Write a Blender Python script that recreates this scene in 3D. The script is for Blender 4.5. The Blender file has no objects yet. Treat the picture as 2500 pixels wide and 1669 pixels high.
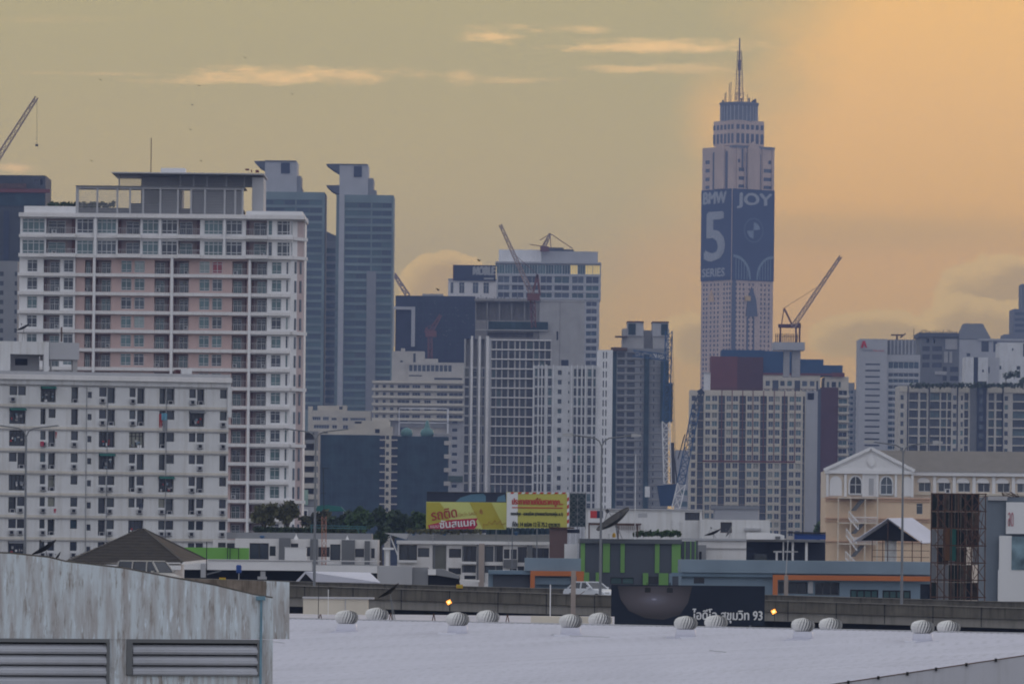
import bpy, math, random
from mathutils import Vector, Matrix
random.seed(7)
sc = bpy.context.scene
col = sc.collection
K = 7e-5            # radians per photograph pixel (2500 wide)
PX0, PY0 = 1250.0, 1340.0
TH = 0.010          # camera roll
H = 20.0            # eye height
cT, sT = math.cos(TH), math.sin(TH)

def uv(px, py):
    dx, dy = px - PX0, PY0 - py
    return (dx * cT - dy * sT) * K, (dx * sT + dy * cT) * K

def W(px, py, D):
    u, v = uv(px, py)
    return Vector((u * D, D, H + v * D))

# ------------------------------------------------------------------ materials
def nodes_of(m):
    m.use_nodes = True
    nt = m.node_tree
    return nt, nt.nodes['Principled BSDF']

def N(nt, typ, **kw):
    n = nt.nodes.new(typ)
    for k, v in kw.items():
        setattr(n, k, v)
    return n

def surf(name, rgb, rough=0.8, var=0.12, scale=0.25, streak=0.0, stain=(0.12, 0.11, 0.10), metal=0.0, bump=0.0, rnd=0.0, sx=1.0):
    """Procedural surface: base colour, soft mottling, and vertical weather streaks fixed to the object."""
    m = bpy.data.materials.new(name)
    nt, p = nodes_of(m)
    L = nt.links.new
    p.inputs['Roughness'].default_value = rough
    p.inputs['Metallic'].default_value = metal
    p.inputs['Specular IOR Level'].default_value = 0.3
    tc = N(nt, 'ShaderNodeTexCoord')
    n1 = N(nt, 'ShaderNodeTexNoise'); n1.inputs['Scale'].default_value = scale; n1.inputs['Detail'].default_value = 5
    L(tc.outputs['Object'], n1.inputs['Vector'])
    mr = N(nt, 'ShaderNodeMapRange'); mr.inputs[1].default_value = 0.3; mr.inputs[2].default_value = 0.7
    mr.inputs[3].default_value = 1 - var; mr.inputs[4].default_value = 1 + var
    L(n1.outputs['Fac'], mr.inputs[0])
    hv = N(nt, 'ShaderNodeHueSaturation'); hv.inputs['Color'].default_value = (*rgb, 1)
    out = mr.outputs[0]
    if rnd:
        oi = N(nt, 'ShaderNodeObjectInfo')
        r2 = N(nt, 'ShaderNodeMapRange'); r2.inputs[3].default_value = 1 - rnd; r2.inputs[4].default_value = 1 + rnd
        L(oi.outputs['Random'], r2.inputs[0])
        mu = N(nt, 'ShaderNodeMath', operation='MULTIPLY'); L(out, mu.inputs[0]); L(r2.outputs[0], mu.inputs[1]); out = mu.outputs[0]
    L(out, hv.inputs['Value'])
    c = hv.outputs['Color']
    if streak:
        mp = N(nt, 'ShaderNodeMapping'); mp.inputs['Scale'].default_value = (1.1 * sx, 1.1 * sx, 0.07 * sx)
        L(tc.outputs['Object'], mp.inputs['Vector'])
        n2 = N(nt, 'ShaderNodeTexNoise'); n2.inputs['Scale'].default_value = 1.3; n2.inputs['Detail'].default_value = 6
        n2.inputs['Roughness'].default_value = 0.65
        L(mp.outputs[0], n2.inputs['Vector'])
        m2 = N(nt, 'ShaderNodeMapRange'); m2.inputs[1].default_value = 0.48; m2.inputs[2].default_value = 0.72
        m2.inputs[3].default_value = 0; m2.inputs[4].default_value = streak
        L(n2.outputs['Fac'], m2.inputs[0])
        mx = N(nt, 'ShaderNodeMix', data_type='RGBA')
        L(m2.outputs[0], mx.inputs[0]); L(c, mx.inputs[6]); mx.inputs[7].default_value = (*stain, 1)
        c = mx.outputs[2]
    L(c, p.inputs['Base Color'])
    if bump:
        b = N(nt, 'ShaderNodeBump'); b.inputs['Strength'].default_value = bump; b.inputs['Distance'].default_value = 0.05
        L(n1.outputs['Fac'], b.inputs['Height']); L(b.outputs[0], p.inputs['Normal'])
    return m

def glass(name, rgb, rough=0.12, rnd=0.35, spec=0.5, scale=0.35, var=0.3):
    m = surf(name, rgb, rough=rough, var=var, scale=scale, rnd=rnd)
    m.node_tree.nodes['Principled BSDF'].inputs['Specular IOR Level'].default_value = spec
    return m

def emis(name, rgb, s):
    m = bpy.data.materials.new(name)
    nt, p = nodes_of(m)
    p.inputs['Base Color'].default_value = (*rgb, 1)
    p.inputs['Emission Color'].default_value = (*rgb, 1)
    p.inputs['Emission Strength'].default_value = s
    return m

M = {}
M['white'] = surf('white_paint', (0.72, 0.70, 0.70), streak=0.25, stain=(0.42, 0.38, 0.33), var=0.05)
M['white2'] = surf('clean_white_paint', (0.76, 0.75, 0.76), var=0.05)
M['offw'] = surf('aged_white_paint', (0.66, 0.66, 0.67), streak=0.5, stain=(0.38, 0.35, 0.31), var=0.06)
M['cream'] = surf('cream_render', (0.60, 0.545, 0.455), streak=0.2, stain=(0.35, 0.31, 0.26), var=0.07)
M['beige'] = surf('beige_render', (0.51, 0.475, 0.43), streak=0.25, stain=(0.32, 0.29, 0.26), var=0.08)
M['pink'] = surf('pink_render', (0.52, 0.38, 0.355), var=0.05, streak=0.12, stain=(0.4, 0.3, 0.27))
M['recess'] = surf('recess_shade_render', (0.30, 0.235, 0.235), var=0.12)  # render darkened to paint in the balcony shade
M['sideshade'] = surf('balcony_side_shade', (0.12, 0.06, 0.06), var=0.1)  # brown tone painting the shade of the balcony side wall
M['peach'] = surf('peach_render', (0.72, 0.545, 0.385), var=0.05, streak=0.15, stain=(0.5, 0.36, 0.28))
M['conc'] = surf('raw_concrete', (0.27, 0.255, 0.25), streak=0.5, stain=(0.10, 0.095, 0.09), var=0.15)
M['concl'] = surf('light_concrete', (0.38, 0.37, 0.37), streak=0.3, stain=(0.2, 0.19, 0.18), var=0.1)
M['road'] = surf('stained_parapet_concrete', (0.13, 0.118, 0.10), streak=0.9, stain=(0.045, 0.04, 0.032), var=0.2, scale=0.8, sx=2.0)
M['girder'] = surf('girder_concrete', (0.25, 0.235, 0.215), streak=0.5, stain=(0.09, 0.085, 0.075), var=0.15, sx=2.0)
M['asph'] = surf('asphalt', (0.05, 0.05, 0.052), var=0.2, scale=2)
M['grey'] = surf('grey_paint', (0.24, 0.245, 0.26), var=0.06, streak=0.1)
M['dgrey'] = surf('dark_grey_paint', (0.085, 0.095, 0.115), var=0.06)
M['mgrey'] = surf('mid_grey_cladding', (0.16, 0.165, 0.175), var=0.08)
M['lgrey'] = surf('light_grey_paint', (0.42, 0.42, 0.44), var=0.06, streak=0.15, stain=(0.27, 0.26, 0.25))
M['navy'] = surf('navy_cladding', (0.022, 0.03, 0.055), var=0.15, rough=0.5)
M['net'] = surf('green_safety_net', (0.024, 0.050, 0.060), var=0.45, scale=0.25, streak=0.4, stain=(0.014, 0.024, 0.036), sx=.6)
M['nets'] = surf('net_seam_green', (0.045, 0.075, 0.085), var=0.4, scale=.3)
M['netd'] = surf('dark_net', (0.012, 0.018, 0.016), var=0.4, scale=0.8)
M['blued'] = surf('blue_cladding', (0.025, 0.075, 0.16), var=0.12)
M['bluel'] = surf('pale_blue_paint', (0.20, 0.27, 0.34), var=0.05, streak=0.12, stain=(0.14, 0.18, 0.22))
M['orange'] = surf('orange_paint', (0.50, 0.16, 0.055), var=0.08)
M['green'] = surf('lime_paint', (0.17, 0.34, 0.10), var=0.06)
M['lime'] = surf('green_wall_paint', (0.17, 0.40, 0.08), var=0.04)
M['brick'] = surf('red_brown_render', (0.16, 0.045, 0.04), var=0.08)
M['brickd'] = surf('dark_brown_render', (0.085, 0.028, 0.028), var=0.08)
M['dark'] = surf('dark_interior', (0.015, 0.016, 0.02), var=0.2)  # near-black stands in for shade inside openings; also joints and grilles
M['frame'] = surf('window_frame_white', (0.55, 0.56, 0.58), var=0.02)
M['framed'] = surf('window_frame_dark', (0.06, 0.06, 0.065), var=0.02)
M['vent'] = surf('turbine_aluminium', (0.74, 0.73, 0.71), rough=0.45, metal=0.15, var=0.15, scale=2)
M['steel'] = surf('galvanised_steel', (0.55, 0.55, 0.54), rough=0.4, metal=0.35, var=0.12, scale=2)
M['steeld'] = surf('dull_steel', (0.20, 0.21, 0.23), rough=0.55, metal=0.3, var=0.08)
M['black'] = surf('black_metal', (0.02, 0.02, 0.022), rough=0.6, var=0.1)
M['rust'] = surf('rusty_steel', (0.10, 0.055, 0.04), rough=0.85, var=0.4, scale=1.5)
M['craner'] = surf('red_crane_paint', (0.15, 0.06, 0.06), rough=0.6, var=0.1)
M['cranew'] = surf('pale_crane_paint', (0.30, 0.22, 0.20), rough=0.6, var=0.1)
M['craneb'] = surf('blue_crane_paint', (0.03, 0.09, 0.20), rough=0.6, var=0.1)
M['metalroof'] = surf('painted_sheet_roof', (0.58, 0.58, 0.66), rough=0.5, var=0.05, scale=0.4)
M['tile'] = surf('brown_roof_tile', (0.062, 0.052, 0.042), var=0.2, scale=1.5, rough=0.85)
M['slate'] = surf('grey_roof_tile', (0.20, 0.18, 0.16), var=0.08, scale=0.8, rough=0.85)
M['teal'] = surf('teal_canopy', (0.03, 0.14, 0.13), var=0.1)
M['dome'] = surf('green_dome', (0.11, 0.23, 0.21), var=0.08, rough=0.5)
M['trunk'] = surf('bark', (0.06, 0.05, 0.04), var=0.2)
M['leaf1'] = surf('dark_foliage', (0.048, 0.072, 0.036), var=0.55, scale=1.2, rnd=0.2)
M['leaf2'] = surf('dry_foliage', (0.105, 0.105, 0.055), var=0.45, scale=1.2, rnd=0.2)
M['leaf3'] = surf('mid_foliage', (0.055, 0.095, 0.035), var=0.5, scale=1.0, rnd=0.2)
M['gdark'] = glass('dark_window_glass', (0.022, 0.028, 0.045), rnd=0.5)
M['gteal'] = glass('teal_window_glass', (0.075, 0.135, 0.145), rnd=0.4)
M['gmid'] = glass('grey_window_glass', (0.05, 0.065, 0.085), rnd=0.4)
M['gcurt'] = glass('curtained_window_glass', (0.24, 0.30, 0.30), rnd=0.3)
M['gbeige'] = glass('blind_window_glass', (0.25, 0.25, 0.20), rnd=0.3)
M['gred'] = glass('red_curtained_glass', (0.30, 0.035, 0.055), rnd=0.1)
M['gblue'] = glass('blue_curtain_wall_glass', (0.028, 0.060, 0.085), rnd=0.35, rough=0.1, var=0.5, scale=0.12)
M['ggreen'] = glass('green_curtain_wall_glass', (0.050, 0.105, 0.110), rnd=0.35, rough=0.1, var=0.5, scale=0.1)
M['glit'] = emis('lit_window', (0.85, 0.62, 0.22), 0.35)
M['gold'] = surf('gold_panel', (0.62, 0.40, 0.12), rough=0.45, var=0.05)
M['bmat'] = surf('banner_navy', (0.020, 0.035, 0.075), var=0.15, scale=0.06)
M['btext'] = surf('banner_lettering', (0.36, 0.37, 0.38), var=0.05)
M['yellow'] = surf('billboard_yellow', (0.50, 0.47, 0.10), var=0.03)
M['yellowd'] = surf('billboard_deep_yellow', (0.44, 0.38, 0.05), var=0.03)
M['yellowl'] = surf('billboard_pale_yellow', (0.58, 0.60, 0.20), var=0.03)
M['bred'] = surf('billboard_red', (0.50, 0.05, 0.05), var=0.02)
M['bcrim'] = surf('billboard_crimson', (0.42, 0.02, 0.06), var=0.02)
M['bwhite'] = surf('billboard_white', (0.72, 0.72, 0.74), var=0.02)
M['bblack'] = surf('billboard_black', (0.03, 0.035, 0.03), var=0.02)
M['sky1'] = surf('banner_sky_blue', (0.10, 0.20, 0.28), var=0.1)
M['carpaint'] = surf('car_white_paint', (0.62, 0.64, 0.68), rough=0.25, var=0.02)
M['vanpaint'] = surf('van_beige_paint', (0.42, 0.40, 0.37), rough=0.3, var=0.03)
M['rubber'] = surf('tyre_rubber', (0.02, 0.02, 0.02), var=0.05)
M['cglass'] = glass('vehicle_glass', (0.03, 0.035, 0.045), rough=0.06, rnd=0.05)
M['bluetank'] = surf('blue_plastic', (0.02, 0.07, 0.28), rough=0.4, var=0.05)
M['bluet2'] = surf('dark_blue_tank', (0.03, 0.06, 0.10), rough=0.6, var=0.2)
M['yellowp'] = surf('yellow_plastic', (0.60, 0.35, 0.03), rough=0.5, var=0.05)
M['lampon'] = emis('sodium_lamp_glow', (1.0, 0.36, 0.06), 1.9)
M['lampcore'] = emis('sodium_lamp_core', (1.0, 0.72, 0.34), 1.7)
M['cloth_r'] = surf('red_cloth', (0.35, 0.04, 0.04), var=0.1)
M['cloth_b'] = surf('blue_cloth', (0.12, 0.30, 0.42), var=0.1)
M['cloth_g'] = surf('green_awning', (0.03, 0.14, 0.12), var=0.1)
M['ground'] = surf('dry_ground', (0.12, 0.11, 0.09), var=0.3, scale=0.05)

# ------------------------------------------------------------------ mesh builder
class MB:
    def __init__(s):
        s.v, s.f, s.mi, s.xf = [], [], [], None
    def _a(s, pts):
        b = len(s.v)
        if s.xf is not None:
            pts = [s.xf @ Vector(p) for p in pts]
        s.v.extend(tuple(p) for p in pts)
        return b
    def quad(s, pts, mi=0):
        b = s._a(pts); s.f.append(tuple(range(b, b + len(pts)))); s.mi.append(mi)
    def box(s, x0, x1, y0, y1, z0, z1, mi=0):
        b = s._a([(x0, y0, z0), (x1, y0, z0), (x1, y1, z0), (x0, y1, z0), (x0, y0, z1), (x1, y0, z1), (x1, y1, z1), (x0, y1, z1)])
        for q in ((3, 2, 1, 0), (4, 5, 6, 7), (0, 1, 5, 4), (1, 2, 6, 5), (2, 3, 7, 6), (3, 0, 4, 7)):
            s.f.append(tuple(b + i for i in q)); s.mi.append(mi)
        return s
    def bar(s, p, q, r, mi=0, n=4, r2=None):
        p, q = Vector(p), Vector(q)
        d = (q - p)
        if d.length < 1e-6: return s
        d.normalize()
        up = Vector((0, 0, 1)) if abs(d.z) < 0.9 else Vector((1, 0, 0))
        a = d.cross(up).normalized(); c = d.cross(a)
        r2 = r if r2 is None else r2
        ph = math.pi / 4 if n == 4 else 0
        pts = [p + (a * math.cos(ph + 2 * math.pi * i / n) + c * math.sin(ph + 2 * math.pi * i / n)) * r for i in range(n)]
        pts += [q + (a * math.cos(ph + 2 * math.pi * i / n) + c * math.sin(ph + 2 * math.pi * i / n)) * r2 for i in range(n)]
        b = s._a(pts)
        for i in range(n):
            j = (i + 1) % n
            s.f.append((b + i, b + j, b + n + j, b + n + i)); s.mi.append(mi)
        s.f.append(tuple(b + i for i in range(n))[::-1]); s.f.append(tuple(b + n + i for i in range(n))); s.mi += [mi, mi]
        return s
    def prism(s, poly, y0, y1, mi=0):
        """poly: list of (x,z) in the facade plane, extruded from y0 to y1"""
        n = len(poly)
        b = s._a([(x, y0, z) for x, z in poly] + [(x, y1, z) for x, z in poly])
        s.f.append(tuple(b + i for i in range(n))); s.f.append(tuple(b + n + i for i in range(n))[::-1]); s.mi += [mi, mi]
        for i in range(n):
            j = (i + 1) % n
            s.f.append((b + i, b + n + i, b + n + j, b + j)); s.mi.append(mi)
        return s
    def lathe(s, prof, c=(0, 0, 0), n=16, mi=0):
        """prof: list of (r,z)"""
        b = s._a([(c[0] + r * math.cos(2 * math.pi * i / n), c[1] + r * math.sin(2 * math.pi * i / n), c[2] + z) for r, z in prof for i in range(n)])
        for k in range(len(prof) - 1):
            for i in range(n):
                j = (i + 1) % n
                s.f.append((b + k * n + i, b + k * n + j, b + (k + 1) * n + j, b + (k + 1) * n + i)); s.mi.append(mi)
        s.f.append(tuple(b + i for i in range(n))[::-1]); s.f.append(tuple(b + (len(prof) - 1) * n + i for i in range(n))); s.mi += [mi, mi]
        return s
    def mesh(s, name, mats):
        me = bpy.data.meshes.new(name)
        me.from_pydata(s.v, [], s.f)
        for m in mats: me.materials.append(m)
        if len(mats) > 1: me.polygons.foreach_set('material_index', s.mi)
        me.update()
        return me
    def build(s, name, mats, parent=None, loc=(0, 0, 0), rz=0.0, smooth=False, label=None, kind=None):
        if not isinstance(mats, (list, tuple)): mats = [mats]
        me = s.mesh(name, mats)
        if smooth:
            me.polygons.foreach_set('use_smooth', [True] * len(me.polygons))
        o = bpy.data.objects.new(name, me)
        col.objects.link(o)
        o.parent = parent; o.location = loc; o.rotation_euler = (0, 0, rz)
        if label: o['label'] = label
        if kind: o['kind'] = kind
        return o

def tag(o, label, cat=None, group=None, kind=None):
    if label: o['label'] = label
    if cat: o['category'] = cat
    if group: o['group'] = group
    if kind: o['kind'] = kind
    return o

def empty(name, label, cat, loc, rz=0.0, group=None):
    o = bpy.data.objects.new(name, None); col.objects.link(o)
    o.location = loc; o.rotation_euler = (0, 0, rz)
    o.empty_display_size = 0.5
    return tag(o, label, cat, group, 'thing')

def copy_tree(o, parent=None):
    c = o.copy(); col.objects.link(c); c.parent = parent
    for ch in [x for x in CH.get(o.name, [])]:
        copy_tree(ch, c)
    return c
CH = {}

def text_obj(body, size_w, size_h, mat, parent, loc, rz=0.0, rx=math.pi / 2, thick=0.05, name='lettering', bold=0.0, tilt=0.0):
    """Raised lettering (mesh) fitted to a width x height, lower-left corner at loc, in the parent's x-z plane."""
    cu = bpy.data.curves.new('tmp', 'FONT'); cu.body = body; cu.size = 1; cu.resolution_u = 3
    to = bpy.data.objects.new('tmp', cu); col.objects.link(to)
    dg = bpy.context.evaluated_depsgraph_get(); dg.update()
    me = bpy.data.meshes.new_from_object(to.evaluated_get(dg))
    bpy.data.objects.remove(to)
    vs = [v.co.copy() for v in me.vertices]; fs = [tuple(p.vertices) for p in me.polygons]
    x0 = min(v.x for v in vs); x1 = max(v.x for v in vs); y0 = min(v.y for v in vs); y1 = max(v.y for v in vs)
    sx, sy = size_w / (x1 - x0), size_h / (y1 - y0)
    mb = MB()
    offs = [(0, 0)] if not bold else [(0, 0), (bold, 0), (bold / 2, bold / 2), (-bold / 2, -bold / 3)]
    for k, (ox, oz) in enumerate(offs):
        b = len(mb.v)
        yy = -thick - 0.004 * k * max(1, size_h)
        for v in vs:
            x, z = (v.x - x0) * sx + ox, (v.y - y0) * sy + oz
            mb.v.append((x * math.cos(tilt) - z * math.sin(tilt), yy, x * math.sin(tilt) + z * math.cos(tilt)))
        for f in fs:
            mb.f.append(tuple(b + i for i in f)); mb.mi.append(0)
    bpy.data.meshes.remove(me)
    return mb.build(name, mat, parent, loc, rz)

# ------------------------------------------------------------------ windows
VAR = {'dark': 'gdark', 'teal': 'gteal', 'mid': 'gmid', 'curt': 'gcurt', 'beige': 'gbeige', 'red': 'gred', 'blue': 'gblue', 'green': 'ggreen', 'lit': 'glit'}
MESHES = {}

def win_geom(m, w, h, style):
    """lower-left at the origin, x along the wall, y into the wall (0 = back of the reveal). slots: glass, frame"""
    if style == 'plain':
        m.box(0, w, -0.03, 0, 0, h, 0); return
    if style[0] == 'balc':
        # recessed balcony: back wall darkened for shade, sliding door, brown slab as side-wall shade, railing, sometimes an air conditioner
        _, flip, rd, ac = style
        X = (lambda x: x) if flip else (lambda x: w - x)
        def q(x0, x1, y0, y1, z0, z1, mi):
            a, b = sorted((X(x0), X(x1))); m.box(a, b, y0, y1, z0, z1, mi)
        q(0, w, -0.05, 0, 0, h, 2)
        d0, d1, hh = w * .36, w * .95, h * .86
        q(d0, d1, -.10, -.052, 0, hh, 0)
        for x in (d0, (d0 + d1) / 2 - .04, d1 - .08): q(x, x + .08, -.17, -.102, 0, hh, 1)
        q(d0 + .08, d1 - .08, -.16, -.102, hh - .09, hh, 1); q(d0 + .08, d1 - .08, -.16, -.102, hh * .76, hh * .76 + .07, 1)
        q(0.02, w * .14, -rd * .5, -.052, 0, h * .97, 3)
        q(0, w, -rd + .02, -rd + .07, .98, 1.04, 1)
        for k in range(int(w / .3) + 1): q(k * .3, k * .3 + .035, -rd + .03, -rd + .06, .06, .98, 1)
        if ac:
            q(w * .66, w * .66 + .75, -rd + .5, -rd + .85, .1, .7, 1); q(w * .66 + .15, w * .66 + .55, -rd + .485, -rd + .498, .2, .6, 4)
        return
    fr = min(0.12, w * 0.05)
    m.box(0, w, -0.06, 0, 0, h, 0)
    def fb(x0, x1, z0, z1, d=-0.14):
        m.box(x0, x1, d, -0.062, z0, z1, 1)
    fb(0, fr, 0, h); fb(w - fr, w, 0, h); fb(fr, w - fr, 0, fr); fb(fr, w - fr, h - fr, h)
    if style == 'far': return
    c, r = style[:2]
    for i in range(1, c):
        x = w * i / c; fb(x - fr / 2, x + fr / 2, fr, h - fr)
    hs = {1: [], 2: [0.74], 3: [0.22, 0.78]}[r]
    edges = [fr] + [w * i / c for i in range(1, c)] + [w - fr]
    for q in hs:
        for i in range(len(edges) - 1):
            fb(edges[i] + fr / 2 * (i > 0), edges[i + 1] - fr / 2 * (i < len(edges) - 2), h * q - fr / 2, h * q + fr / 2, -0.13)

class Bld:
    def __init__(s, name, label, cat, x0, D, xr, yr, rot=0.0, group=None, zb=0.0):
        s.r, s.D, s.xr, s.yr, s.zb = rot, D, xr, yr, zb
        s.X0 = uv(x0, yr)[0] * D
        s.e = empty(name, label, cat, (s.X0, D, zb), rot, group)
        s.wins = []
        s.nwin = 'window'
    def f(s, px, py, d=0.0):
        u, v = uv(px, py)
        c, n = math.cos(s.r), math.sin(s.r)
        X0, D = s.X0 - d * n, s.D + d * c
        t = (u * D - X0) / (c - u * n)
        return t, H + v * (D + t * n) - s.zb
    def T(s, x, d=0.0): return s.f(x, s.yr, d)[0]
    def Z(s, y, d=0.0): return s.f(s.xr, y, d)[1]
    def side(s, t, px):
        """depth behind the front at which pixel column px meets the side face standing at t"""
        u, _ = uv(px, s.yr)
        c, n = math.cos(s.r), math.sin(s.r)
        Px, Py = s.X0 + t * c, s.D + t * n
        return (u * Py - Px) / (-n - u * c)
    def bx(s, m, x0, x1, y0, y1, d0, d1, mi=0):
        m.box(s.T(x0, d0), s.T(x1, d0), d0, d1, 0 - s.zb if y1 is None else s.Z(y1, d0), s.Z(y0, d0), mi)
    def part(s, name, mat, boxes, label=None, parent=None, split=True):
        if split and len(boxes) > 1:
            return [s.part(name, mat, [q], label, parent) for q in boxes][0]
        m = MB()
        for b in boxes: s.bx(m, *b)
        return m.build(name, mat, parent or s.e, label=label)
    def poly(s, name, mat, pts, d0, d1, label=None, parent=None):
        m = MB(); m.prism([(s.f(x, y, d0)) for x, y in pts], d0, d1)
        return m.build(name, mat, parent or s.e, label=label)
    def wall(s, x0, x1, y0, y1, d0, d1, mat, ops=(), name='wall', label=None, side=None, extra=None):
        """front slab with real openings + solid body behind. ops: (x0,x1,y0,y1,dep,style,variant) in photograph pixels"""
        T, Z = s.T, s.Z
        a0, a1, z0, z1 = T(x0, d0), T(x1, d0), (-s.zb if y1 is None else Z(y1, d0)), Z(y0, d0)
        L = [(T(o[0], d0), T(o[1], d0), Z(o[3], d0), Z(o[2], d0), o[4], o[5], o[6]) for o in ops]
        m = MB()
        s.slab(m, a0, a1, z0, z1, L, lambda a, d, z: (a, d0 + d, z))
        md = max([o[4] for o in L], default=0)
        if md: m.box(a0, a1, d0 + md, d1, z0, z1)
        else: m.box(a0, a1, d0, d1, z0, z1)
        o = m.build(name, mat, s.e, label=label)
        for w in L:
            if w[5]: s.wins.append((w[0], w[2], w[1] - w[0], w[3] - w[2], 'F', d0 + w[4], w[5], w[6]))
        return o
    def slab(s, m, a0, a1, z0, z1, L, mp):
        if not L: return
        xs = sorted(set([a0, a1] + [round(q, 4) for o in L for q in o[:2] if a0 < q < a1]))
        zs = sorted(set([z0, z1] + [round(q, 4) for o in L for q in o[2:4] if z0 < q < z1]))
        for j in range(len(zs) - 1):
            zc = (zs[j] + zs[j + 1]) / 2
            row = [o for o in L if o[2] < zc < o[3]]
            run = None
            for i in range(len(xs) - 1):
                xc = (xs[i] + xs[i + 1]) / 2
                hole = any(o[0] < xc < o[1] for o in row)
                if hole:
                    if run is not None:
                        m.quad([mp(run, 0, zs[j]), mp(xs[i], 0, zs[j]), mp(xs[i], 0, zs[j + 1]), mp(run, 0, zs[j + 1])]); run = None
                elif run is None: run = xs[i]
            if run is not None:
                m.quad([mp(run, 0, zs[j]), mp(a1, 0, zs[j]), mp(a1, 0, zs[j + 1]), mp(run, 0, zs[j + 1])])
        for o in L:
            p, q, b, t, d = o[:5]
            m.quad([mp(p, 0, b), mp(q, 0, b), mp(q, d, b), mp(p, d, b)])
            m.quad([mp(p, 0, t), mp(p, d, t), mp(q, d, t), mp(q, 0, t)])
            m.quad([mp(p, 0, b), mp(p, d, b), mp(p, d, t), mp(p, 0, t)])
            m.quad([mp(q, 0, b), mp(q, 0, t), mp(q, d, t), mp(q, d, b)])
        md = max(o[4] for o in L)
        m.quad([mp(a0, 0, z0), mp(a0, md, z0), mp(a0, md, z1), mp(a0, 0, z1)])
        m.quad([mp(a1, 0, z0), mp(a1, md, z0), mp(a1, md, z1), mp(a1, 0, z1)])
        m.quad([mp(a0, 0, z1), mp(a1, 0, z1), mp(a1, md, z1), mp(a0, md, z1)])
        m.quad([mp(a0, 0, z0), mp(a1, 0, z0), mp(a1, md, z0), mp(a0, md, z0)])
    def sidewall(s, which, t, d0, L, z0, z1, ops, mat, name='side_wall', thick=0.3, label=None):
        """slab with openings standing on a side face; ops (a0,a1,z0,z1,dep,style,var) in metres (a from front for R, from back for L)"""
        mp = (lambda a, d, z: (t + thick - d, d0 + a, z)) if which == 'R' else (lambda a, d, z: (t - thick + d, d0 + L - a, z))
        m = MB(); s.slab(m, 0, L, z0, z1, ops, mp)
        o = m.build(name, mat, s.e, label=label)
        for w in ops:
            if w[5]:
                s.wins.append((w[0], w[2], w[1] - w[0], w[3] - w[2], which, (t + thick - w[4], d0) if which == 'R' else (t - thick + w[4], d0 + L), w[5], w[6]))
        return o
    def finish(s, cap=100):
        for nm in ('window', 'balcony'):
            s.fin1(nm, [w for w in s.wins if (w[6][0] == 'balc') == (nm == 'balcony')], cap)
        return s
    def fin1(s, nm, wl, cap):
        ws = sorted(wl, key=lambda w: -w[2] * w[3])
        rest = MB(); rm = []
        for i, (a, z, w, h, F, dd, st, var) in enumerate(ws):
            w, h = w - 0.004, h - 0.004
            if F == 'F': loc, rz = (a + 0.002, dd - 0.004, z + 0.002), 0.0
            elif F == 'R': loc, rz = (dd[0], dd[1] + a, z), math.pi / 2
            else: loc, rz = (dd[0], dd[1] - a, z), -math.pi / 2
            ms = None
            if st[0] == 'balc': ms = [M[VAR[var]], M['frame'], M['recess'], M['sideshade'], M['dark']]
            gm, fm = M[VAR[var]], (st[2] if isinstance(st, tuple) and len(st) == 3 else M['framed' if st == 'plain' else 'frame'])
            if i < cap:
                key = (round(w, 1), round(h, 1), str(st), var)
                if key not in MESHES:
                    q = MB(); win_geom(q, w, h, st); MESHES[key] = (q.mesh(nm, ms or [gm, fm]), w, h)
                me, w0, h0 = MESHES[key]
                o = bpy.data.objects.new(nm, me); col.objects.link(o)
                o.parent = s.e; o.location = loc; o.rotation_euler = (0, 0, rz); o.scale = (w / w0, 1, h / h0)
                if var == 'red': o['label'] = 'window with a bright red curtain'
                elif var == 'lit': o['label'] = 'window with warm light behind it'
            else:
                mm = ms or [gm, fm]
                for z_ in mm:
                    if z_ not in rm: rm.append(z_)
                q = MB(); q.xf = Matrix.Translation(loc) @ Matrix.Rotation(rz, 4, 'Z'); win_geom(q, w, h, st)
                b = len(rest.v); rest.v += q.v
                for fc, mi in zip(q.f, q.mi):
                    rest.f.append(tuple(b + k for k in fc)); rest.mi.append(rm.index(mm[mi]))
        if rest.f:
            rest.build(nm + '_field', rm, s.e, kind='stuff')
        return s

def pick(*a):
    r = random.random(); t = 0
    for k, p in a:
        t += p
        if r < t: return k
    return a[-1][0]

def lattice(m, p, q, w, seg, r, up=None, w2=None, mi=0):
    """four-chord lattice boom from p to q with braces"""
    p, q = Vector(p), Vector(q)
    d = (q - p).normalized()
    a = Vector((0, 1, 0)) if abs(d.y) < 0.9 else Vector((1, 0, 0))
    c = d.cross(a).normalized()
    w2 = w if w2 is None else w2
    n = max(2, int((q - p).length / seg))
    def cor(k, i):
        t = k / n; ww = (w * (1 - t) + w2 * t) / 2
        sa, sc_ = ((-1, -1), (1, -1), (1, 1), (-1, 1))[i % 4]
        return p + (q - p) * t + a * sa * ww + c * sc_ * ww
    for i in range(4): m.bar(cor(0, i), cor(n, i), r, mi, 4)
    for k in range(n):
        for i in range(4):
            m.bar(cor(k, i), cor(k + 1, i + 1) if k % 2 else cor(k + 1, i - 1 + 4), r * 0.6, mi, 3)
        for i in range(4): m.bar(cor(k, i), cor(k, i + 1), r * 0.6, mi, 3)
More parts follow.
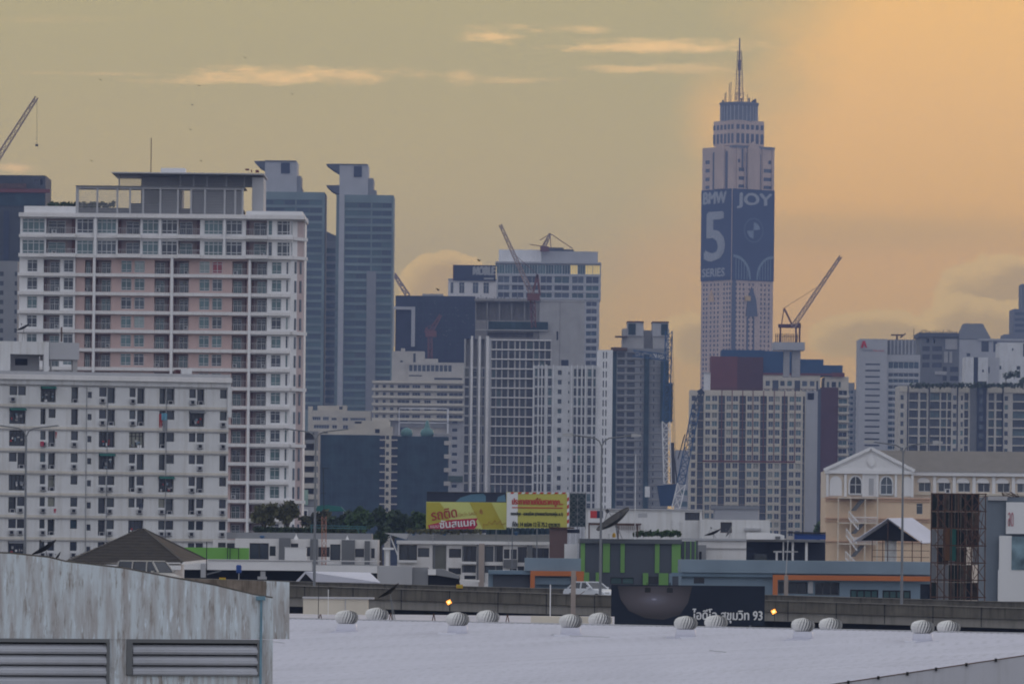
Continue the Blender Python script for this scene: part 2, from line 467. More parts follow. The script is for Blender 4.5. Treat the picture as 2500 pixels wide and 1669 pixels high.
# ------------------------------------------------------------------ camera, sky, light, haze
cam = bpy.data.cameras.new('camera'); co = bpy.data.objects.new('camera', cam); col.objects.link(co)
cam.sensor_width = 36; cam.lens = 36 / (2500 * K)
cam.shift_y = (PY0 - 834.5) / 2500
cam.clip_start = 1; cam.clip_end = 60000
co.matrix_world = Matrix.Translation((0, 0, H)) @ Matrix.Rotation(math.pi / 2, 4, 'X') @ Matrix.Rotation(TH, 4, 'Z')
sc.camera = co
sc.view_settings.view_transform = 'Standard'; sc.view_settings.look = 'None'; sc.view_settings.exposure = 0; sc.view_settings.gamma = 1
sc.cycles.use_denoising = True
sc.cycles.max_bounces = 5; sc.cycles.diffuse_bounces = 2; sc.cycles.glossy_bounces = 2; sc.cycles.volume_bounces = 0
sc.cycles.filter_width = 1.9
sc.cycles.sample_clamp_indirect = 4

world = bpy.data.worlds.new('World'); sc.world = world; world.use_nodes = True
nt = world.node_tree; L = nt.links.new
bg = nt.nodes['Background']
SUN_EL, SUN_AZ = math.radians(7), math.radians(20)     # low sun veiled by cloud, ahead and to the right
def mth(op, a, b=None, clamp=False):
    n = N(nt, 'ShaderNodeMath', operation=op); n.use_clamp = clamp
    for i, q in enumerate((a, b)):
        if q is None: continue
        if isinstance(q, (int, float)): n.inputs[i].default_value = q
        else: L(q, n.inputs[i])
    return n.outputs[0]
def mixc(f, a, b):
    n = N(nt, 'ShaderNodeMix', data_type='RGBA')
    for i, q in ((0, f), (6, a), (7, b)):
        if isinstance(q, (int, float)): n.inputs[i].default_value = q
        elif isinstance(q, tuple): n.inputs[i].default_value = (*q, 1)
        else: L(q, n.inputs[i])
    return n.outputs[2]
def sstep(x, lo, hi):
    n = N(nt, 'ShaderNodeMapRange', interpolation_type='SMOOTHSTEP')
    n.inputs[1].default_value = lo; n.inputs[2].default_value = hi
    L(x, n.inputs[0]); return n.outputs[0]
sky = N(nt, 'ShaderNodeTexSky', sky_type='NISHITA'); sky.sun_disc = False
sky.sun_elevation = SUN_EL; sky.sun_rotation = SUN_AZ; sky.air_density = 2; sky.dust_density = 4
tcw = N(nt, 'ShaderNodeTexCoord'); sep = N(nt, 'ShaderNodeSeparateXYZ'); L(tcw.outputs['Generated'], sep.inputs[0])
X, Y, Zc = sep.outputs
Ys = mth('MAXIMUM', Y, 0.02)
# compass position (degrees-like units, 1 = one photograph half-width) of a direction ahead of the viewer
U = mth('DIVIDE', mth('DIVIDE', X, Ys), 0.0875)
V = mth('DIVIDE', mth('DIVIDE', Zc, Ys), 0.0938)
cmb = N(nt, 'ShaderNodeCombineXYZ'); L(mth('MULTIPLY', U, 1.0), cmb.inputs[0]); L(mth('MULTIPLY', V, 2.4), cmb.inputs[1])
nz = N(nt, 'ShaderNodeTexNoise'); nz.inputs['Scale'].default_value = 3.0; nz.inputs['Detail'].default_value = 6; nz.inputs['Roughness'].default_value = 0.62
L(cmb.outputs[0], nz.inputs['Vector'])
nA = mth('SUBTRACT', nz.outputs['Fac'], 0.5)
cm2 = N(nt, 'ShaderNodeCombineXYZ'); L(mth('MULTIPLY', U, 1.4), cm2.inputs[0]); L(mth('MULTIPLY', V, 12), cm2.inputs[1])
nz2 = N(nt, 'ShaderNodeTexNoise'); nz2.inputs['Scale'].default_value = 2.2; nz2.inputs['Detail'].default_value = 5
L(cm2.outputs[0], nz2.inputs['Vector'])
nB = mth('SUBTRACT', nz2.outputs['Fac'], 0.5)
cm3 = N(nt, 'ShaderNodeCombineXYZ'); L(mth('MULTIPLY', U, 5), cm3.inputs[0]); L(mth('MULTIPLY', V, 22), cm3.inputs[1])
nz3 = N(nt, 'ShaderNodeTexNoise'); nz3.inputs['Scale'].default_value = 2.4; nz3.inputs['Detail'].default_value = 8; nz3.inputs['Roughness'].default_value = .68; L(cm3.outputs[0], nz3.inputs['Vector'])
nBC = mth('ADD', mth('MULTIPLY', nB, 1.6), mth('MULTIPLY', mth('SUBTRACT', nz3.outputs['Fac'], .5), 2.6))
cm4 = N(nt, 'ShaderNodeCombineXYZ'); L(U, cm4.inputs[0]); L(V, cm4.inputs[1])
nz4 = N(nt, 'ShaderNodeTexNoise'); nz4.inputs['Scale'].default_value = 9; nz4.inputs['Detail'].default_value = 7; nz4.inputs['Roughness'].default_value = .6; L(cm4.outputs[0], nz4.inputs['Vector'])
nP = mth('ADD', nA, mth('MULTIPLY', mth('SUBTRACT', nz4.outputs['Fac'], .5), 1.3))
def pu(px): return (px - 1250) / 1250
def pv(py): return (1340 - py) / 1340
def ell(px, py, rx, ry, warp=0.5, noise=None, lo=0.0, hi=1.0):
    du = mth('DIVIDE', mth('SUBTRACT', U, pu(px)), rx / 1250)
    dv = mth('DIVIDE', mth('SUBTRACT', V, pv(py)), ry / 1340)
    dd = mth('SQRT', mth('ADD', mth('MULTIPLY', du, du), mth('MULTIPLY', dv, dv)))
    dd = mth('ADD', dd, mth('MULTIPLY', noise or nA, warp))
    return mth('SUBTRACT', 1.0, sstep(dd, lo, hi))
SKY_GAIN = 1.0
def G(r, g, b): return (r * 1.52, g * 1.46, b * 0.72)
SKC = dict(high=G(.475, .40, .31), mid=G(.70, .515, .26), low=G(.66, .475, .16), orange=G(.93, .54, .26), orl=G(.98, .55, .14), grey=G(.68, .44, .17), streak=G(1.0, .65, .46), rim=G(1.0, .66, .26), cum=G(.67, .435, .15))
base = mixc(sstep(V, 0.35, 1.0), SKC['mid'], SKC['high'])
base = mixc(sstep(V, 0.30, 0.62), SKC['low'], base)
# large sunlit region towards the sun, edge of the cloud deck curving down to the left
edge = mth('ADD', U, mth('MULTIPLY', nA, 0.28))
curve = mth('ADD', 0.38, mth('MULTIPLY', mth('SUBTRACT', 0.62, V), -0.35))
bul = ell(1760, 300, 160, 190, 0.4)
reg = sstep(mth('SUBTRACT', edge, curve), -0.16, 0.22)
lowreg = sstep(mth('SUBTRACT', mth('ADD', U, mth('MULTIPLY', mth('SUBTRACT', 0.70, V), 1.1)), mth('ADD', 0.36, mth('MULTIPLY', nA, 0.3))), -0.12, 0.30)
reg = mth('MAXIMUM', reg, mth('MULTIPLY', bul, 0.8)); reg = mth('MAXIMUM', reg, mth('MULTIPLY', lowreg, 0.8))
base = mixc(reg, base, mixc(sstep(V, .85, .5), SKC['orange'], SKC['orl']))
base = mixc(mth('MULTIPLY', sstep(mth('ADD', V, mth('MULTIPLY', nB, 0.12)), 0.66, 0.50), mth('MULTIPLY', sstep(U, 0.15, 0.45), 0.0)), base, SKC['grey'])
# soft grey band low on the right
gb = mth('MULTIPLY', ell(2150, 560, 560, 70, 0.9, nB, 0.2, 1.2), 0.55)
base = mixc(gb, base, SKC['grey'])
# thin bright streaks
for (px, py, rx, ry, a) in ((1190, 86, 120, 26, .8), (1425, 68, 90, 16, .5), (1560, 112, 270, 26, .85), (730, 190, 330, 28, .85), (560, 205, 240, 14, .4),
                            (1110, 190, 50, 26, .5), (1250, 196, 120, 12, .4), (1500, 168, 80, 16, .5), (1650, 165, 120, 22, .4), (260, 190, 240, 8, .35), (30, 425, 50, 18, .7), (110, 60, 200, 14, .1)):
    base = mixc(mth('MULTIPLY', ell(px, py, rx, ry * .8, 1.0, nBC, 0.0, 1.2), a), base, SKC['streak'])
# cumulus heads: bright rim round a duller body
for (px, py, rx, ry) in ((1085, 700, 120, 92), (2470, 740, 190, 130), (2400, 820, 190, 110), (1720, 820, 110, 70), (2130, 810, 160, 60)):
    o_ = ell(px, py, rx, ry, 0.75, nP, 0.92, 1.0); i_ = ell(px + 14, py + 18, rx, ry, 0.75, nP, 0.60, 1.0)
    base = mixc(mth('MULTIPLY', o_, 0.85), base, SKC['rim'])
    base = mixc(mth('MULTIPLY', i_, 0.95), base, SKC['cum'])
base = mixc(mth('MULTIPLY', sstep(V, 0.62, 0.25), 0.5), base, G(.60, .40, .07))
front = mth('MULTIPLY', sstep(Y, 0.55, 0.95), sstep(Zc, 0.45, 0.12))
nsk = N(nt, 'ShaderNodeVectorMath', operation='SCALE'); L(sky.outputs[0], nsk.inputs[0]); nsk.inputs['Scale'].default_value = 0.05
deck = mixc(sstep(Zc, 0.0, 0.75), (1.12, 1.17, 1.28), (0.72, 0.74, 0.79))
dome = mixc(0.85, nsk.outputs[0], deck)       # high cloud deck lit from beyond the horizon
L(mixc(front, dome, base), bg.inputs['Color'])
bg.inputs['Strength'].default_value = 1.0

sun = bpy.data.lights.new('sun', 'SUN'); sun.energy = 0.5; sun.angle = math.radians(12); sun.color = (1.0, 0.72, 0.48)
so = bpy.data.objects.new('sun', sun); col.objects.link(so)
d = Vector((math.sin(SUN_AZ) * math.cos(SUN_EL), math.cos(SUN_AZ) * math.cos(SUN_EL), math.sin(SUN_EL)))
so.rotation_euler = d.to_track_quat('Z', 'Y').to_euler(); so.location = (0, 0, 500)

hz = MB(); hz.box(-4000, 4000, -900, 8000, -1.0, 420)
hm = bpy.data.materials.new('haze_air'); hm.use_nodes = True
hn = hm.node_tree; hn.nodes.clear()
ho = hn.nodes.new('ShaderNodeOutputMaterial'); pvn = hn.nodes.new('ShaderNodeVolumePrincipled')
pvn.inputs['Color'].default_value = (0.30, 0.405, 0.73, 1); pvn.inputs['Density'].default_value = 1.5e-4; pvn.inputs['Anisotropy'].default_value = 0.0
hn.links.new(pvn.outputs[0], ho.inputs['Volume'])
tag(hz.build('haze', hm), 'thin blue evening haze over the whole city', None, None, 'stuff')

# ground
g = MB(); g.quad([(-3990, -890, 0), (3990, -890, 0), (3990, 7990, 0), (-3990, 7990, 0)])
tag(g.build('ground', M['ground']), 'flat city ground under the buildings', None, None, 'structure')
def rows(y0, dy, n, h): return [(y0 + i * dy, y0 + i * dy + h) for i in range(n)]
def grid(xs, ys, dep=0.3, style='far', mix=(('dark', 0.5), ('mid', 0.3), ('teal', 0.2)), skip=0.0):
    return [(x0, x1, y0, y1, dep, style, pick(*mix)) for (y0, y1) in ys for (x0, x1) in xs if random.random() >= skip]

# ================================================================== 1  tall hotel tower with wrapped banner
b = Bld('hotel_tower', 'tallest tower, with a lattice mast, wrapped in a dark blue banner with a huge 5', 'skyscraper', 1787, 4000, 1787, 560, math.radians(35))
w = b.T(1889); Ld = b.side(0, 1714)
zt = b.Z(356); zb0, zb1 = b.Z(683), b.Z(460)
S = w / 102 * math.cos(0)   # metres per px on right face
ops = []
xr_ = [(1797, 1801), (1806, 1810), (1815, 1819), (1829, 1833), (1838, 1842), (1858, 1862), (1867, 1871), (1877, 1881)]
ops += grid(xr_, rows(690, 11.4, 26, 6), 0.5, 'plain', (('dark', .6), ('mid', .4)))
ops += grid([(1802, 1824), (1863, 1883)], [(408, 417), (429, 438), (449, 457)], 0.6, 'plain', (('dark', .7), ('mid', .3)))
ops += grid([(1800, 1806), (1874, 1882)], [(387, 396)], 0.6, 'plain')
b.wall(1787, 1889, 356, None, 0, Ld, surf('tower_concrete', (0.58, 0.43, 0.33), streak=0.35, stain=(0.34, 0.25, 0.20), scale=0.05), ops, 'wall')
tc_ = bpy.data.materials['tower_concrete']
so_ = []
for (y0, y1) in rows(690, 11.4, 26, 6):
    for a in (0.06, 0.16, 0.30, 0.42, 0.54, 0.74, 0.84, 0.93):
        so_.append((Ld * a, Ld * a + 1.9, b.Z(y1), b.Z(y0), 0.3, 'plain', pick(('dark', .6), ('mid', .4))))
for (y0, y1) in [(408, 417), (429, 438), (449, 457), (387, 396)]:
    for a in (0.10, 0.62): so_.append((Ld * a, Ld * a + 5, b.Z(y1), b.Z(y0), 0.3, 'plain', 'dark'))
b.sidewall('L', 0, 0, Ld, 0, zt, so_, tc_)
m = MB()
# chamfered shoulders and pointed pilasters
for t0 in (0.38, 0.62):
    pass
def pil(m, x0, x1, ytop, ybot, side):
    if side == 'F':
        a0, a1 = b.T(x0), b.T(x1)
        m.prism([(a0, b.Z(ybot)), (a1, b.Z(ybot)), (a1, b.Z(ytop + 16)), ((a0 + a1) / 2, b.Z(ytop)), (a0, b.Z(ytop + 16))], -1.6, 0.2)
    else:
        a0, a1 = b.side(0, x0), b.side(0, x1)
        q = MB(); q.xf = Matrix.Rotation(-math.pi / 2, 4, 'Z')
        m.xf = Matrix.Rotation(-math.pi / 2, 4, 'Z')
        m.prism([(-a0, b.Z(ybot)), (-a1, b.Z(ybot)), (-a1, b.Z(ytop + 16)), (-(a0 + a1) / 2, b.Z(ytop)), (-a0, b.Z(ytop + 16))], -1.6, -0.31)
        m.xf = None
for a in ((1822, 1850, 343, 460, 'F'), (1747, 1770, 346, 459, 'L')):
    m = MB(); pil(m, *a); m.build('pilaster', tc_, b.e)
m = MB()
for x0, x1 in ((1789, 1797),): m.box(b.T(x0), b.T(x1), -0.5, 0, 0, zb0)
m.build('corner_dark_strip', M['dgrey'], b.e)  # raised dark grey strip beside the tower corner
b.part('recess_shade_bay', M['dgrey'], [(1826, 1846, 366 + 40, 460, -.25, -.01), (1809, 1813, 362, 408, -.2, -.01)])  # flat dark grey panels painting in the shade of recesses
b.part('rib', tc_, [(x, x + 2.2, 358, 460, -.9, -.01) for x in (1798, 1817, 1852, 1860, 1884)] )
b.part('shoulder_cap', M['mgrey'], [(1787, 1890, 354, 360, -.6, 3)])
# upper tiers
cx = w / 2; cy = Ld / 2; hw = w * 120 / 174 / 2
def tier(name, mat, h, y0, y1, extra=None):
    m = MB(); m.box(cx - h, cx + h, cy - h, cy + h, b.Z(y1, cy), b.Z(y0, cy)); return m.build(name, mat, b.e)
tier('upper_tier', tc_, hw, 296, 357)
m = MB()
for k in range(6):
    x = cx - hw + hw * 2 * (k + .25) / 6
    for y0, y1 in ((306, 318), (328, 352)):
        m.box(x, x + hw * .2, cy - hw - 0.15, cy - hw, b.Z(y1, cy), b.Z(y0, cy))
        m.box(cx - hw - 0.15, cx - hw, x, x + hw * .2, b.Z(y1, cy), b.Z(y0, cy))
m.build('window_field', M['gdark'], b.e, kind='stuff')
m = MB(); R = w * 100 / 174 / 2 * 1.22
zz0, zz1 = b.Z(297, cy), b.Z(251, cy)
m.lathe([(R, zz0), (R, zz1 - 3), (R * 1.08, zz1 - 1), (R * 1.08, zz1)], (cx, cy, 0), 32); m.build('crown_drum', M['mgrey'], b.e)
m = MB()
for k in range(28):
    an = k * 2 * math.pi / 28
    m.bar((cx + R * 1.01 * math.cos(an), cy + R * 1.01 * math.sin(an), zz0), (cx + R * 1.01 * math.cos(an), cy + R * 1.01 * math.sin(an), zz1 - 2), 0.35)
m.build('drum_rib', M['concl'], b.e, kind='stuff')
m = MB(); zA, zB_, zC = b.Z(251, cy), b.Z(150, cy), b.Z(92, cy)
lattice(m, (cx, cy, zA), (cx, cy, zB_ + 8), 4.0, 3.2, 0.2, w2=2.0); m.bar((cx, cy, zA), (cx, cy, zB_), .42, 0, 6)
m.bar((cx, cy, zB_ - 6), (cx, cy, zB_ + 1), 1.1, 0, 8); m.bar((cx, cy, zB_), (cx, cy, zC), 0.6, 0, 6, 0.4)
m.build('mast', surf('mast_paint', (0.16, 0.09, 0.08)), b.e)
for k in range(16):
    a = k / 16 * 2 * math.pi; hh = random.choice((2, 3, 5, 7, 14, 4))
    m = MB(); m.bar((cx + R * 0.9 * math.cos(a), cy + R * .9 * math.sin(a), zz1), (cx + R * .9 * math.cos(a), cy + R * .9 * math.sin(a), zz1 + hh), 0.22 if hh > 5 else .6)
    m.build('aerial', M['framed'], b.e)
# banners
m = MB(); m.box(0.3, w, -0.7, -0.05, zb0, zb1); bn = m.build('banner', M['bmat'], b.e, label='dark blue banner with JOY, a round emblem and twin grilles')
m = MB(); m.box(-0.95, -0.35, 0.3, Ld, zb0, zb1); bl = m.build('banner', M['bmat'], b.e, label='dark blue banner with a huge pale figure 5')
def ftext(s_, x0, x1, y0, y1, par, **k): return text_obj(s_, b.T(x1) - b.T(x0), b.Z(y0) - b.Z(y1), M['btext'], par, (b.T(x0), -0.75, b.Z(y1)), thick=0.2, **k)
ftext('JOY', 1797, 1880, 470, 507, bn, bold=0.9)
def ltext(s_, x0, x1, y0, y1, **k):
    a0, a1 = b.side(0, x0), b.side(0, x1)
    dc = 1 + (a0 + a1) / 2 * math.cos(b.r) / b.D
    return text_obj(s_, a0 - a1, b.Z(y0) - b.Z(y1), M['btext'], bl, (-1.0, a0, b.Z(y1) * dc), rz=-math.pi / 2, thick=0.2, **k)
ltext('BMW', 1720, 1775, 470, 498, bold=0.9); ltext('5', 1725, 1771, 520, 637, bold=1.6); ltext('SERIES', 1719, 1773, 656, 676, bold=0.4)
# emblem: ring with two pale quarters
m = MB(); ex, ez, er = b.T(1838), b.Z(560), 22 * S * 0.3 * 3.2
def arc(r0, r1, a0, a1, n, cx_, cz_, sx=1.0):
    for i in range(n):
        p, q = a0 + (a1 - a0) * i / n, a0 + (a1 - a0) * (i + 1) / n
        m.quad([(cx_ + r0 * sx * math.cos(p), -0.95, cz_ + r0 * math.sin(p)), (cx_ + r1 * sx * math.cos(p), -0.95, cz_ + r1 * math.sin(p)), (cx_ + r1 * sx * math.cos(q), -0.95, cz_ + r1 * math.sin(q)), (cx_ + r0 * sx * math.cos(q), -0.95, cz_ + r0 * math.sin(q))])
er = (b.T(1860) - b.T(1838)); 
arc(0.02, er * 0.72, 0.15, math.pi / 2, 8, ex, ez); arc(0.02, er * 0.72, math.pi + .1, math.pi * 1.5, 8, ex, ez)
m.build('emblem_quarter', surf('emblem_pale_blue', (0.22, 0.27, 0.33)), bn)
m = MB(); arc(er * 0.95, er * 1.12, 0, 2 * math.pi, 28, ex, ez); m.build('emblem_ring', surf('emblem_dim', (0.06, 0.09, 0.14)), bn)
for (x0, x1, flip) in ((1789, 1832, 1), (1846, 1887, -1)):
    m = MB(); a0, a1 = b.T(x0), b.T(x1); ww = a1 - a0; zt_ = b.Z(620)
    cxa = a0 if flip > 0 else a1
    p0, p1 = (0, math.pi / 2) if flip > 0 else (math.pi / 2, math.pi)
    arc(ww * 0.88, ww, p0, p1, 14, cxa, zt_ - ww * 1.02)
    xo = a1 if flip > 0 else a0
    m.quad([(xo, -0.95, zb0 + .5), (xo - flip * ww * .08, -0.95, zb0 + .5), (xo - flip * ww * .08, -.95, zt_ - ww), (xo, -.95, zt_ - ww)])
    for k in range(1, 6):
        xx = cxa + flip * ww * k / 6.3
        m.box(xx - .22, xx + .22, -0.93, -0.8, zb0 + .5, zt_ - ww * 1.02 + math.sqrt(max(0.01, 1 - (k / 6.3) ** 2)) * ww * .88)
    m.build('grille_outline', surf('grille_pale', (0.20, 0.26, 0.30)), bn)
m = MB(); m.box(b.T(1818), b.T(1831), -1.6, -.9, b.Z(733), b.Z(721)); m.build('gold_square', M['gold'], b.e)  # plain gold coloured square
b.poly('recess_shade_panel', M['dgrey'], [(1822, 772), (1850, 772), (1846, 730), (1836, 700), (1826, 730)], -.9, -.3)  # dark grey shapes painting recess shade, here and beside the pilasters
b.part('recess_shade_panel', M['dgrey'], [(1826, 1829, 772, None, -.6, -.01), (1842, 1844, 772, None, -.6, -.01), (1789, 1794, 690, None, -.9, -.51)])
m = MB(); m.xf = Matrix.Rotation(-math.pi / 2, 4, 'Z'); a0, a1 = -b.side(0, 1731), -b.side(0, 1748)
m.prism([(a0, b.Z(734)), (a1, b.Z(734)), ((a0 + a1) / 2, b.Z(704))], -.7, -.31); m.xf = None; m.build('gold_gable', surf('warm_gable', (.62, .40, .20)), b.e)  # triangle in a plain orange-gold colour
for x0, x1 in ((1740, 1746), (1771, 1776)):
    m = MB(); m.box(-.6, -.31, b.side(0, x1), b.side(0, x0), b.Z(459), b.Z(368)); m.build('recess_shade_panel', M['dgrey'], b.e)
for x0, x1 in ((1817, 1821), (1851, 1856)): b.part('recess_shade_panel', M['dgrey'], [(x0, x1, 372, 459, -.5, -.01)])
b.finish()

# ================================================================== 2  far right grey tower and neighbours on the right skyline
b = Bld('office_tower', 'distant stepped grey tower cut off by the right edge of the view', 'tower', 2452, 3600, 2480, 850)
b.wall(2473, 2530, 754, None, 0, 30, M['mgrey'], grid([(2477, 2500), (2503, 2525)], rows(762, 14, 20, 7), 0.5, 'plain', (('dark', .5), ('mid', .5))))
b.part('upper_block', M['mgrey'], [(2493, 2530, 693, 755, 4, 26)])
b.part('podium_block', M['mgrey'], [(2452, 2530, 816, None, -3, 28)])
b.finish()

b = Bld('office_building', 'grey tower with a tall truncated pyramid roof', 'building', 2340, 2700, 2380, 850)
b.wall(2342, 2540, 829, None, 0, 30, M['lgrey'], grid([(2396, 2414), (2425, 2434)], [(833, 858)], .4, 'plain', (('dark', 1),)) + grid([(2360, 2369), (2440, 2446), (2484, 2492)], rows(862, 30, 4, 8), .3, 'plain'), name='wall')
m = MB()
zt_, zb_ = b.Z(791, 12), b.Z(830, 12); 
A = [(b.T(2340), 0), (b.T(2420), 0), (b.T(2420), 24), (b.T(2340), 24)]; Bq = [(b.T(2356), 5), (b.T(2401), 5), (b.T(2401), 19), (b.T(2356), 19)]
for i in range(4):
    j = (i + 1) % 4; m.quad([(*A[i], zb_), (*A[j], zb_), (*Bq[j], zt_), (*Bq[i], zt_)])
m.quad([(*p, zt_) for p in Bq]); m.build('roof', M['mgrey'], b.e)
b.part('parapet', M['lgrey'], [(2388, 2540, 826, 831, -1, 6)])
b.finish()

b = Bld('unfinished_building', 'dark unfinished block with open top floor beside the pyramid roof', 'building', 2243, 2500, 2290, 850)
b.wall(2247, 2342, 812, None, 0, 30, M['mgrey'], [(2262, 2268, 827, 837, 30, None, None), (2278, 2283, 827, 837, 30, None, None)] + grid([(2252, 2270), (2276, 2300)], rows(845, 20, 3, 12), .5, 'plain', (('dark', 1),)) + grid([(2302, 2312), (2320, 2340)], rows(895, 22, 2, 12), .5, 'plain', (('dark', 1),)))
b.part('roof_slab', M['dgrey'], [(2243, 2342, 812, 822, -1.5, 30)])
b.part('wall_panel', M['concl'], [(2308, 2337, 827, 852, -0.6, 0), (2305, 2314, 858, 885, -.5, 0), (2318, 2325, 858, 885, -.5, 0), (2283, 2312, 906, 914, -.5, 0)])
m = MB()
for k in range(26):
    x = 2246 + k * 3.6 + random.random() * 2; m.bar((b.T(x), 2, b.Z(812)), (b.T(x), 2, b.Z(812 - random.choice((3, 5, 4, 8)))), 0.2)
m.build('rebar', M['framed'], b.e, kind='stuff'); b.finish()

b = Bld('apartment_block', 'white stair tower block with one dark vertical slot, behind the roof garden', 'building', 2355, 2300, 2400, 900)
b.part('wall', M['offw'], [(2356, 2377, 872, None, 0, 14), (2388, 2412, 872, None, 0, 14)])
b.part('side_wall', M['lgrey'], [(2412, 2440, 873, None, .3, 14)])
b.part('dark_slot', M['navy'], [(2377, 2388, 872, None, .6, 13)])
b.part('window', M['gdark'], [(2398, 2402, 902, 908, -.15, 0)]); b.part('window', M['gdark'], [(2413, 2416, 895, 910, .1, .3)])
b.finish()
b = Bld('white_building', 'tall white block with few small windows at the right edge', 'building', 2440, 2350, 2470, 900)
b.wall(2440, 2540, 836, None, 0, 20, M['offw'], grid([(2470, 2474)], [(850, 856)], .3, 'plain') + grid([(2482, 2491)], [(893, 902), (912, 922)], .3, 'plain', (('dark', 1),)) + grid([(2438 + 2, 2445)], [(893, 902)], .3, 'plain') + grid([(2497, 2506)], [(838, 870)], .3, 'plain'))  # streak colour follows the ribs, painting rib shading in with the grime
b.finish()

# ================================================================== 3  hotel with red emblem
b = Bld('hotel_building', 'grey slab hotel with a red emblem at its top corner and thin slot windows', 'hotel', 2098, 2200, 2130, 950)
b.wall(2098, 2166, 827, None, 0, 22, M['lgrey'], grid([(2112, 2148)], rows(887, 15.2, 15, 4), .3, 'plain', (('dark', 1),)), name='wall')
ops = grid([(2168, 2243)], rows(882, 26, 1, 17) + rows(909, 14.8, 14, 10), .4, (6, 1), (('blue', .5), ('mid', .2), ('dark', .3)))
b.wall(2166, 2246, 865, None, 1.2, 22, M['lgrey'], ops, name='glazed_wing')
b.part('machine_room', M['grey'], [(2168, 2236, 828, 866, 4, 20)])
b.part('machine_room_fin', M['lgrey'], [(x, x + 3, 830, 864, 3.4, 4) for x in range(2172, 2234, 9)])
m = MB(); a0, a1, z0, z1 = b.T(2100), b.T(2116), b.Z(849), b.Z(832)
m.prism([(a0, z0), (a0 + 1.0, z0), ((a0 + a1) / 2 - .1, z1 - 1.1), ((a0 + a1) / 2 + .8, z0), (a1, z0), ((a0 + a1) / 2 + .4, z1), ((a0 + a1) / 2 - .4, z1)], -0.4, -0.05)
m.build('emblem', surf('emblem_red', (0.5, 0.03, 0.04)), b.e)
text_obj('COURTYARD', b.T(2129) - b.T(2103), b.Z(853) - b.Z(858), M['dgrey'], b.e, (b.T(2103), -0.1, b.Z(858)), thick=.1)
text_obj('Marriott', b.T(2158) - b.T(2131), b.Z(853) - b.Z(858), M['bred'], b.e, (b.T(2131), -0.1, b.Z(858)), thick=.1)
m = MB(); zc = b.Z(815)
m.bar((b.T(2192), 8, b.Z(828)), (b.T(2192), 8, zc), .5); m.bar((b.T(2177), 8, zc), (b.T(2207), 8, zc), .4); m.bar((b.T(2200), 8, zc - 1), (b.T(2213), 8, zc + .6), .35)
m.build('roof_gantry', M['rust'], b.e)
m = MB(); m.bar((b.T(2233), 8, b.Z(828)), (b.T(2233), 8, b.Z(798)), .15); m.build('aerial', M['framed'], b.e)
b.finish()

# ================================================================== 4  beige condominium with brown stripes (front) and its taller rear block
b = Bld('condominium_tower', 'rear condominium block with blue and red-brown rooftop boxes', 'condominium', 1733, 2300, 1900, 920)
b.part('wall', M['beige'], [(1733, 2003, 914, None, 0, 24)])
b.wall(1863, 2003, 913, 985, -1.2, 0, M['cream'], grid([(1869, 1880), (1905, 1916), (1922, 1934), (1958, 1971), (1977, 1989)], [(929, 942), (951, 964)], .5, 'far', (('teal', .3), ('mid', .4), ('dark', .3))) + grid([(1886, 1901), (1940, 1954), (1993, 1998)], [(928, 985)], .8, 'plain', (('dark', 1),)), name='upper_storey')
b.wall(2013, 2072, 918, None, -0.4, 24, M['cream'], grid([(2018, 2025), (2030, 2042), (2047, 2053)], [(930, 944)], .4, 'far') + grid([(2048, 2069)], rows(951, 20.3, 16, 12), .8, (2, 1), (('dark', .5), ('teal', .5))), name='end_wing')
m = MB()
b.part('balcony', M['cream'], [(2045, 2074, 965 + k * 20.3 - 2, 965 + k * 20.3 + 3, -1.5, -.4) for k in range(17)])
b.part('brown_wall', M['brickd'], [(2005, 2047, 944, None, -1.9, 20)])
b.part('dark_grey_wall', M['dgrey'], [(1994, 2005, 948, None, -1.5, 20)])  # narrow face in dark grey paint
b.part('red_brown_box', M['brick'], [(1735, 1800, 871, 955, -1, 12)])
b.part('dark_brown_box', M['brickd'], [(1800, 1863, 872, 955, -.8, 12)])
b.part('blue_box', M['blued'], [(1761, 1863, 855, 872, 0, 14), (1863, 1954, 857, 914, .2, 14), (1954, 2010, 876, 918, .6, 14), (2010, 2057, 890, 916, .6, 14)])
b.part('blue_box_band', M['brick'], [(1863, 2060, 910, 915, -1.6, -.2), (2030, 2062, 908, 918, -1.7, -1.6)])
m = MB(); m.box(b.T(1913), b.T(1924), -.6, 0.2, b.Z(912), b.Z(850)); m.build('lift_shaft', M['concl'], b.e)
b.finish()
b = Bld('white_pylon', 'narrow plain white shaft rising beside the red-brown rooftop box', 'shaft', 1719, 2150, 1727, 930)
b.part('wall', M['white'], [(1719, 1734, 911, None, 0, 5)]); b.part('cap', M['lgrey'], [(1718, 1735, 909, 912, -.3, 5.3)])

b = Bld('glass_building', 'blue glazed block squeezed between the brown wall and the grey hotel', 'building', 2057, 2400, 2078, 980)
b.wall(2055, 2086, 934, None, 0, 20, M['grey'], grid([(2057, 2084)], rows(952, 14, 16, 9), .3, (3, 1), (('blue', .5), ('green', .4), ('dark', .1))))
b.wall(2086, 2100, 950, None, 1, 20, M['grey'], grid([(2087, 2098)], rows(966, 14, 14, 9), .3, (2, 1), (('blue', .5), ('green', .5))), name='annex_wall')
b.finish()

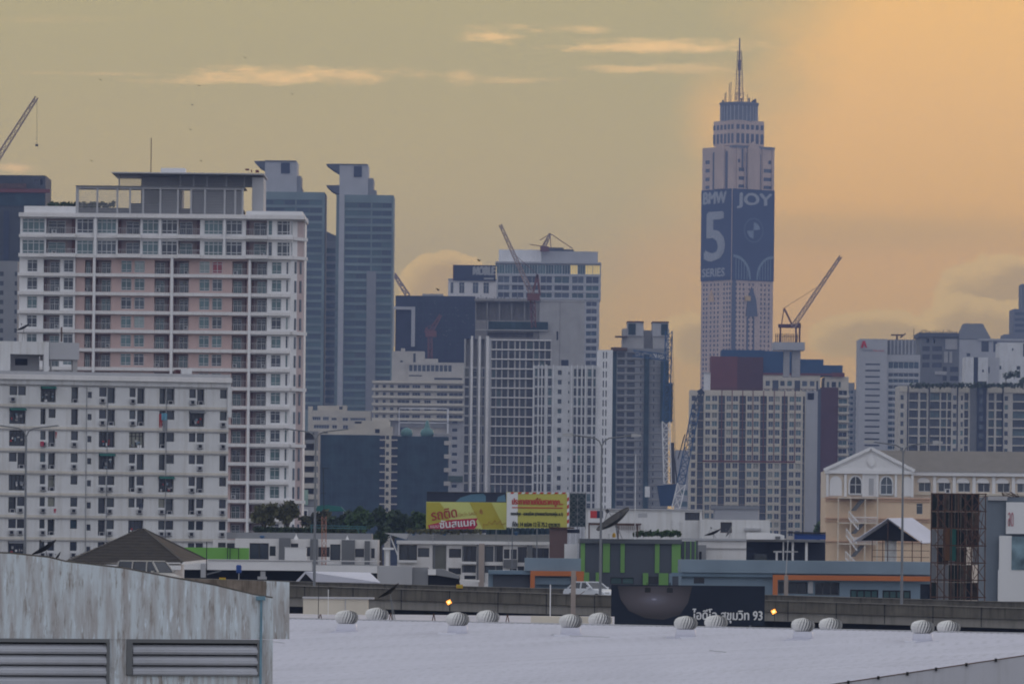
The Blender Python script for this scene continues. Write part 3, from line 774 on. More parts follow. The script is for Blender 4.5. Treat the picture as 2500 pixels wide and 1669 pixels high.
b = Bld('condominium_slab', 'broad cream condominium with paired square windows and thin brown stripes', 'condominium', 1684, 2000, 1840, 1110)
cols_ = []; dk = []
pair = [(1721, 1733, 1737, 1750), (1772, 1784, 1788, 1801), (1823, 1835, 1839, 1852), (1875, 1887, 1891, 1903), (1926, 1938, 1942, 1955)]
ys = rows(966.5, 20.45, 17, 13.5)
ops = []
for p in pair: ops += grid([(p[0], p[1]), (p[2], p[3])], ys, .5, (2, 1), (('teal', .25), ('mid', .35), ('dark', .22), ('beige', .18)))
ops += grid([(1687, 1698)], ys, .5, (1, 1), (('dark', .6), ('mid', .4)))
for x0, x1 in ((1702, 1717), (1753, 1769), (1804, 1820), (1855, 1871), (1907, 1922), (1959, 1964)):
    for y0, y1 in rows(966, 20.45, 17, 19.6):
        ops.append((x0, x1, y0, y1, 1.6, (2, 1, M['brickd']), pick(('dark', .6), ('mid', .4))))
b.wall(1684, 1966, 953, None, 0, 16, M['cream'], ops)
b.part('side_panel', M['lgrey'], [(1966, 1995, 953, None, -.3, 16)])
m = MB()
b.part('brown_stripe', M['brick'], [(x - 1, x + 1, 953, 1124, -.12, -.004) for x in (1761, 1786, 1812, 1837, 1863, 1889, 1914, 1940)] + [(1715, 1941, 1124, 1128, -.15, -.004)])
m = MB()
for x in range(1740, 1995, 9): m.bar((b.T(x), 1, b.Z(953)), (b.T(x), 1, b.Z(948)), .15)
m.bar((b.T(1738), 1, b.Z(948)), (b.T(1993), 1, b.Z(948)), .12); m.build('roof_railing', M['rust'], b.e)
m = MB(); a0, a1 = b.T(1970), b.T(1986)
for q in ((a0, 1), (a1, -1)):
    m.prism([(q[0], b.Z(974)), (q[0] + q[1] * 1.6, b.Z(974)), (q[0] + q[1] * 2.1, b.Z(964)), (q[0] + q[1] * .9, b.Z(957)), (q[0], b.Z(957))], -.45, -.32)
m.build('emblem', M['navy'], b.e)
b.finish()
b = Bld('low_building', 'small pale plant building at the foot of the cream condominium', 'building', 1745, 1500, 1800, 1260)
b.part('wall', M['lgrey'], [(1745, 1852, 1240, None, 0, 10)]); b.part('roof', M['grey'], [(1736, 1854, 1234, 1242, -.5, 10)])

# ================================================================== 5  navy netted block and glass twin towers
b = Bld('netted_block', 'square navy netted block with a pale angular frame on its left', 'building', 964, 2350, 1050, 800)
b.part('wall', M['navy'], [(965, 1160, 722, None, 0, 30)])
b.part('roof_edge', M['concl'], [(1030, 1081, 717, 722, 2, 20)])
b.part('net_seam', M['nets'], [(1016, 1160, 735 + k * 16, 735.6 + k * 16, -.1, -.004) for k in range(8)] + [(1016 + k * 16, 1016.7 + k * 16, 723, None, -.13, -.102) for k in range(9)])
b.part('pale_frame', M['lgrey'], [(960, 1013, 749, 756, -2, -.1), (1004, 1013, 756, 846, -2, -.1), (960, 963, 756, 846, -2, -.1)])
m = MB(); random.seed(3)
for k in range(40):
    x = 1016 + random.random() * 140; y = 730 + random.random() * 120
    b.bx(m, x, x + 1 + random.random() * 3, y, y + 1.5, -.1, -.004)
m.build('net_patch', M['mgrey'], b.e, kind='stuff')

def glass_tower(name, label, x0, x1, ytop, xc0, xc1, steps, fins, pier, panel, xr, yr, hid=None):
    b = Bld(name, label, 'skyscraper', x0, 2600, xr, yr, group='twin glass towers')
    ys = rows(ytop + 19, 19.2, 27, 12.5)
    bays = [(x0 + 5, (x0 + x1) / 2 + 6), ((x0 + x1) / 2 + 9, x1 - 6)] if pier is None else [(pier[1] + 2, x1 - 55), (x1 - 52, x1 - 4)]
    ops = []
    for y0, y1 in ys:
        for (p, q) in bays:
            if panel and y0 > panel[2] - 8:
                if q > panel[0] and p < panel[0]: q = panel[0]
                if p < panel[1] and q > panel[1]: p = max(p, panel[1])
            n = max(1, int((q - p) / 24))
            for k in range(n):
                ops.append((p + (q - p) * k / n, p + (q - p) * (k + 1) / n - .3, y0, y1, .4, (3, 1, M['framed']), pick(('blue', .62), ('green', .33), ('mid', .05))))
    b.wall(x0, x1, ytop, None, 0, 30, surf(name + '_spandrel', (0.17, 0.225, 0.23), var=0.25, scale=0.06), ops)
    if pier: b.part('pier', M['lgrey'], [(pier[0], pier[1], ytop - 4, None, -1.2, -.002)])
    if panel: b.part('blank_panel', M['grey'], [(panel[0], panel[1], panel[2], None, -1, -.002)])
    for k, (p, q, y) in enumerate(steps):
        b.part('crown_block', M['grey'] if k else M['lgrey'], [(p, q, y, ytop, 3 + k, 26 - k)])
    for pts in fins:
        b.poly('roof_fin', M['dgrey'], pts, 3.2, 25)
    p, q, y = steps[0]
    b.part('crown_dark_panel', M['navy'], [(p + (q - p) * .5, p + (q - p) * .78, y + 4, y + 30, 2.6, 3)])  # navy panel standing slightly proud of the crown block
    b.part('crown_cap', M['dgrey'], [(p, q - 2, y - 1.5, y + 1, 2.4, 25.4)])
    b.finish()
glass_tower('glass_tower', 'right one of the twin glass towers, full height seen, hooked roof fin', 820, 960, 476, 826, 916,
            [(827, 897, 402), (897, 910, 435), (910, 917, 464)],
            [[(796, 400), (829, 400), (829, 428), (824, 419), (812, 412)], [(796, 452), (828, 452), (828, 473), (818, 469), (806, 462)]],
            (827, 840), (896, 919, 662), 890, 600)
glass_tower('glass_tower', 'left one of the twin glass towers, half behind the pink and white condominium', 636, 792, 469, 645, 736,
            [(645, 723, 394), (723, 733, 430), (733, 736, 458)],
            [[(620, 393), (648, 393), (648, 421), (643, 412), (631, 405)]], None, None, 760, 600)
b = Bld('glass_link_block', 'low sloping-roofed glass block between the twin towers', 'building', 790, 2650, 806, 650)
b.wall(790, 822, 588, None, 0, 24, M['grey'], grid([(793, 819)], rows(606, 19.2, 20, 12), .4, (3, 1, M['framed']), (('blue', .6), ('green', .4))))
b.poly('sloping_roof', M['mgrey'], [(790, 562), (822, 576), (822, 590), (790, 590)], 0.5, 22)
b.finish()

# ================================================================== 6  dark unfinished tower and grey block at the far left
b = Bld('unfinished_tower', 'dark netted unfinished tower at the left edge', 'tower', -60, 2000, 60, 560)
b.wall(-60, 110, 428, None, 0, 25, surf('net_grey', (0.055, 0.06, 0.065), var=.35, scale=.08, streak=.5, stain=(.025, .03, .035)), [(97, 103, 437, 451, 25, None, None)] + grid([(83, 94)], [(437, 451)], .8, 'plain', (('dark', 1),)) + grid([(48, 55)], [(435, 444)], .8, 'plain', (('dark', 1),)), name='wall')
b.part('formwork_platform', M['brick'], [(-60, 120, 461, 470, -1.5, -.01)]); b.part('formwork_panel', M['rust'], [(-60, 63, 448, 460, -.8, -.01)])  # platform, and a rust coloured panel above it
b.part('net_screen', M['net'], [(-60, 108, 472, 502, -.5, -.01)])
b.part('dark_slot', M['navy'], [(9, 22, 515, None, -.3, -.005)])
b.finish()
b = Bld('grey_block', 'plain grey block with two columns of small dark windows at the left edge', 'building', -60, 1400, 20, 760)
b.wall(-60, 42, 637, None, 0, 18, M['grey'], grid([(-2, 8), (35, 41)], rows(663, 23, 22, 11), .4, 'plain', (('dark', .8), ('mid', .2))))
b.finish()

# ================================================================== 7  NOBLE block and tall white block behind the concrete tower
b = Bld('white_office_block', 'white block under a dark rooftop sign with pale capital letters', 'building', 1093, 2500, 1150, 700)
ops = [(x0, x1, 689, 716, .5, (2, 2), 'mid') for x0, x1 in ((1100, 1107), (1121, 1134), (1154, 1168), (1180, 1194))]
b.wall(1094, 1214, 683, None, 0, 22, M['white'], ops); b.part('parapet', M['lgrey'], [(1094, 1214, 680, 684, -.4, 3)])
sg = b.part('sign_box', M['navy'], [(1107, 1210, 647, 685, -.9, 5)])
b.part('sign_edge', M['brick'], [(1105.5, 1107, 646, 685, -.9, 4)])
text_obj('NOBLE', b.T(1207) - b.T(1155), b.Z(651) - b.Z(671), M['btext'], sg, (b.T(1155), -.95, b.Z(671)), thick=.15, bold=.5)
b.part('sign_line', M['btext'], [(1181, 1205, 677.5, 681.5, -1.05, -.92)], parent=sg)
b.finish()
b = Bld('white_tower', 'broad tower with a white crown over a glazed top storey', 'tower', 1212, 2450, 1340, 700)
cw = lambda s_, e_, n_: [(s_ + (e_ - s_) * k / n_, s_ + (e_ - s_) * (k + 1) / n_ - .4) for k in range(n_)]
ops = [(x0, x1, 646, 669, .3, (3, 1), pick(('green', .6), ('teal', .3), ('blue', .1))) for x0, x1 in cw(1212, 1392, 9)]
ops += [(x0, x1, 646, 669, .3, (3, 1), 'lit' if k in (0, 2, 3) else 'green') for k, (x0, x1) in enumerate(cw(1392, 1465, 4))]
ops += [(x0, x1, y0, y1, .5, (2, 1), pick(('dark', .5), ('green', .25), ('mid', .25))) for y0, y1 in ((674, 691), (696, 709), (714, 727)) for x0, x1 in ((1215, 1244), (1249, 1279), (1284, 1314), (1319, 1348), (1353, 1390), (1396, 1425), (1430, 1462))]
b.wall(1212, 1467, 641, 731, 0, 30, M['lgrey'], ops)
b.wall(1428, 1464, 731, None, 0.4, 30, M['lgrey'], [(1431, 1458, y0, y1, .5, (2, 1), pick(('dark', .5), ('blue', .3), ('green', .2))) for y0, y1 in rows(735, 18, 30, 12)], name='wing_wall')
b.part('rear_wall', M['lgrey'], [(1212, 1428, 731, None, 2, 30)])
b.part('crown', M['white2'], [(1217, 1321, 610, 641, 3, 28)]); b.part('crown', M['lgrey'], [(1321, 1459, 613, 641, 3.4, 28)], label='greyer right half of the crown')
b.part('cornice', M['lgrey'], [(1209, 1467, 639, 643, -1.2, 30)])
m = MB()
b.bx(m, 1322, 1375, 604, 613, 8, 16); b.bx(m, 1362, 1400, 608, 613.5, 6, 9)
m.build('rooftop_plant', M['dgrey'], b.e)
b.finish()
def crane_red(name, label, D, base, tip, back, r=0.35, w=1.6, mast=None, mat='craner', mat2='cranew', cabin=True, hookx=None):
    e = empty(name, label, 'crane', W(base[0], base[1], D))
    o = W(base[0], base[1], D)
    P = lambda q: W(q[0], q[1], D) - o
    m = MB(); lattice(m, P(base), P(tip), w, w * 1.6, r, w2=w * .55); m.build('jib', M[mat2], e)
    if back:
        m = MB()
        m.bar(P(base), P(back), r * 1.8); m.bar(P(back), P(tip) * .6 + P(base) * .4, r * .35); m.bar(P(back), P((base[0] + (back[0] - base[0]) * 1.3, base[1])), r)
        m.build('a_frame', M[mat], e)
    if cabin:
        m = MB(); s = w * 1.2; m.box(-s, s * 1.4, -s, s, -s * .9, s * .4); m.build('cab', M[mat], e)
    if mast:
        m = MB(); lattice(m, P(base), P(mast), w, w * 1.4, r * 1.1); m.build('mast', M[mat], e)
    if hookx:
        m = MB(); m.bar(P(tip), P(hookx), r * .3); m.box(P(hookx).x - w * .25, P(hookx).x + w * .25, -.3, .3, P(hookx).z - w * .4, P(hookx).z); m.build('hook_block', M['framed'], e)
    return e
crane_red('tower_crane', 'small red crane crouched on the roof of the white-crowned tower', 2450, (1328, 606), (1343, 570), None, .28, 1.3)
e = bpy.data.objects['tower_crane']
o = W(1328, 606, 2450)
m = MB()
for p, q in (((1343, 570), (1345, 606)), ((1340, 572), (1322, 603)), ((1294, 597), (1332, 602)), ((1343, 571), (1318, 586)), ((1343, 570), (1398, 607))):
    m.bar(W(*p, 2450) - o, W(*q, 2450) - o, .22)
m.build('a_frame', M['craner'], e)
crane_red('tower_crane', 'red and white luffing crane leaning left in front of the white-crowned tower', 1850, (1300, 722), (1221, 548), None, .2, 1.4, mast=(1303, 800), cabin=True)
e = bpy.data.objects['tower_crane.001']; o = W(1300, 722, 1850)
m = MB(); m.bar(W(1300, 722, 1850) - o, W(1312, 670, 1850) - o, .5); m.bar(W(1312, 670, 1850) - o, W(1318, 722, 1850) - o, .5); m.bar(W(1312, 670, 1850) - o, W(1245, 612, 1850) - o, .1)
m.build('a_frame', M['craner'], e)
crane_red('tower_crane', 'faint jib pointing up left behind the navy netted block', 3000, (996, 722), (962, 668), None, .5, 2.2, cabin=False)
crane_red('tower_crane', 'orange crane standing in front of the navy netted block', 2320, (1050, 812), (1076, 768), (1040, 800), .32, 1.5, mast=(1050, 875), mat='craner', mat2='craner')
crane_red('tower_crane', 'long pale luffing jib at the top left edge with a hook on its line', 1800, (-40, 440), (90, 237), None, .2, 1.7, cabin=False, hookx=(90, 352), mat='cranew')
crane_red('tower_crane', 'luffing crane with its long jib rising right beside the hotel tower', 2250, (1936, 797), (2053, 625), (1914, 752), .28, 1.7, cabin=False, mat='craner')

# crane platform
b = Bld('concrete_core', 'concrete lift core with a wide slab and crane gantry on top', 'tower', 1888, 2260, 1930, 850)
b.part('shaft', M['concl'], [(1914, 1928, 854, 920, 3, 8), (1934, 1954, 854, 920, 3, 8)])
b.part('slab', M['lgrey'], [(1888, 1965, 835, 854, 0, 14)])
m = MB()
for x in (1903, 1941, 1950): b.bx(m, x, x + 4, 795, 835, 3, 4)
b.bx(m, 1900, 1954, 791, 800, 2.6, 4.4); b.bx(m, 1944, 1955, 788, 800, 2.4, 5)
m.build('gantry', M['brickd'], b.e)
m = MB()
for k in range(14): m.bar((b.T(1895 + k * 4.4), 5, b.Z(835)), (b.T(1895 + k * 4.4), 5, b.Z(813)), .22)
m.bar((b.T(1893), 5, b.Z(820)), (b.T(1955), 5, b.Z(820)), .15)
m.build('rebar', M['rust'], b.e, kind='stuff')

# ================================================================== 8  raw concrete tower and white framed condominiums
b = Bld('concrete_tower', 'unfinished raw concrete tower with netted storeys and a blank lift wall', 'tower', 1160, 1900, 1260, 790)
xs = [1162, 1189, 1219, 1249, 1280, 1303]
ops = [(xs[i] + 1, xs[i + 1] - 1, 738, 782, 2.5, None, None) for i in range(5)] + [(xs[i] + 1, xs[i + 1] - 1, 790, 806, 2.0, None, None) for i in range(1, 5)] + [(xs[i] + 1, xs[i + 1] - 1, 812, 824, 3, None, None) for i in range(1, 5)]
b.wall(1160, 1318, 732, None, 0, 20, M['conc'], ops)
b.part('slab', M['conc'], [(1158, 1320, 729, 735, -1.2, 4)])
b.part('net_screen', M['net'], [(1190, 1338, 785, 805, -2.2, -1.6)], label='dark netted platform round the storey')
b.part('net_frame', M['concl'], [(1160, 1338, 804.5, 807, -2.4, -1.5), (1190, 1192, 783, 806, -2.4, -2.25)])
for k in range(22):
    x = 1162 + k * 7 + random.random() * 4; m = MB(); h_ = random.choice((3, 5, 4, 9)); b.bx(m, x, x + random.choice((1, 1.5, 4)), 729 - h_, 729, .5, 1.5); m.build('roof_clutter', M['mgrey'], b.e)
b.part('lift_wall', M['concl'], [(1317, 1427, 731, None, -.6, 18)], label='tall blank concrete lift wall')
b.part('lift_wall_joint', M['conc'], [(1366, 1368, 733, None, -.66, -.602), (1317, 1427, 735, 737, -.66, -.602)])
b.part('opening', M['dark'], [(1359, 1363, 808, 829, -.7, -.602)]); b.part('opening', M['navy'], [(1371, 1389, 877, 892, -.7, -.602)])
m = MB()
b.part('scaffold_tube', M['concl'], [(x - .7, x + .7, 738, 783, -.2, -.01) for x in (1189, 1219, 1249, 1280)])
b.finish()

b = Bld('framed_condominium', 'unfinished condominium with white frame, round corner columns and open dark bays', 'condominium', 1132, 1740, 1240, 980)
ops = []
cols1 = [(1134, 1145), (1148, 1164), (1168, 1175), (1177, 1182)]
for y0, y1 in [(828, 895)]: ops += [(x0, x1, y0, y1, 2.2, None, None) for x0, x1 in ((1136, 1146), (1152, 1164), (1172, 1182))]
for y0, y1 in rows(900, 23.4, 15, 20): ops += [(x0, x1, y0, y1, 1.6, ((1, 2) if x0 != 1134 else (1, 1)), pick(('mid', .3), ('dark', .6), ('beige', .1))) for x0, x1 in cols1]
bays2 = [(1200, 1209), (1212, 1223), (1226, 1238), (1242, 1254), (1258, 1266), (1270, 1281), (1285, 1300), (1303, 1314), (1317, 1328), (1331, 1343)]
for y0, y1 in rows(832, 23.4, 18, 19.5): ops += [(x0, x1, y0, y1, 1.8, (2, 1, M['framed']), pick(('dark', .75), ('mid', .15), ('teal', .1))) for x0, x1 in bays2]
b.wall(1132, 1345, 828, None, 0, 20, M['concl'], ops)
for x in (1149, 1168, 1187): 
    m = MB(); m.bar((b.T(x + 2), -.9, 0), (b.T(x + 2), -.9, b.Z(821)), 0.35 if x < 1187 else .45, 0, 10); m.build('column', M['white'], b.e)
m = MB(); m.bar((b.T(1192), -.2, 0), (b.T(1192), -.2, b.Z(826)), .75, 0, 12); m.build('column', M['lgrey'], b.e, smooth=False)
m = MB()
b.part('slab_edge', M['white'], [(1197, 1345, y0 - 1.6, y0 + .8, -.5, -.01) for y0, y1 in rows(830, 23.4, 18, 3)])
b.finish()

b = Bld('grid_condominium', 'white condominium with a tight vertical grid of narrow windows', 'condominium', 1300, 1700, 1400, 1080)
ops = []
colsg = [(1304, 1311, 'd'), (1315, 1320, 'd'), (1323, 1328, 'd'), (1336, 1346, 'd'), (1360, 1370, 's'), (1386, 1389, 't'), (1399, 1406, 'd'), (1410, 1417, 'd'), (1421, 1426, 'd'), (1433, 1443, 'd'), (1447, 1453, 'd')]
for k, (y0, y1) in enumerate(rows(900, 23.4, 16, 19)):
    for x0, x1, q in colsg:
        h = 3.5 if q == 's' else (7 if q == 't' else 0)
        ops.append((x0, x1, y0 + h, y1 - (h if q != 't' else 5), .9, (1, 2) if q == 'd' else (1, 1), pick(('dark', .45), ('mid', .35), ('teal', .2))))
b.wall(1300, 1458, 893, None, 0, 18, surf('weathered_grey_white', (.54, .54, .55), streak=.35, stain=(.34, .33, .32)), ops)
b.wall(1458, 1494, 853, None, .8, 18, M['white2'], [(x0, x1, y0, y1, .5, 'far', 'dark') for y0, y1 in rows(858, 23.4, 18, 16) for x0, x1 in ((1470, 1473), (1477, 1480))], name='stair_wall')
m = MB()
b.part('fin', M['white2'], [(x - .9, x + .9, 890, None, -.45, -.01) for x in (1301.5, 1313, 1321.5, 1330, 1333, 1349, 1394, 1408, 1419, 1428, 1445, 1456)])
b.finish()

b = Bld('grey_unfinished_tower', 'grey unfinished tower with two box tops and netted storeys', 'tower', 1493, 1900, 1560, 1000)
ops = []
for y0, y1 in rows(862, 18.1, 22, 11):
    ops += [(1530, 1549, y0 - 1, y1 - 1, 1.2, (2, 1, M['framed']), pick(('mid', .6), ('dark', .4)))]
    ops += [(1562, 1565, y0, y1 - 3, .4, 'plain', 'dark'), (1594, 1597, y0, y1 - 3, .4, 'plain', 'dark')]
    ops += [(1507, 1524, y0 - 1, y1 - 1, 1.2, (2, 1, M['framed']), pick(('mid', .6), ('dark', .4)))]
b.wall(1493, 1632, 850, None, 0, 22, M['grey'], ops)
b.part('net_screen', M['net'], [(1494, 1504, 858, None, -.5, -.01), (1572, 1584, 865, None, -1.2, -.01)])
b.part('slab_edge', M['concl'], [(1503, 1632, y0 + 12, y0 + 13.6, -.35, -.005) for y0, y1 in rows(862, 18.1, 22, 11)])
b.part('upper_wall', M['concl'], [(1518, 1570, 802, 850, 1, 18), (1570, 1592, 806, 850, 5, 18), (1592, 1632, 802, 850, 1, 18)])
for x0, x1, g0, g1 in ((1530, 1569, 1532, 1550), (1591, 1630, 1612, 1628)):
    o_ = b.part('roof_box', M['lgrey'], [(x0, x1, 786, 820, .4, 14)])
    b.part('roof_edge', M['brickd'], [(x0 - 1, x1 + 1, 784, 787, 0, 14.4)]); b.part('net_panel', M['net'], [(g0, g1, 790, 817, .2, .395)])
b.part('platform', M['rust'], [(1500, 1530, 820, 823, -2, 4), (1490, 1530, 848, 856, -2.5, -.5)])
b.part('side_scaffold', M['net'], [(1612, 1632, 880, 1030, -2, -1.2), (1632, 1642, 935, 1030, -1.8, -1)])
m = MB()
b.part('scaffold_platform', M['craneb'], [(1634, 1644, 934 + k * 18, 936 + k * 18, -2.5, -.5) for k in range(6)]); b.finish()

# blue luffing cranes in front of it
D = 1500
o = W(1630, 1215, D); P = lambda x, y: W(x, y, D) - o
e = empty('crawler_crane', 'crane with white lattice tower and blue boom beside the grey unfinished tower', 'crane', o)
m = MB(); lattice(m, P(1630, 1180), P(1626, 1028), 1.9, 2.2, .17); m.build('mast', M['white2'], e)
m = MB(); lattice(m, P(1626, 1028), P(1633, 808), 1.7, 2.2, .17); m.build('mast_extension', M['craneb'], e)
m = MB(); lattice(m, P(1625, 872), P(1545, 862), 1.5, 2, .16); m.build('jib', M['craneb'], e)
m = MB()
for k in range(6): m.bar(P(1596 + k * 5, 862), P(1603 + k * 5, 876), .22)
m.build('counterweight_slat', M['white2'], e)
m = MB(); m.prism([(P(1604, 1185).x, P(1604, 1185).z), (P(1650, 1180).x, P(1650, 1180).z), (P(1645, 1235).x, P(1640, 1235).z), (P(1612, 1235).x, P(1640, 1235).z)], -2, 2)
m.build('cab', surf('crane_navy', (0.02, 0.05, 0.11)), e)
m = MB(); m.box(P(1586, 0).x, P(1598, 0).x, -2.5, -1.5, P(0 + 1590, 1213).z, P(1590, 1187).z); m.build('control_panel', M['bwhite'], e)
m = MB()
for k in range(3): m.bar(P(1636 + k * 3, 820), P(1645 + k * 3, 1180), .06)
m.bar(P(1641, 1080), P(1642, 1180), .8); m.bar(P(1641, 1080), P(1654, 1180), .25); m.build('hoist_rope', M['framed'], e)
D = 1480; o = W(1650, 1240, D)
e = empty('crawler_crane', 'blue lattice boom leaning right over the cream condominium', 'crane', o)
m = MB(); lattice(m, P(1650, 1240), P(1664, 1180), 2.0, 2.2, .17); m.build('boom_foot', M['white2'], e)
m = MB(); lattice(m, P(1662, 1180), P(1700, 990), 1.9, 2.2, .17); m.build('boom', M['craneb'], e)
m = MB(); lattice(m, P(1698, 1000), P(1714, 955), 1.9, 2.2, .18, w2=1.2); m.bar(P(1705, 960), P(1716, 952), .9); m.build('boom_head', surf('crane_slate', (0.05, 0.07, 0.11)), e)
m = MB(); m.bar(P(1702, 990), P(1655, 1170), .07); m.bar(P(1672, 1060), P(1655, 1120), .2); m.bar(P(1706, 990), P(1680, 1120), .07); m.build('hoist_rope', M['framed'], e)
b = Bld('distant_block', 'pale distant block low in the gap beside the cream condominium', 'building', 1650, 2600, 1670, 1110)
b.wall(1650, 1692, 1098, None, 0, 20, M['lgrey'], grid([(1660, 1680)], rows(1195, 28, 3, 14), .3, 'far', (('teal', 1),)))
b.finish()

# ================================================================== 9  right-hand beige condominium row with roof garden
b = Bld('beige_condominium', 'long beige condominium with dark recessed bays below a roof garden', 'condominium', 2193, 1900, 2350, 1030)
ops = []
R1 = rows(964, 21.4, 16, 15)
mixb = (('mid', .4), ('dark', .35), ('teal', .25))
for x0, x1 in ((2198, 2206), (2326, 2335), (2345, 2351), (2452, 2461)): ops += grid([(x0, x1)], rows(965, 21.4, 16, 12), .5, 'far', mixb)
for x0, x1 in ((2219, 2241), (2246, 2262), (2270, 2294), (2297, 2310), (2313, 2322), (2354, 2364), (2413, 2427), (2432, 2448), (2472, 2515)):
    ops += grid([(x0, x1)], rows(959, 21.4, 16, 18), 1.6, (2, 2, M['framed']), mixb)
b.wall(2193, 2540, 943, None, 0, 18, M['beige'], ops)
b.part('dark_core', M['navy'], [(2385, 2408, 930, None, -.6, -.005)]); b.part('core_window', M['gmid'], [(2390, 2400, y0, y1, -.75, -.605) for y0, y1 in rows(950, 21.4, 10, 12)])
b.part('header_panel', M['cream'], [(x0, x1, 944, 957, -.3, -.006) for x0, x1 in ((2196, 2215), (2220, 2241), (2271, 2320), (2340, 2366), (2411, 2446), (2451, 2520))])
b.part('mid_bay', M['mgrey'], [(2368, 2385, 943, None, -.2, -.005)])
m = MB()
b.part('dark_pipe', M['navy'], [(x - 1.3, x + 1.3, 943, None, -.25, -.006) for x in (2216, 2268, 2337, 2448)])
b.finish()

def foliage(name, label, cat, D, pts, dens, mat, lsize=0.35, depth=2.0, trunk=True, group=None, stuff=False, zoff=None, basey=None):
    """irregular leafy crown: leaf-sized faces scattered through several clumps; pts: (px,py,rpx) clumps"""
    o = W(pts[0][0], (basey or max(p[1] + p[2] for p in pts)), D)
    m = MB(); rnd = random.Random(int(pts[0][0] * 7 + pts[0][1]))
    for (px, py, r) in pts:
        c = W(px, py, D) - o; R = r * K * D
        for k in range(int(dens * (r / 10) ** 2)):
            v = Vector((rnd.gauss(0, 1), rnd.gauss(0, 1), rnd.gauss(0, 1))).normalized() * (rnd.random() ** 0.45) * R * (0.8 + .45 * rnd.random())
            v.y *= depth * .6
            c2 = c + v; n = Vector((rnd.gauss(0, 1), rnd.gauss(0, 1), rnd.gauss(0, 1) + .5)).normalized()
            a = n.orthogonal().normalized(); q = n.cross(a); s = lsize * (0.5 + rnd.random())
            m.quad([c2 + a * s, c2 + q * s * .6, c2 - a * s, c2 - q * s * .6])
    e = None
    if trunk:
        e = empty(name, label, cat, o, 0, group)
        m.build('crown', mat, e)
        t = MB(); t.bar((0, 0, -1.5), (0, 0, (W(pts[0][0], pts[0][1], D) - o).z), .22, 0, 6, .1)
        for (px, py, r) in pts:
            c = W(px, py, D) - o; t.bar((0, 0, c.z * .25), c, .1, 0, 5, .04)
        t.build('trunk', M['trunk'], e)
    else:
        e = m.build(name, mat, None, o); tag(e, label, cat, group, 'stuff' if stuff else None)
    return e
rnd = random.Random(5)
foliage('roof_garden', 'low planting along the roof of the beige condominium', None, 1895, [(2228 + k * 9.5, 939 + rnd.random() * 3, 5.5 + rnd.random() * 2) for k in range(29)], 90, M['leaf1'], .45, 2, False, stuff=True)
foliage('roof_tree', 'dark bushy tree on the roof garden in front of the white block', 'tree', 1890, [(2456, 918, 8), (2466, 912, 8), (2476, 916, 9), (2484, 910, 7)], 90, M['leaf1'], .4, 1.5)
foliage('roof_tree', 'dark clump of roof planting cut by the right edge', 'tree', 1885, [(2498, 930, 9), (2506, 926, 9)], 90, M['leaf1'], .4, 1.5)

# ================================================================== 10  left-centre: terraces, netted blocks, stair tower
b = Bld('terraced_building', 'cream terraced building with stepped white balcony bands', 'building', 905, 2300, 1000, 960)
b.wall(956, 1035, 857, None, 2, 18, M['beige'], [(976, 983, 880, 884, .4, 'plain', 'dark'), (1008, 1014, 862, 885, .4, 'plain', 'mid')])
b.part('machine_room', M['beige'], [(1033, 1068, 875, 905, 3, 14), (978, 987, 850, 858, 3, 10)])
b.wall(996, 1132, 884, None, 0.8, 18, M['beige'], [(998 + k * 10.6, 1007 + k * 10.6, 890, 906, .5, 'far', 'mid') for k in range(10)] + [(968 + 30, 1030, 915, 918, .5, 'plain', 'dark'), (1060, 1128, 921, 926, .8, 'plain', 'dark')], name='upper_wall')
ops = []
for y0, y1 in rows(939, 18.2, 5, 8.5): ops += [(x0, x1, y0, y1, 1.4, (3, 1), pick(('dark', .6), ('mid', .4))) for x0, x1 in ((916, 924), (934, 942), (952, 961), (970, 1000), (1006, 1026), (1036, 1052), (1066, 1092), (1096, 1130))]
b.wall(912, 1134, 930, 1025, -.6, 18, M['beige'], ops, name='balcony_storeys')
m = MB()
b.part('balcony', M['cream'], [(908, 1134, y0, y1, -2.0, -.61) for y0, y1 in rows(929, 18.2, 6, 6)])
b.wall(966, 1134, 1020, None, -.2, 18, M['concl'], [(978, 1094, y0, y1, 1.4, (5, 1, M['framed']), 'blue') for y0, y1 in ((1004 + 20, 1018 + 14), (1042, 1062))] + [(1104, 1118, y0, y1, .6, 'far', 'dark') for y0, y1 in rows(1005, 19.5, 12, 9)], name='lower_wall')
b.part('white_rail', M['white2'], [(974, 1096, 995, 997.5, -2.2, -1.9), (974, 976, 995, 1062, -2.2, -1.9), (974, 1096, 1030, 1032, -2.2, -1.9), (1092, 1096, 995, 1062, -2.2, -1.9)])
b.part('garden_band', M['leaf1'], [(1096, 1132, 1160, 1175, -1, -.3)])
b.finish()
b = Bld('beige_low_building', 'low cream building with irregular window groups below the glass towers', 'building', 752, 2350, 820, 1020)
b.wall(752, 905, 1002, None, 0, 16, M['cream'], [(763, 783, 1017, 1026, .5, (4, 1), 'dark'), (788, 803, 1017, 1026, .5, (3, 1), 'mid'), (809, 822, 1019, 1026, .5, (3, 1), 'dark'), (836, 850, 1019, 1027, .5, (2, 1), 'dark'), (855, 893, 1019, 1026, .5, (6, 1), 'mid'), (766, 804, 1037, 1046, .5, (6, 1), 'mid'), (811, 823, 1037, 1046, .5, (2, 1), 'dark'), (837, 850, 1037, 1046, .5, (2, 1), 'dark')])
b.part('upper_storey', M['cream'], [(775, 820, 990, 1004, 2, 12), (820, 846, 989, 1003, 1.5, 12), (752, 762, 992, 1003, 2, 10)])
b.part('machine_window', M['gdark'], [(828, 836, 992, 999, 1.35, 1.495)])
b.finish()
b = Bld('netted_building', 'dark green netted block with a white stair tower down its right edge', 'building', 768, 2000, 860, 1120)
b.part('net_wall', M['net'], [(771, 927, 1061, None, 0, 18)])
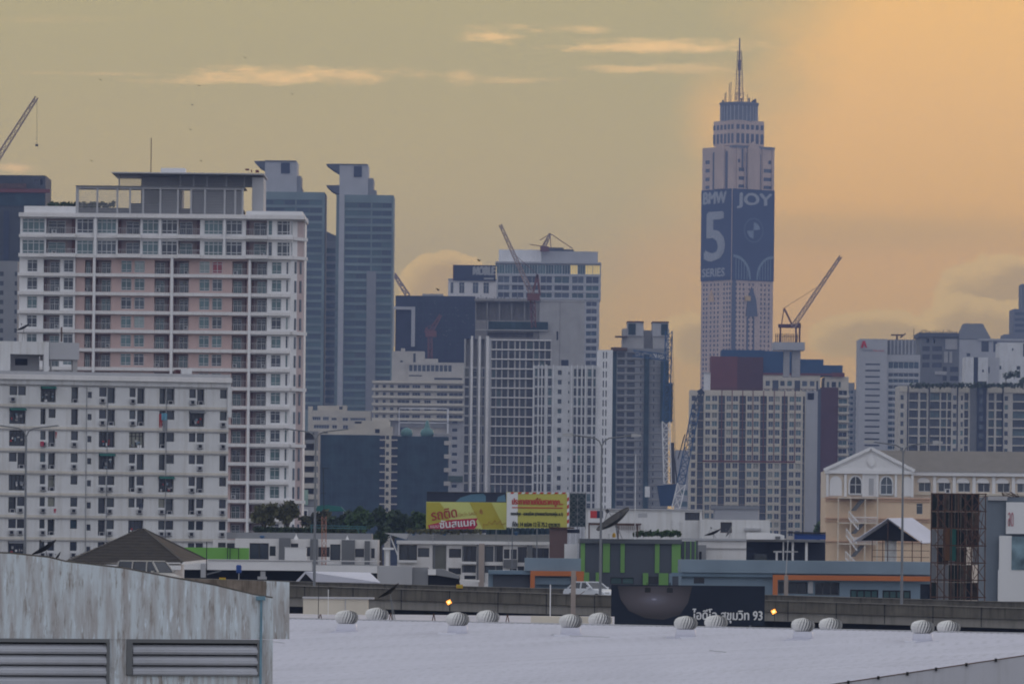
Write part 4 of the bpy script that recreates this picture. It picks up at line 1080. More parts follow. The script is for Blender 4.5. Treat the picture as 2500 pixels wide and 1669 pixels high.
b.part('net_seam', M['nets'], [(771 + k * 13, 771.7 + k * 13, 1062, None, -.1, -.004) for k in range(1, 12)] + [(771, 927, 1080 + k * 19.5, 1080.6 + k * 19.5, -.12, -.105) for k in range(10)])
b.part('cap', M['cream'], [(865, 950, 1026, 1062, .5, 14), (775, 870, 1047, 1056, 1, 14), (800, 872, 1056, 1061, .6, 10)])
b.part('cap_block', M['cream'], [(908, 948, 1024, 1034, 3, 12)]); b.part('cap_opening', M['dark'], [(865, 882, 1028, 1033, .35, .495), (915, 926, 1046, 1056, .35, .495)])
ops = [(942, 949.5, y0, y1, .9, 'plain', 'mid') for y0, y1 in rows(1062, 19.55, 12, 11)]
b.wall(940, 955, 1040, None, -1.5, 14, M['cream'], ops, name='stair_tower')
m = MB()
b.part('landing', M['cream'], [(927, 970, 1071 + k * 19.55, 1074 + k * 19.55, -1.2, -.1) for k in range(11)])
b.part('landing_recess', M['navy'], [(927, 940, 1062, None, -.3, 8), (955, 970, 1062, None, -.3, 8)])
b.finish()
b = Bld('netted_building', 'dark green netted block with two green domes on its roof', 'building', 970, 2000, 1030, 1120)
b.part('net_wall', M['net'], [(970, 1094, 1065, None, 0, 18)])
b.part('net_seam', M['nets'], [(970 + k * 13, 970.7 + k * 13, 1066, None, -.1, -.004) for k in range(1, 9)] + [(970, 1094, 1084 + k * 19.5, 1084.6 + k * 19.5, -.12, -.105) for k in range(10)])
b.part('parapet', M['concl'], [(1060, 1100, 1057, 1062, -.3, 4)])
m = MB()
b.part('balcony', M['beige'], [(1084, 1100, y0, y1, -1.5, 1) for y0, y1 in rows(1075, 33, 5, 10)])
for xc, rr in ((992, 15), (1042, 17)):
    m = MB(); c = (b.T(xc), 3, b.Z(1056)); R = rr * K * 2000
    m.lathe([(R * .8, -1.3), (R * .95, -.6), (R, 0), (R * .86, R * .45), (R * .4, R * .75)] + ([(R * .38, R * 1.0), (R * .2, R * 1.7), (.02, R * 1.9)] if rr > 15 else [(.1, R * .85)]), c, 20)
    m.build('dome', M['dome'], b.e, smooth=True)
b.finish()
b = Bld('parking_block', 'grey parking block with dark open decks beside the condominium corner', 'building', 734, 1200, 755, 1150)
b.wall(728, 776, 1052, 1235, 0, 14, M['grey'], [(728.5, 766, y0, y1, 3, None, None) for y0, y1 in rows(1056, 26.5, 6, 17)])
b.part('deck_band', M['beige'], [(728, 776, y0, y1, -.4, -.005) for y0, y1 in rows(1099, 26.7, 5, 12)])
b.part('lower_wall', M['lgrey'], [(728, 776, 1236, None, 0, 14)])
b.part('pale_panel', surf('mint_panel', (0.30, 0.42, 0.36)), [(737, 753, 1195, 1232, -.5, -.41)]); b.part('opening', M['dark'], [(735, 750, 1246, 1262, -.2, -.005)])
b.part('white_frame', M['white2'], [(733, 753, 1243, 1246, -.4, -.2), (751, 753, 1246, 1264, -.4, -.2)])
# ================================================================== 11  pink and white condominium
b = Bld('condominium_block', 'large pink and white condominium with louvred roof pergola and balconies', 'condominium', 45, 950, 300, 900)
FY = [623 + 2] + [671.5 + 45.75 * k for k in range(14)]
def gl(*a): return pick(('teal', .42), ('mid', .22), ('dark', .2), ('curt', .16))
def balc(x0, x1, y0, y1, flip=None): return (x0, x1, y0, y1, 1.5, ('balc', (random.random() < .5) if flip is None else flip, 1.5, random.random() < .3), pick(('teal', .5), ('mid', .3), ('dark', .2)))
left, mid_, right = [], [], []
for i, yb in enumerate(FY):
    y0 = yb + (7 if i else 10); yw0, yw1 = y0 + 1, y0 + 30
    left += [(64, 89, yw0, yw1, .3, (2, 3), gl()), (153, 177, yw0, yw1, .3, (2, 3), gl()), balc(104, 144, y0, y0 + 34, True)]
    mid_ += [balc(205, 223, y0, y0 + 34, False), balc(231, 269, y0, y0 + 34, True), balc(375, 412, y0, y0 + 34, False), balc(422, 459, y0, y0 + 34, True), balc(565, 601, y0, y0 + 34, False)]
    for x0, x1 in ((293.5, 319), (326, 351), (484.5, 509.5), (516, 540.5)):
        mid_.append((x0, x1, yw0, yw1, .3, (2, 3), 'red' if (i == 0 and x0 == 516) else gl()))
    right += [balc(611, 650, y0, y0 + 34, True), (661, 685, yw0, yw1, .3, (2, 3), gl()), (696.5, 705, yw0, yw1, .3, (1, 3), gl())]
b.wall(45, 182, 625, None, 0, 16, M['white2'], left)
b.wall(182, 604, 625, None, 0.02, 16, M['pink'], mid_, label='pink rendered wall')
b.wall(604, 707, 625, None, 0, 16, M['white2'], right)
for k, yb in enumerate(FY[1:]):
    b.part('floor_band', M['white'], [(41, 707.5, yb - 4.2, yb + 3.8, -.75, -.02)])
b.part('column', M['white2'], [(224.5, 230.5, 625, None, -.95, -.015), (414, 420.5, 625, None, -.95, -.015), (604, 610, 625, None, -.95, -.025), (177, 181, 625, None, -.5, -.025)])
# top two storeys
tw = []
for y0 in (531, 583):
    tw += [(x0, x1, y0 + 4, y0 + 39, .3, (c, 3), pick(('teal', .6), ('mid', .25), ('dark', .15))) for x0, x1, c in ((51, 106, 4), (184, 225, 3), (233.5, 281, 4), (344, 384, 3), (391, 430, 3), (495, 541, 4), (548, 588, 3), (652, 661, 1), (673, 711, 3))]
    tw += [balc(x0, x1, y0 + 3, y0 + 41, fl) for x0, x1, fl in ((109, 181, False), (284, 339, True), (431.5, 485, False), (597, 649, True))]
b.wall(46, 712, 528, 625, -.1, 16, M['white2'], tw, name='penthouse_wall')
m = MB()
b.part('balcony_slab', M['white'], [(x0, x1, y, y + 9, -1.9, -.9) for y in (571, 619) for x0, x1 in ((106, 181), (281, 340), (431, 486), (597, 650))])
b.part('floor_band', M['white'], [(43, 712, 574, 581, -.8, -.11), (42, 712, 620, 629, -1.0, -.11)])
b.part('column', M['white2'], [(226, 232.5, 530, 625, -1.1, -.12), (385, 390, 530, 625, -.6, -.12), (541.5, 547.5, 530, 625, -.9, -.12)])
# chamfered end bay (turns away to the right)
t0 = b.T(707.5)
def cham(name, mat, x0, x1, y0, y1, a0, a1, th=0.25, label=None):
    """box on the end bay: plane turned 55 degrees, from depth 0"""
    m = MB(); m.xf = Matrix.Translation((t0, 0.0, 0)) @ Matrix.Rotation(math.radians(62), 4, 'Z')
    kx = K * 950 / math.cos(math.radians(62))
    m.box((x0 - 707.5) * kx, (x1 - 707.5) * kx, a0, a1, 0 if y1 is None else b.Z(y1), b.Z(y0)); return m.build(name, mat, b.e, label=label)
cham('end_bay_wall', M['white2'], 707.5, 722, 534, None, 0, 3)
cham('end_bay_wall', surf('end_bay_pink', (0.50, 0.40, 0.39)), 722, 737.5, 534, None, 0.03, 3)
m = MB(); m.box(t0, b.T(737) , 8, 16, 0, b.Z(534, 8)); m.build('rear_wall', M['white2'], b.e)
for yb in FY:
    cham('end_window', M['gmid'], 716, 720, yb + 9, yb + 38, -.08, -.01); cham('end_window', M['gmid'], 728, 732, yb + 8, yb + 38, -.06, .02)
for yb in (530, 578, 625) + tuple(FY[4::3]): cham('end_band', M['white'], 707, 740, yb - 4, yb + 4, -.5, -.09)
# roof: cornice, parapets, pergola, penthouse
b.part('cornice', M['white'], [(42, 741, 521, 531, -1.4, 14)])
b.part('parapet', M['white2'], [(55, 182, 505, 522, -.4, 12), (597, 735, 512, 522, -.6, 12)])
b.part('roof_terrace_wall', M['grey'], [(182, 590, 508, 521, 4, 12)])
b.part('penthouse', M['lgrey'], [(340, 440, 432, 520, 8, 14), (611, 639, 430, 513, 2, 12)])
m = MB(); b.bx(m, 268, 640, 420, 423, 0, 15); m.build('penthouse_roof', M['lgrey'], b.e)
b.part('roof_box', M['white2'], [(388, 447, 409, 421, 3, 7)])
m = MB()
b.bx(m, 181, 592, 455, 461, -.6, -.2)
for x in (181, 231, 280, 311, 343, 385, 428, 460, 494, 542, 568, 586): b.bx(m, x, x + (7 if x in (181,) else 4.5), 461, 521, -.55, -.25)
for x in (285, 434, 466, 499, 546, 590, 611): b.bx(m, x, x + 3.5, 425, 456, 3.7, 4)
m.build('pergola_frame', M['lgrey'], b.e)
b.part('pergola_top', M['mgrey'], [(180, 593, 453.5, 455.5, -.9, 8)])
m = MB()
for k in range(15):
    y = 464 + k * 3.9
    b.bx(m, 188, 586, y, y + 1.1, -.38, -.32)
for k in range(8):
    y = 428 + k * 3.6
    b.bx(m, 290, 611, y, y + 1.2, 3.8, 3.9)
m.build('louvre', M['lgrey'], b.e, kind='stuff')
b.part('louvre_wall', M['grey'], [(386, 428, 464, 521, 1.5, 2), (460, 586, 463, 521, 1.2, 1.6), (436, 611, 427, 454, 5, 6)]); b.part('louvre_wall', M['mgrey'], [(311, 384, 496, 521, 1.6, 2.2)])
m = MB(); m.bar((b.T(358), 6, b.Z(421)), (b.T(358), 6, b.Z(330)), .09); m.build('aerial', M['rust'], b.e)
b.finish()
rt = Bld('rooftop_sculpture', 'small dark rooftop fittings standing on the pergola roof of the pink condominium', 'roof fittings', 597, 953, 615, 418, zb=H + 0)
m = MB(); rt.bx(m, 599, 608, 412, 416, 0, .5); rt.bx(m, 624, 632, 415, 421, 0, .5); m.bar((rt.T(614), .2, rt.Z(421)), (rt.T(614), .2, rt.Z(414)), .12)
m.build('fitting', M['brick'], rt.e)
foliage('roof_hedge', 'clipped dark hedge on the roof terrace of the pink condominium', 'hedge', 954, [(124 + k * 8, 500, 7) for k in range(20)], 60, M['leaf1'], .3, 1.4, False)

# ================================================================== 12  old white apartment block
b = Bld('apartment_block', 'old white apartment block, stained, cluttered with air conditioners and laundry', 'apartments', -40, 745, 100, 1000, math.radians(15))
LY = [941 + 54 * k for k in range(8)]
ops, acs, junk = [], [], []
bays = [(23, 42, 44, 63), (99, 112, 119, 136), (174, 191), (214, 224), (242, 260, 262, 281), (316, 331, 335, 353), (389, 405, 407, 426), (462, 478, 481, 499), (537, 554)]
for i, y in enumerate(LY):
    for bi, q in enumerate(bays):
        if bi == 3: ops.append((q[0], q[1], y + 13, y + 28, .35, (1, 1, M['framed']), 'dark')); continue
        r = random.random()
        v = lambda: pick(('dark', .62), ('mid', .3), ('beige', .05), ('blue', .03))
        if len(q) == 4 and r < .3:
            ops.append((q[0], q[3], y + 2, y + 40, .9, (4, 2, M['framed']), v())); junk.append((q[0], q[3], y)); 
        else:
            for k in range(0, len(q), 2):
                if random.random() < .35: ops.append((q[k], q[k + 1], y + 2, y + 40, .9, (1, 2, M['framed']), v())); acs.append((q[k] + 4, y + 31, .55))
                else: ops.append((q[k], q[k + 1], y + 2, y + 24, .45, (1, 1, M['framed']), v())); acs.append((q[k] + 1, y + 29, -.02))
b.wall(-40, 558, 938, None, 0, 14, M['offw'], ops)
b.part('floor_ledge', M['concl'], [(-40, 559, y - 2.2, y, -.22, -.005) for y in LY])
b.part('spandrel', surf('pale_cream_band', (.60, .56, .50), streak=.5, stain=(.38, .35, .30)), [(-40, 559, y - 8.5, y - 2.6, -.10, -.005) for y in LY[1:]])
b.part('pipe', M['steeld'], [(x, x + 1.3, 940, None, -.2, -.12) for x in (211, 262, 406)])
for k, (x, y, dd) in enumerate(acs):
    if random.random() < .25: continue
    m = MB(); t, z = b.T(x), b.Z(y); a = MB()
    m.box(t, t + .72, dd - .32, dd, z - .55, z); m.box(t + .12, t + .55, dd - .335, dd - .322, z - .48, z - .08, 1)
    m.box(t, t + .72, dd - .3, dd, z - .62, z - .56, 1)
    m.build('air_conditioner', [M['lgrey'], M['dark']], b.e)
for (x0, x1, y) in junk[:14]:
    for k in range(6):
        x = x0 + 2 + random.random() * (x1 - x0 - 8); yy = y + 14 + random.random() * 20
        m = MB(); b.bx(m, x, x + 2 + 4 * random.random(), yy, yy + 3 + 5 * random.random(), .1, .3); m.build('stored_item', random.choice([M['lgrey'], M['steeld'], M['bluel'], M['concl'], M['cloth_r'], M['white2']]), b.e)
    if random.random() < .5:
        m = MB(); m.quad([(b.T(x0), -.05, b.Z(y + 1)), (b.T(x1), -.05, b.Z(y + 1)), (b.T(x1), -.9, b.Z(y + 7)), (b.T(x0), -.9, b.Z(y + 7))]); m.quad([(b.T(x0), -.05, b.Z(y + 1.6)), (b.T(x1), -.05, b.Z(y + 1.6)), (b.T(x1), -.9, b.Z(y + 7.6)), (b.T(x0), -.9, b.Z(y + 7.6))])
        m.build('awning', random.choice([M['lgrey'], M['cloth_g'], M['steeld']]), b.e)
b.part('roof_slab', M['lgrey'], [(-40, 562, 906, 914, -.5, 14)]); b.part('cornice', M['white'], [(-40, 566, 914, 926, -.9, -.01)]); b.part('top_band', M['offw'], [(-40, 564, 926, 938, -.35, 14)])
b.part('corner_post', M['offw'], [(556, 566, 938, 1011, -.4, 2)])
b.part('stair_house', M['offw'], [(-40, 24, 834, 906, 2, 10), (24, 118, 834, 865, 2, 10), (106, 118, 865, 906, 2, 3)])
b.part('stair_recess', M['lgrey'], [(24, 95, 865, 906, 5, 10)]); b.part('opening', M['dark'], [(36, 66, 876, 892, 4.9, 4.995)])
b.part('cantilever_room', M['lgrey'], [(119, 192, 835, 876, 2.4, 9)]); b.part('support', M['concl'], [(122, 126, 876, 906, 3, 3.4), (176, 188, 876, 906, 3, 3.6)])
b.part('roof_tank', M['offw'], [(444, 468, 893, 907, 3, 4.5)]); b.part('roof_box', M['brickd'], [(428, 442, 896, 907, 4, 5)])
b.finish()
def thing1(name, label, cat, D, ref, group=None, rz=0):
    e = empty(name, label, cat, W(ref[0], ref[1], D), rz, group); return e, W(ref[0], ref[1], D)
def dish(name, label, D, c, rad, ang, foot, mat, group=None, yaw=0.0, ring=True):
    """satellite dish: shallow bowl with rim, feed on struts and a post. ang = tilt of the edge in the view plane"""
    e, o = thing1(name, label, 'satellite dish', D, foot, group)
    cc = W(*c, D) - o; R = rad * K * D
    m = MB(); pr = [(R * t / 6, R * .28 * (t / 6) ** 2) for t in range(7)] + [(R * 1.02, R * .3), (R * t / 6, R * .28 * (t / 6) ** 2 - R * .02) if False else (R * 1.0, R * .27)]
    X = Matrix.Translation(cc) @ Matrix.Rotation(yaw, 4, 'Z') @ Matrix.Rotation(-ang, 4, 'Y')
    m.xf = X
    n = 26; b0 = len(m.v)
    for k in range(6):
        r0, r1 = R * k / 6, R * (k + 1) / 6; z0, z1 = R * .26 * (k / 6) ** 2, R * .26 * ((k + 1) / 6) ** 2
        for i in range(n):
            p, q = 2 * math.pi * i / n, 2 * math.pi * (i + 1) / n
            for dz in (0, -.03 * R):
                m.quad([(r0 * math.cos(p), r0 * math.sin(p), z0 + dz), (r1 * math.cos(p), r1 * math.sin(p), z1 + dz), (r1 * math.cos(q), r1 * math.sin(q), z1 + dz), (r0 * math.cos(q), r0 * math.sin(q), z0 + dz)])
    for i in range(n):
        p, q = 2 * math.pi * i / n, 2 * math.pi * (i + 1) / n
        m.bar((R * math.cos(p), R * math.sin(p), R * .26), (R * math.cos(q), R * math.sin(q), R * .26), R * .02)
    if ring:
        for i in range(10):
            p = 2 * math.pi * i / 10; m.bar((0, 0, -.04 * R), (R * math.cos(p), R * math.sin(p), R * .22), R * .018)
    m.build('bowl', mat, e)
    m = MB(); m.xf = X
    for i in range(3):
        p = 2 * math.pi * i / 3 + .4; m.bar((R * .75 * math.cos(p), R * .75 * math.sin(p), R * .15), (0, 0, R * .72), R * .015)
    m.box(-R * .07, R * .07, -R * .07, R * .07, R * .66, R * .84); m.build('feed', M['framed'], e)
    m = MB(); m.bar((0, 0, 0), cc * .92, max(.03, R * .04)); m.bar((cc.x * .5 + R * .3, 0, 0), cc * .95, max(.02, R * .025)); m.build('post', M['steeld'], e)
    return e
dish('satellite_dish', 'dark dish on the stair house of the old white apartment block', 742, (58, 802), 17, math.radians(28), (54, 832), M['black'])
e, o = thing1('roof_aerial', 'striped pole on the cantilevered rooftop room of the old apartment block', 'aerial', 742, (150, 834))
m = MB(); m.bar((0, 0, 0), (0, 0, W(150, 798, 742).z - o.z), .12, 0, 6); m.build('pole', M['rust'], e)
# laundry
def laundry(name, label, cat, mats, D, pts):
    e, o = thing1(name, label, cat, D, pts[0][:2])
    for k, (x, y, w_, h_, mm) in enumerate(pts):
        m = MB(); p = W(x, y, D) - o; s = K * D
        for j in range(4):
            x0, x1 = p.x + w_ * s * j / 4, p.x + w_ * s * (j + 1) / 4; d0, d1 = .06 * math.sin(j * 2.1), .06 * math.sin((j + 1) * 2.1)
            m.quad([(x0, d0, p.z), (x1, d1, p.z), (x1 - .03, d1 - .05, p.z - h_ * s), (x0 + .02, d0 - .05, p.z - h_ * s)])
        sm = m.build('hanging_cloth', mm, e); md = sm.modifiers.new('thick', 'SOLIDIFY'); md.thickness = .02
    return e
def dk(x): return 745 + (x - 0) * K * 745 * math.tan(math.radians(15)) * .96
laundry('laundry', 'red cloth and blue sheet drying outside a window of the old apartment block', 'laundry', None, dk(390) - 1.6, [(388, 1010, 8, 34, M['cloth_r']), (394, 1008, 14, 17, M['cloth_b']), (397, 1024, 12, 28, M['steeld'])])
laundry('laundry', 'small red towels hung beside the second window column of the old apartment block', 'laundry', None, dk(120) - .9, [(135, 1054, 4, 16, M['cloth_r']), (98, 1077, 9, 12, M['bcrim'])])
laundry('laundry', 'dark cloth and pink towel on a lower balcony of the old apartment block', 'laundry', None, dk(140) - .9, [(131, 1241, 6, 11, M['bcrim']), (339, 1229, 10, 14, M['navy'])])

# ================================================================== 13  peach building with pediment
b = Bld('classical_building', 'peach building with white pediment, arched windows and outside fire stairs', 'building', 2016, 850, 2120, 1200)
arch = []
b.wall(2016, 2232, 1150, 1214, 0, 14, surf('ivory_render', (0.70, 0.60, 0.50), streak=.2, stain=(.5, .42, .33), var=.05), [(2076, 2102, 1178, 1204, .5, None, None), (2151, 2177, 1178, 1204, .5, None, None), (2237 - 6, 2237 - 5, 1190, 1191, .1, None, None)][:2], name='arcade_storey')
b.wall(2016, 2272, 1214, None, .1, 14, M['peach'], [(2238, 2253, 1227, 1253, .4, (1, 2), 'mid')], name='lower_wall', label='peach rendered wall')
def archm(m, x0, x1, ys, ybot, ytop, d0, d1, mi=0, n=10):
    a0, a1 = b.T(x0), b.T(x1); zc = b.Z(ys); rz = b.Z(ytop) - zc; c = (a0 + a1) / 2; r = (a1 - a0) / 2
    m.prism([(a0, b.Z(ybot)), (a1, b.Z(ybot))] + [(c + r * math.cos(math.pi * i / n), zc + rz * math.sin(math.pi * i / n)) for i in range(n + 1)], d0, d1, mi)
for x0, x1 in ((2074, 2103), (2149.5, 2178.5)):
    m = MB(); archm(m, x0 + 1, x1 - 1, 1180, 1204, 1163, -.16, -.12); o_ = m.build('arched_window', M['gdark'] if x0 < 2100 else M['gmid'], b.e)
    m = MB(); c = (b.T(x0) + b.T(x1)) / 2
    m.box(c - .05, c + .05, -.24, -.17, b.Z(1204), b.Z(1163)); m.box(b.T(x0), b.T(x1), -.25, -.17, b.Z(1183.5), b.Z(1182)); m.box(b.T(x0 - 1), b.T(x1 + 1), -.4, -.17, b.Z(1208), b.Z(1204)); m.build('frame', M['frame'], o_)
    m = MB(); archm(m, x0 - 3, x1 + 3, 1180, 1206, 1159.5, -.115, -.005); m.build('arch_surround', M['white2'], b.e)
for x0, x1 in ((2025, 2055), (2201, 2227)):
    m = MB(); archm(m, x0, x1, 1180, 1210, 1162, -.14, -.005); m.build('blind_arch', M['white2'], b.e)
b.part('centre_panel', M['white2'], [(2107, 2143, 1156, 1211, -.1, -.004)]); b.part('door', M['lgrey'], [(2121, 2133, 1167, 1208, -.16, -.105)])
b.part('pilaster', M['white2'], [(x, x + 6, 1157, 1212, -.3, -.12) for x in (2017, 2061, 2105, 2139, 2184, 2224)])
m = MB(); m.prism([b.f(2013, 1148), b.f(2231, 1150), b.f(2126, 1095)], -.3, 6); m.build('pediment', M['white2'], b.e)
m = MB()
for p, q in (((2011, 1147), (2126, 1094)), ((2126, 1094), (2233, 1149))):
    A, B_ = b.f(*p), b.f(*q); m.bar((A[0], -.5, A[1]), (B_[0], -.5, B_[1]), .32)
for p, q in (((2030, 1145), (2126, 1101)), ((2126, 1101), (2220, 1146))):
    A, B_ = b.f(*p), b.f(*q); m.bar((A[0], -.35, A[1]), (B_[0], -.35, B_[1]), .14)
m.build('raking_cornice', M['white2'], b.e)
m = MB(); c = b.f(2127, 1126); m.xf = Matrix.Translation((c[0], -.34, c[1])) @ Matrix.Rotation(math.pi / 2, 4, 'X'); m.lathe([(.62, -.1), (.62, .12), (.48, .12), (.48, .2), (.01, .22)], (0, 0, 0), 20); m.v = [(c[0] + (x - c[0]), y, c[1] + (z - c[1]) * 1.35) for x, y, z in m.v]; m.build('medallion', M['white2'], b.e)
b.part('entablature', M['white2'], [(2013, 2232, 1147, 1156, -.55, -.01), (2232, 2560, 1149, 1159, 2.2, 3)])
b.part('string_course', surf('peach_moulding', (0.60, 0.38, 0.27)), [(2014, 2272, 1214, 1217, -.3, .09), (2014, 2272, 1221, 1223, -.15, .09), (2014, 2272, 1264, 1266.5, -.3, .09), (2014, 2272, 1271, 1273, -.15, .09), (2014, 2272, 1320, 1322.5, -.3, .09)])
m = MB(); m.quad([(b.T(2150, 10), 10, b.Z(1098.5, 10)), (b.T(2560, 10), 10, b.Z(1098.5, 10)), (b.T(2560, 2), 2, b.Z(1149, 2)), (b.T(2232, 2), 2, b.Z(1149, 2))])
m.quad([(b.T(2126, -.2), -.2, b.Z(1095, -.2)), (b.T(2150, 10), 10, b.Z(1098.5, 10)), (b.T(2234, 2), 2, b.Z(1150, 2)), (b.T(2232, -.3), -.3, b.Z(1149.5, -.3))])
m.build('tiled_roof', M['slate'], b.e)
ops = []
wx = [2257.5 + 48.2 * k for k in range(6)]
for x in wx: ops.append((x - 15, x + 15, 1175, 1198, .5, (2, 1), pick(('dark', .7), ('mid', .3))))
b.wall(2232, 2560, 1158, None, 3, 14, bpy.data.materials['ivory_render'], ops, name='wing_wall')
for x in wx:
    m = MB(); archm(m, x - 16, x + 16, 1175, 1175.5, 1163, 2.8, 2.99); m.build('blind_arch', M['white2'], b.e)
    b.part('pilaster', M['white2'], [(x + 20, x + 28, 1160, 1205, 2.7, 2.995)])
b.part('sill_course', M['cream'], [(2232, 2560, 1201, 1206, 2.6, 2.99)])
# fire stairs
m = MB()
for x in (2045, 2075, 2110.5, 2140.5): m.bar((b.T(x), -2.2, 0), (b.T(x), -2.2, b.Z(1215)), .13)
for y in (1215, 1276, 1327, 1380):
    b.bx(m, 2048, 2141, y - 1, y + 1.6, -2.4, -.3)
m.build('stair_frame', surf('stair_frame_paint', (.62, .54, .45)), b.e)
for (p, q) in (((2083, 1246), (2106, 1219)), ((2083, 1302), (2106, 1278)), ((2082, 1358), (2106, 1330))):
    A, B_ = b.f(*p, -1.4), b.f(*q, -1.4); m = MB(); m.prism([(A[0] - .35, A[1]), (A[0] + .35, A[1]), (B_[0] + .35, B_[1]), (B_[0] - .35, B_[1])], -1.6, -.8); m.build('stair_flight', M['mgrey'], b.e)
for (p, q) in (((2072, 1247), (2096, 1275)), ((2066, 1290), (2092, 1326)), ((2064, 1345), (2090, 1372))):
    A, B_ = b.f(*p, -2.3), b.f(*q, -2.3); m = MB()
    m.bar((A[0], -2.3, A[1]), (B_[0], -2.3, B_[1]), .1); m.bar((A[0], -2.3, A[1] - 1), (B_[0], -2.3, B_[1] - 1), .12)
    for k in range(7):
        t = k / 6; m.bar((A[0] + (B_[0] - A[0]) * t, -2.3, A[1] + (B_[1] - A[1]) * t - 1), (A[0] + (B_[0] - A[0]) * t, -2.3, A[1] + (B_[1] - A[1]) * t), .04)
    m.build('stair_railing', M['white2'], b.e)
m = MB()
for y in (1262, 1312):
    m.bar((b.T(2078), -2.35, b.Z(y)), (b.T(2140), -2.35, b.Z(y)), .06)
    for k in range(20): m.bar((b.T(2078 + k * 3.2), -2.35, b.Z(y)), (b.T(2078 + k * 3.2), -2.35, b.Z(y + 14)), .035)
m.build('landing_railing', M['white2'], b.e)
b.finish()
e, o = thing1('air_conditioner', 'white air conditioner on the arcade of the peach building', 'air conditioner', 851, (2307, 1203))
m = MB(); m.box(0, .75, -.3, 0, 0, .6); m.box(.15, .6, -.32, -.301, .08, .5, 1); m.build('casing', [M['white2'], M['dark']], e)

# open-sided shed with steel tank
b = Bld('roof_shed', 'open shed with pale gabled sheet roof in front of the peach building', 'shed', 2085, 600, 2150, 1300)
m = MB(); A, B_, C_ = b.f(2083, 1320), b.f(2167, 1264), b.f(2253, 1325)
dp = 5.2
Rg = (b.T(2243, 0) , b.Z(1265)); 
m.quad([(A[0], 0, A[1]), (B_[0], 0, B_[1]), (B_[0] + 2.9, dp, B_[1] + .1), (A[0] + 2.9, dp, A[1] + .1)])
m.quad([(B_[0], 0, B_[1]), (C_[0], 0, C_[1]), (C_[0] + 2.9, dp, C_[1] + .1), (B_[0] + 2.9, dp, B_[1] + .1)])
ob = m.build('roof', M['metalroof'], b.e); md = ob.modifiers.new('t', 'SOLIDIFY'); md.thickness = .06
m = MB(); m.prism([(A[0] + .3, A[1] + .1), (C_[0] - .3, C_[1] + .15), (B_[0], B_[1] - .15)], 1.2, 1.3); m.build('gable_shade_sheet', M['dark'], b.e)  # dark sheet standing in for the shaded interior of the open gable
m = MB()
for x in (2130, 2156, 2168, 2250, 2228): m.bar((b.T(x), .2, b.Z(1376)), (b.T(x), .2, b.Z(1318 if x != 2168 else 1270)), .06)
for y in (1342, 1358): m.bar((b.T(2130), .2, b.Z(y)), (b.T(2270), .2, b.Z(y + 1)), .04)
m.build('post', M['rust'], b.e)
m = MB(); m.box(b.T(2085), b.T(2256), .1, 5, 0, b.Z(1376)); m.build('base', M['lgrey'], b.e)
e, o = thing1('water_tank', 'ribbed steel water tank standing under the gabled shed', 'water tank', 601.5, (2176, 1374))
m = MB(); R = 15 * K * 601; pr = []
for k in range(14): pr += [(R, k * .2), (R * 1.04, k * .2 + .06), (R, k * .2 + .12)]
pr += [(R * .8, 14 * .2 + .12), (R * .2, 3.15)]
m.lathe(pr, (0, 1.0, 0), 24); m.build('tank_body', M['steel'], e)
# ================================================================== 14  billboards
b = Bld('billboard', 'wide yellow billboard with slanted red Thai headline', 'billboard', 1040, 600, 1140, 1255)
pn = b.part('panel', M['yellowl'], [(1040.5, 1236, 1225, 1291, 0, .4)])
def pp(name, mat, pts, d, par=pn): return b.poly(name, mat, pts, d, d + .02, parent=par)
pp('colour_band', M['yellowd'], [(1041, 1226), (1074, 1226), (1096, 1258), (1100, 1290), (1041, 1290)], -.03)
pp('colour_band', M['yellowd'], [(1146, 1226), (1200, 1226), (1232, 1290), (1178, 1290)], -.03)
pp('crimson_strip', M['bcrim'], [(1045, 1281), (1101, 1268), (1167, 1264), (1162, 1272), (1166, 1280), (1158, 1290.5), (1048, 1290.5)], -.06)
s_ = K * 600
text_obj('รถติด', 62 * s_, 24 * s_, surf('sign_dark_red', (.36, .05, .04)), pn, (b.T(1055), -.05, b.Z(1271)), thick=.03, bold=.04, tilt=math.radians(9))
text_obj('นี่หว่า SAD', 44 * s_, 10 * s_, surf('sign_brown', (.38, .20, .03)), pn, (b.T(1120), -.05, b.Z(1261)), thick=.02, tilt=math.radians(7))
text_obj('ซันสแนค', 86 * s_, 19 * s_, M['bwhite'], pn, (b.T(1074), -.075, b.Z(1289.5)), thick=.03, bold=.04, tilt=math.radians(5))
text_obj('แบบ', 20 * s_, 7 * s_, M['bwhite'], pn, (b.T(1051), -.075, b.Z(1289.5)), thick=.02, tilt=math.radians(5))
m = MB(); P_ = [(1181, 1290), (1180, 1278), (1190, 1281), (1194, 1272), (1201, 1280), (1208, 1269), (1213, 1279), (1222, 1270), (1225, 1280), (1234, 1276)]
for p, q in zip(P_, P_[1:]):
    A, B_ = b.f(*p), b.f(*q); m.bar((A[0], -.05, A[1]), (B_[0], -.05, B_[1]), .035)
m.build('line_drawing', bpy.data.materials['sign_brown'], pn)
m = MB()
for r in (5, 9):
    for k in range(5):
        a0, a1 = -.5 + k * .3, -.5 + (k + 1) * .3; c = b.f(1168, 1250)
        m.bar((c[0] + r * s_ * math.cos(a0), -.05, c[1] + r * s_ * math.sin(a0)), (c[0] + r * s_ * math.cos(a1), -.05, c[1] + r * s_ * math.sin(a1)), .05)
m.build('wave_mark', bpy.data.materials['sign_dark_red'], pn)
b.part('support_post', M['steeld'], [(x, x + 3, 1291, None, .1, .35) for x in (1060, 1130, 1210)])

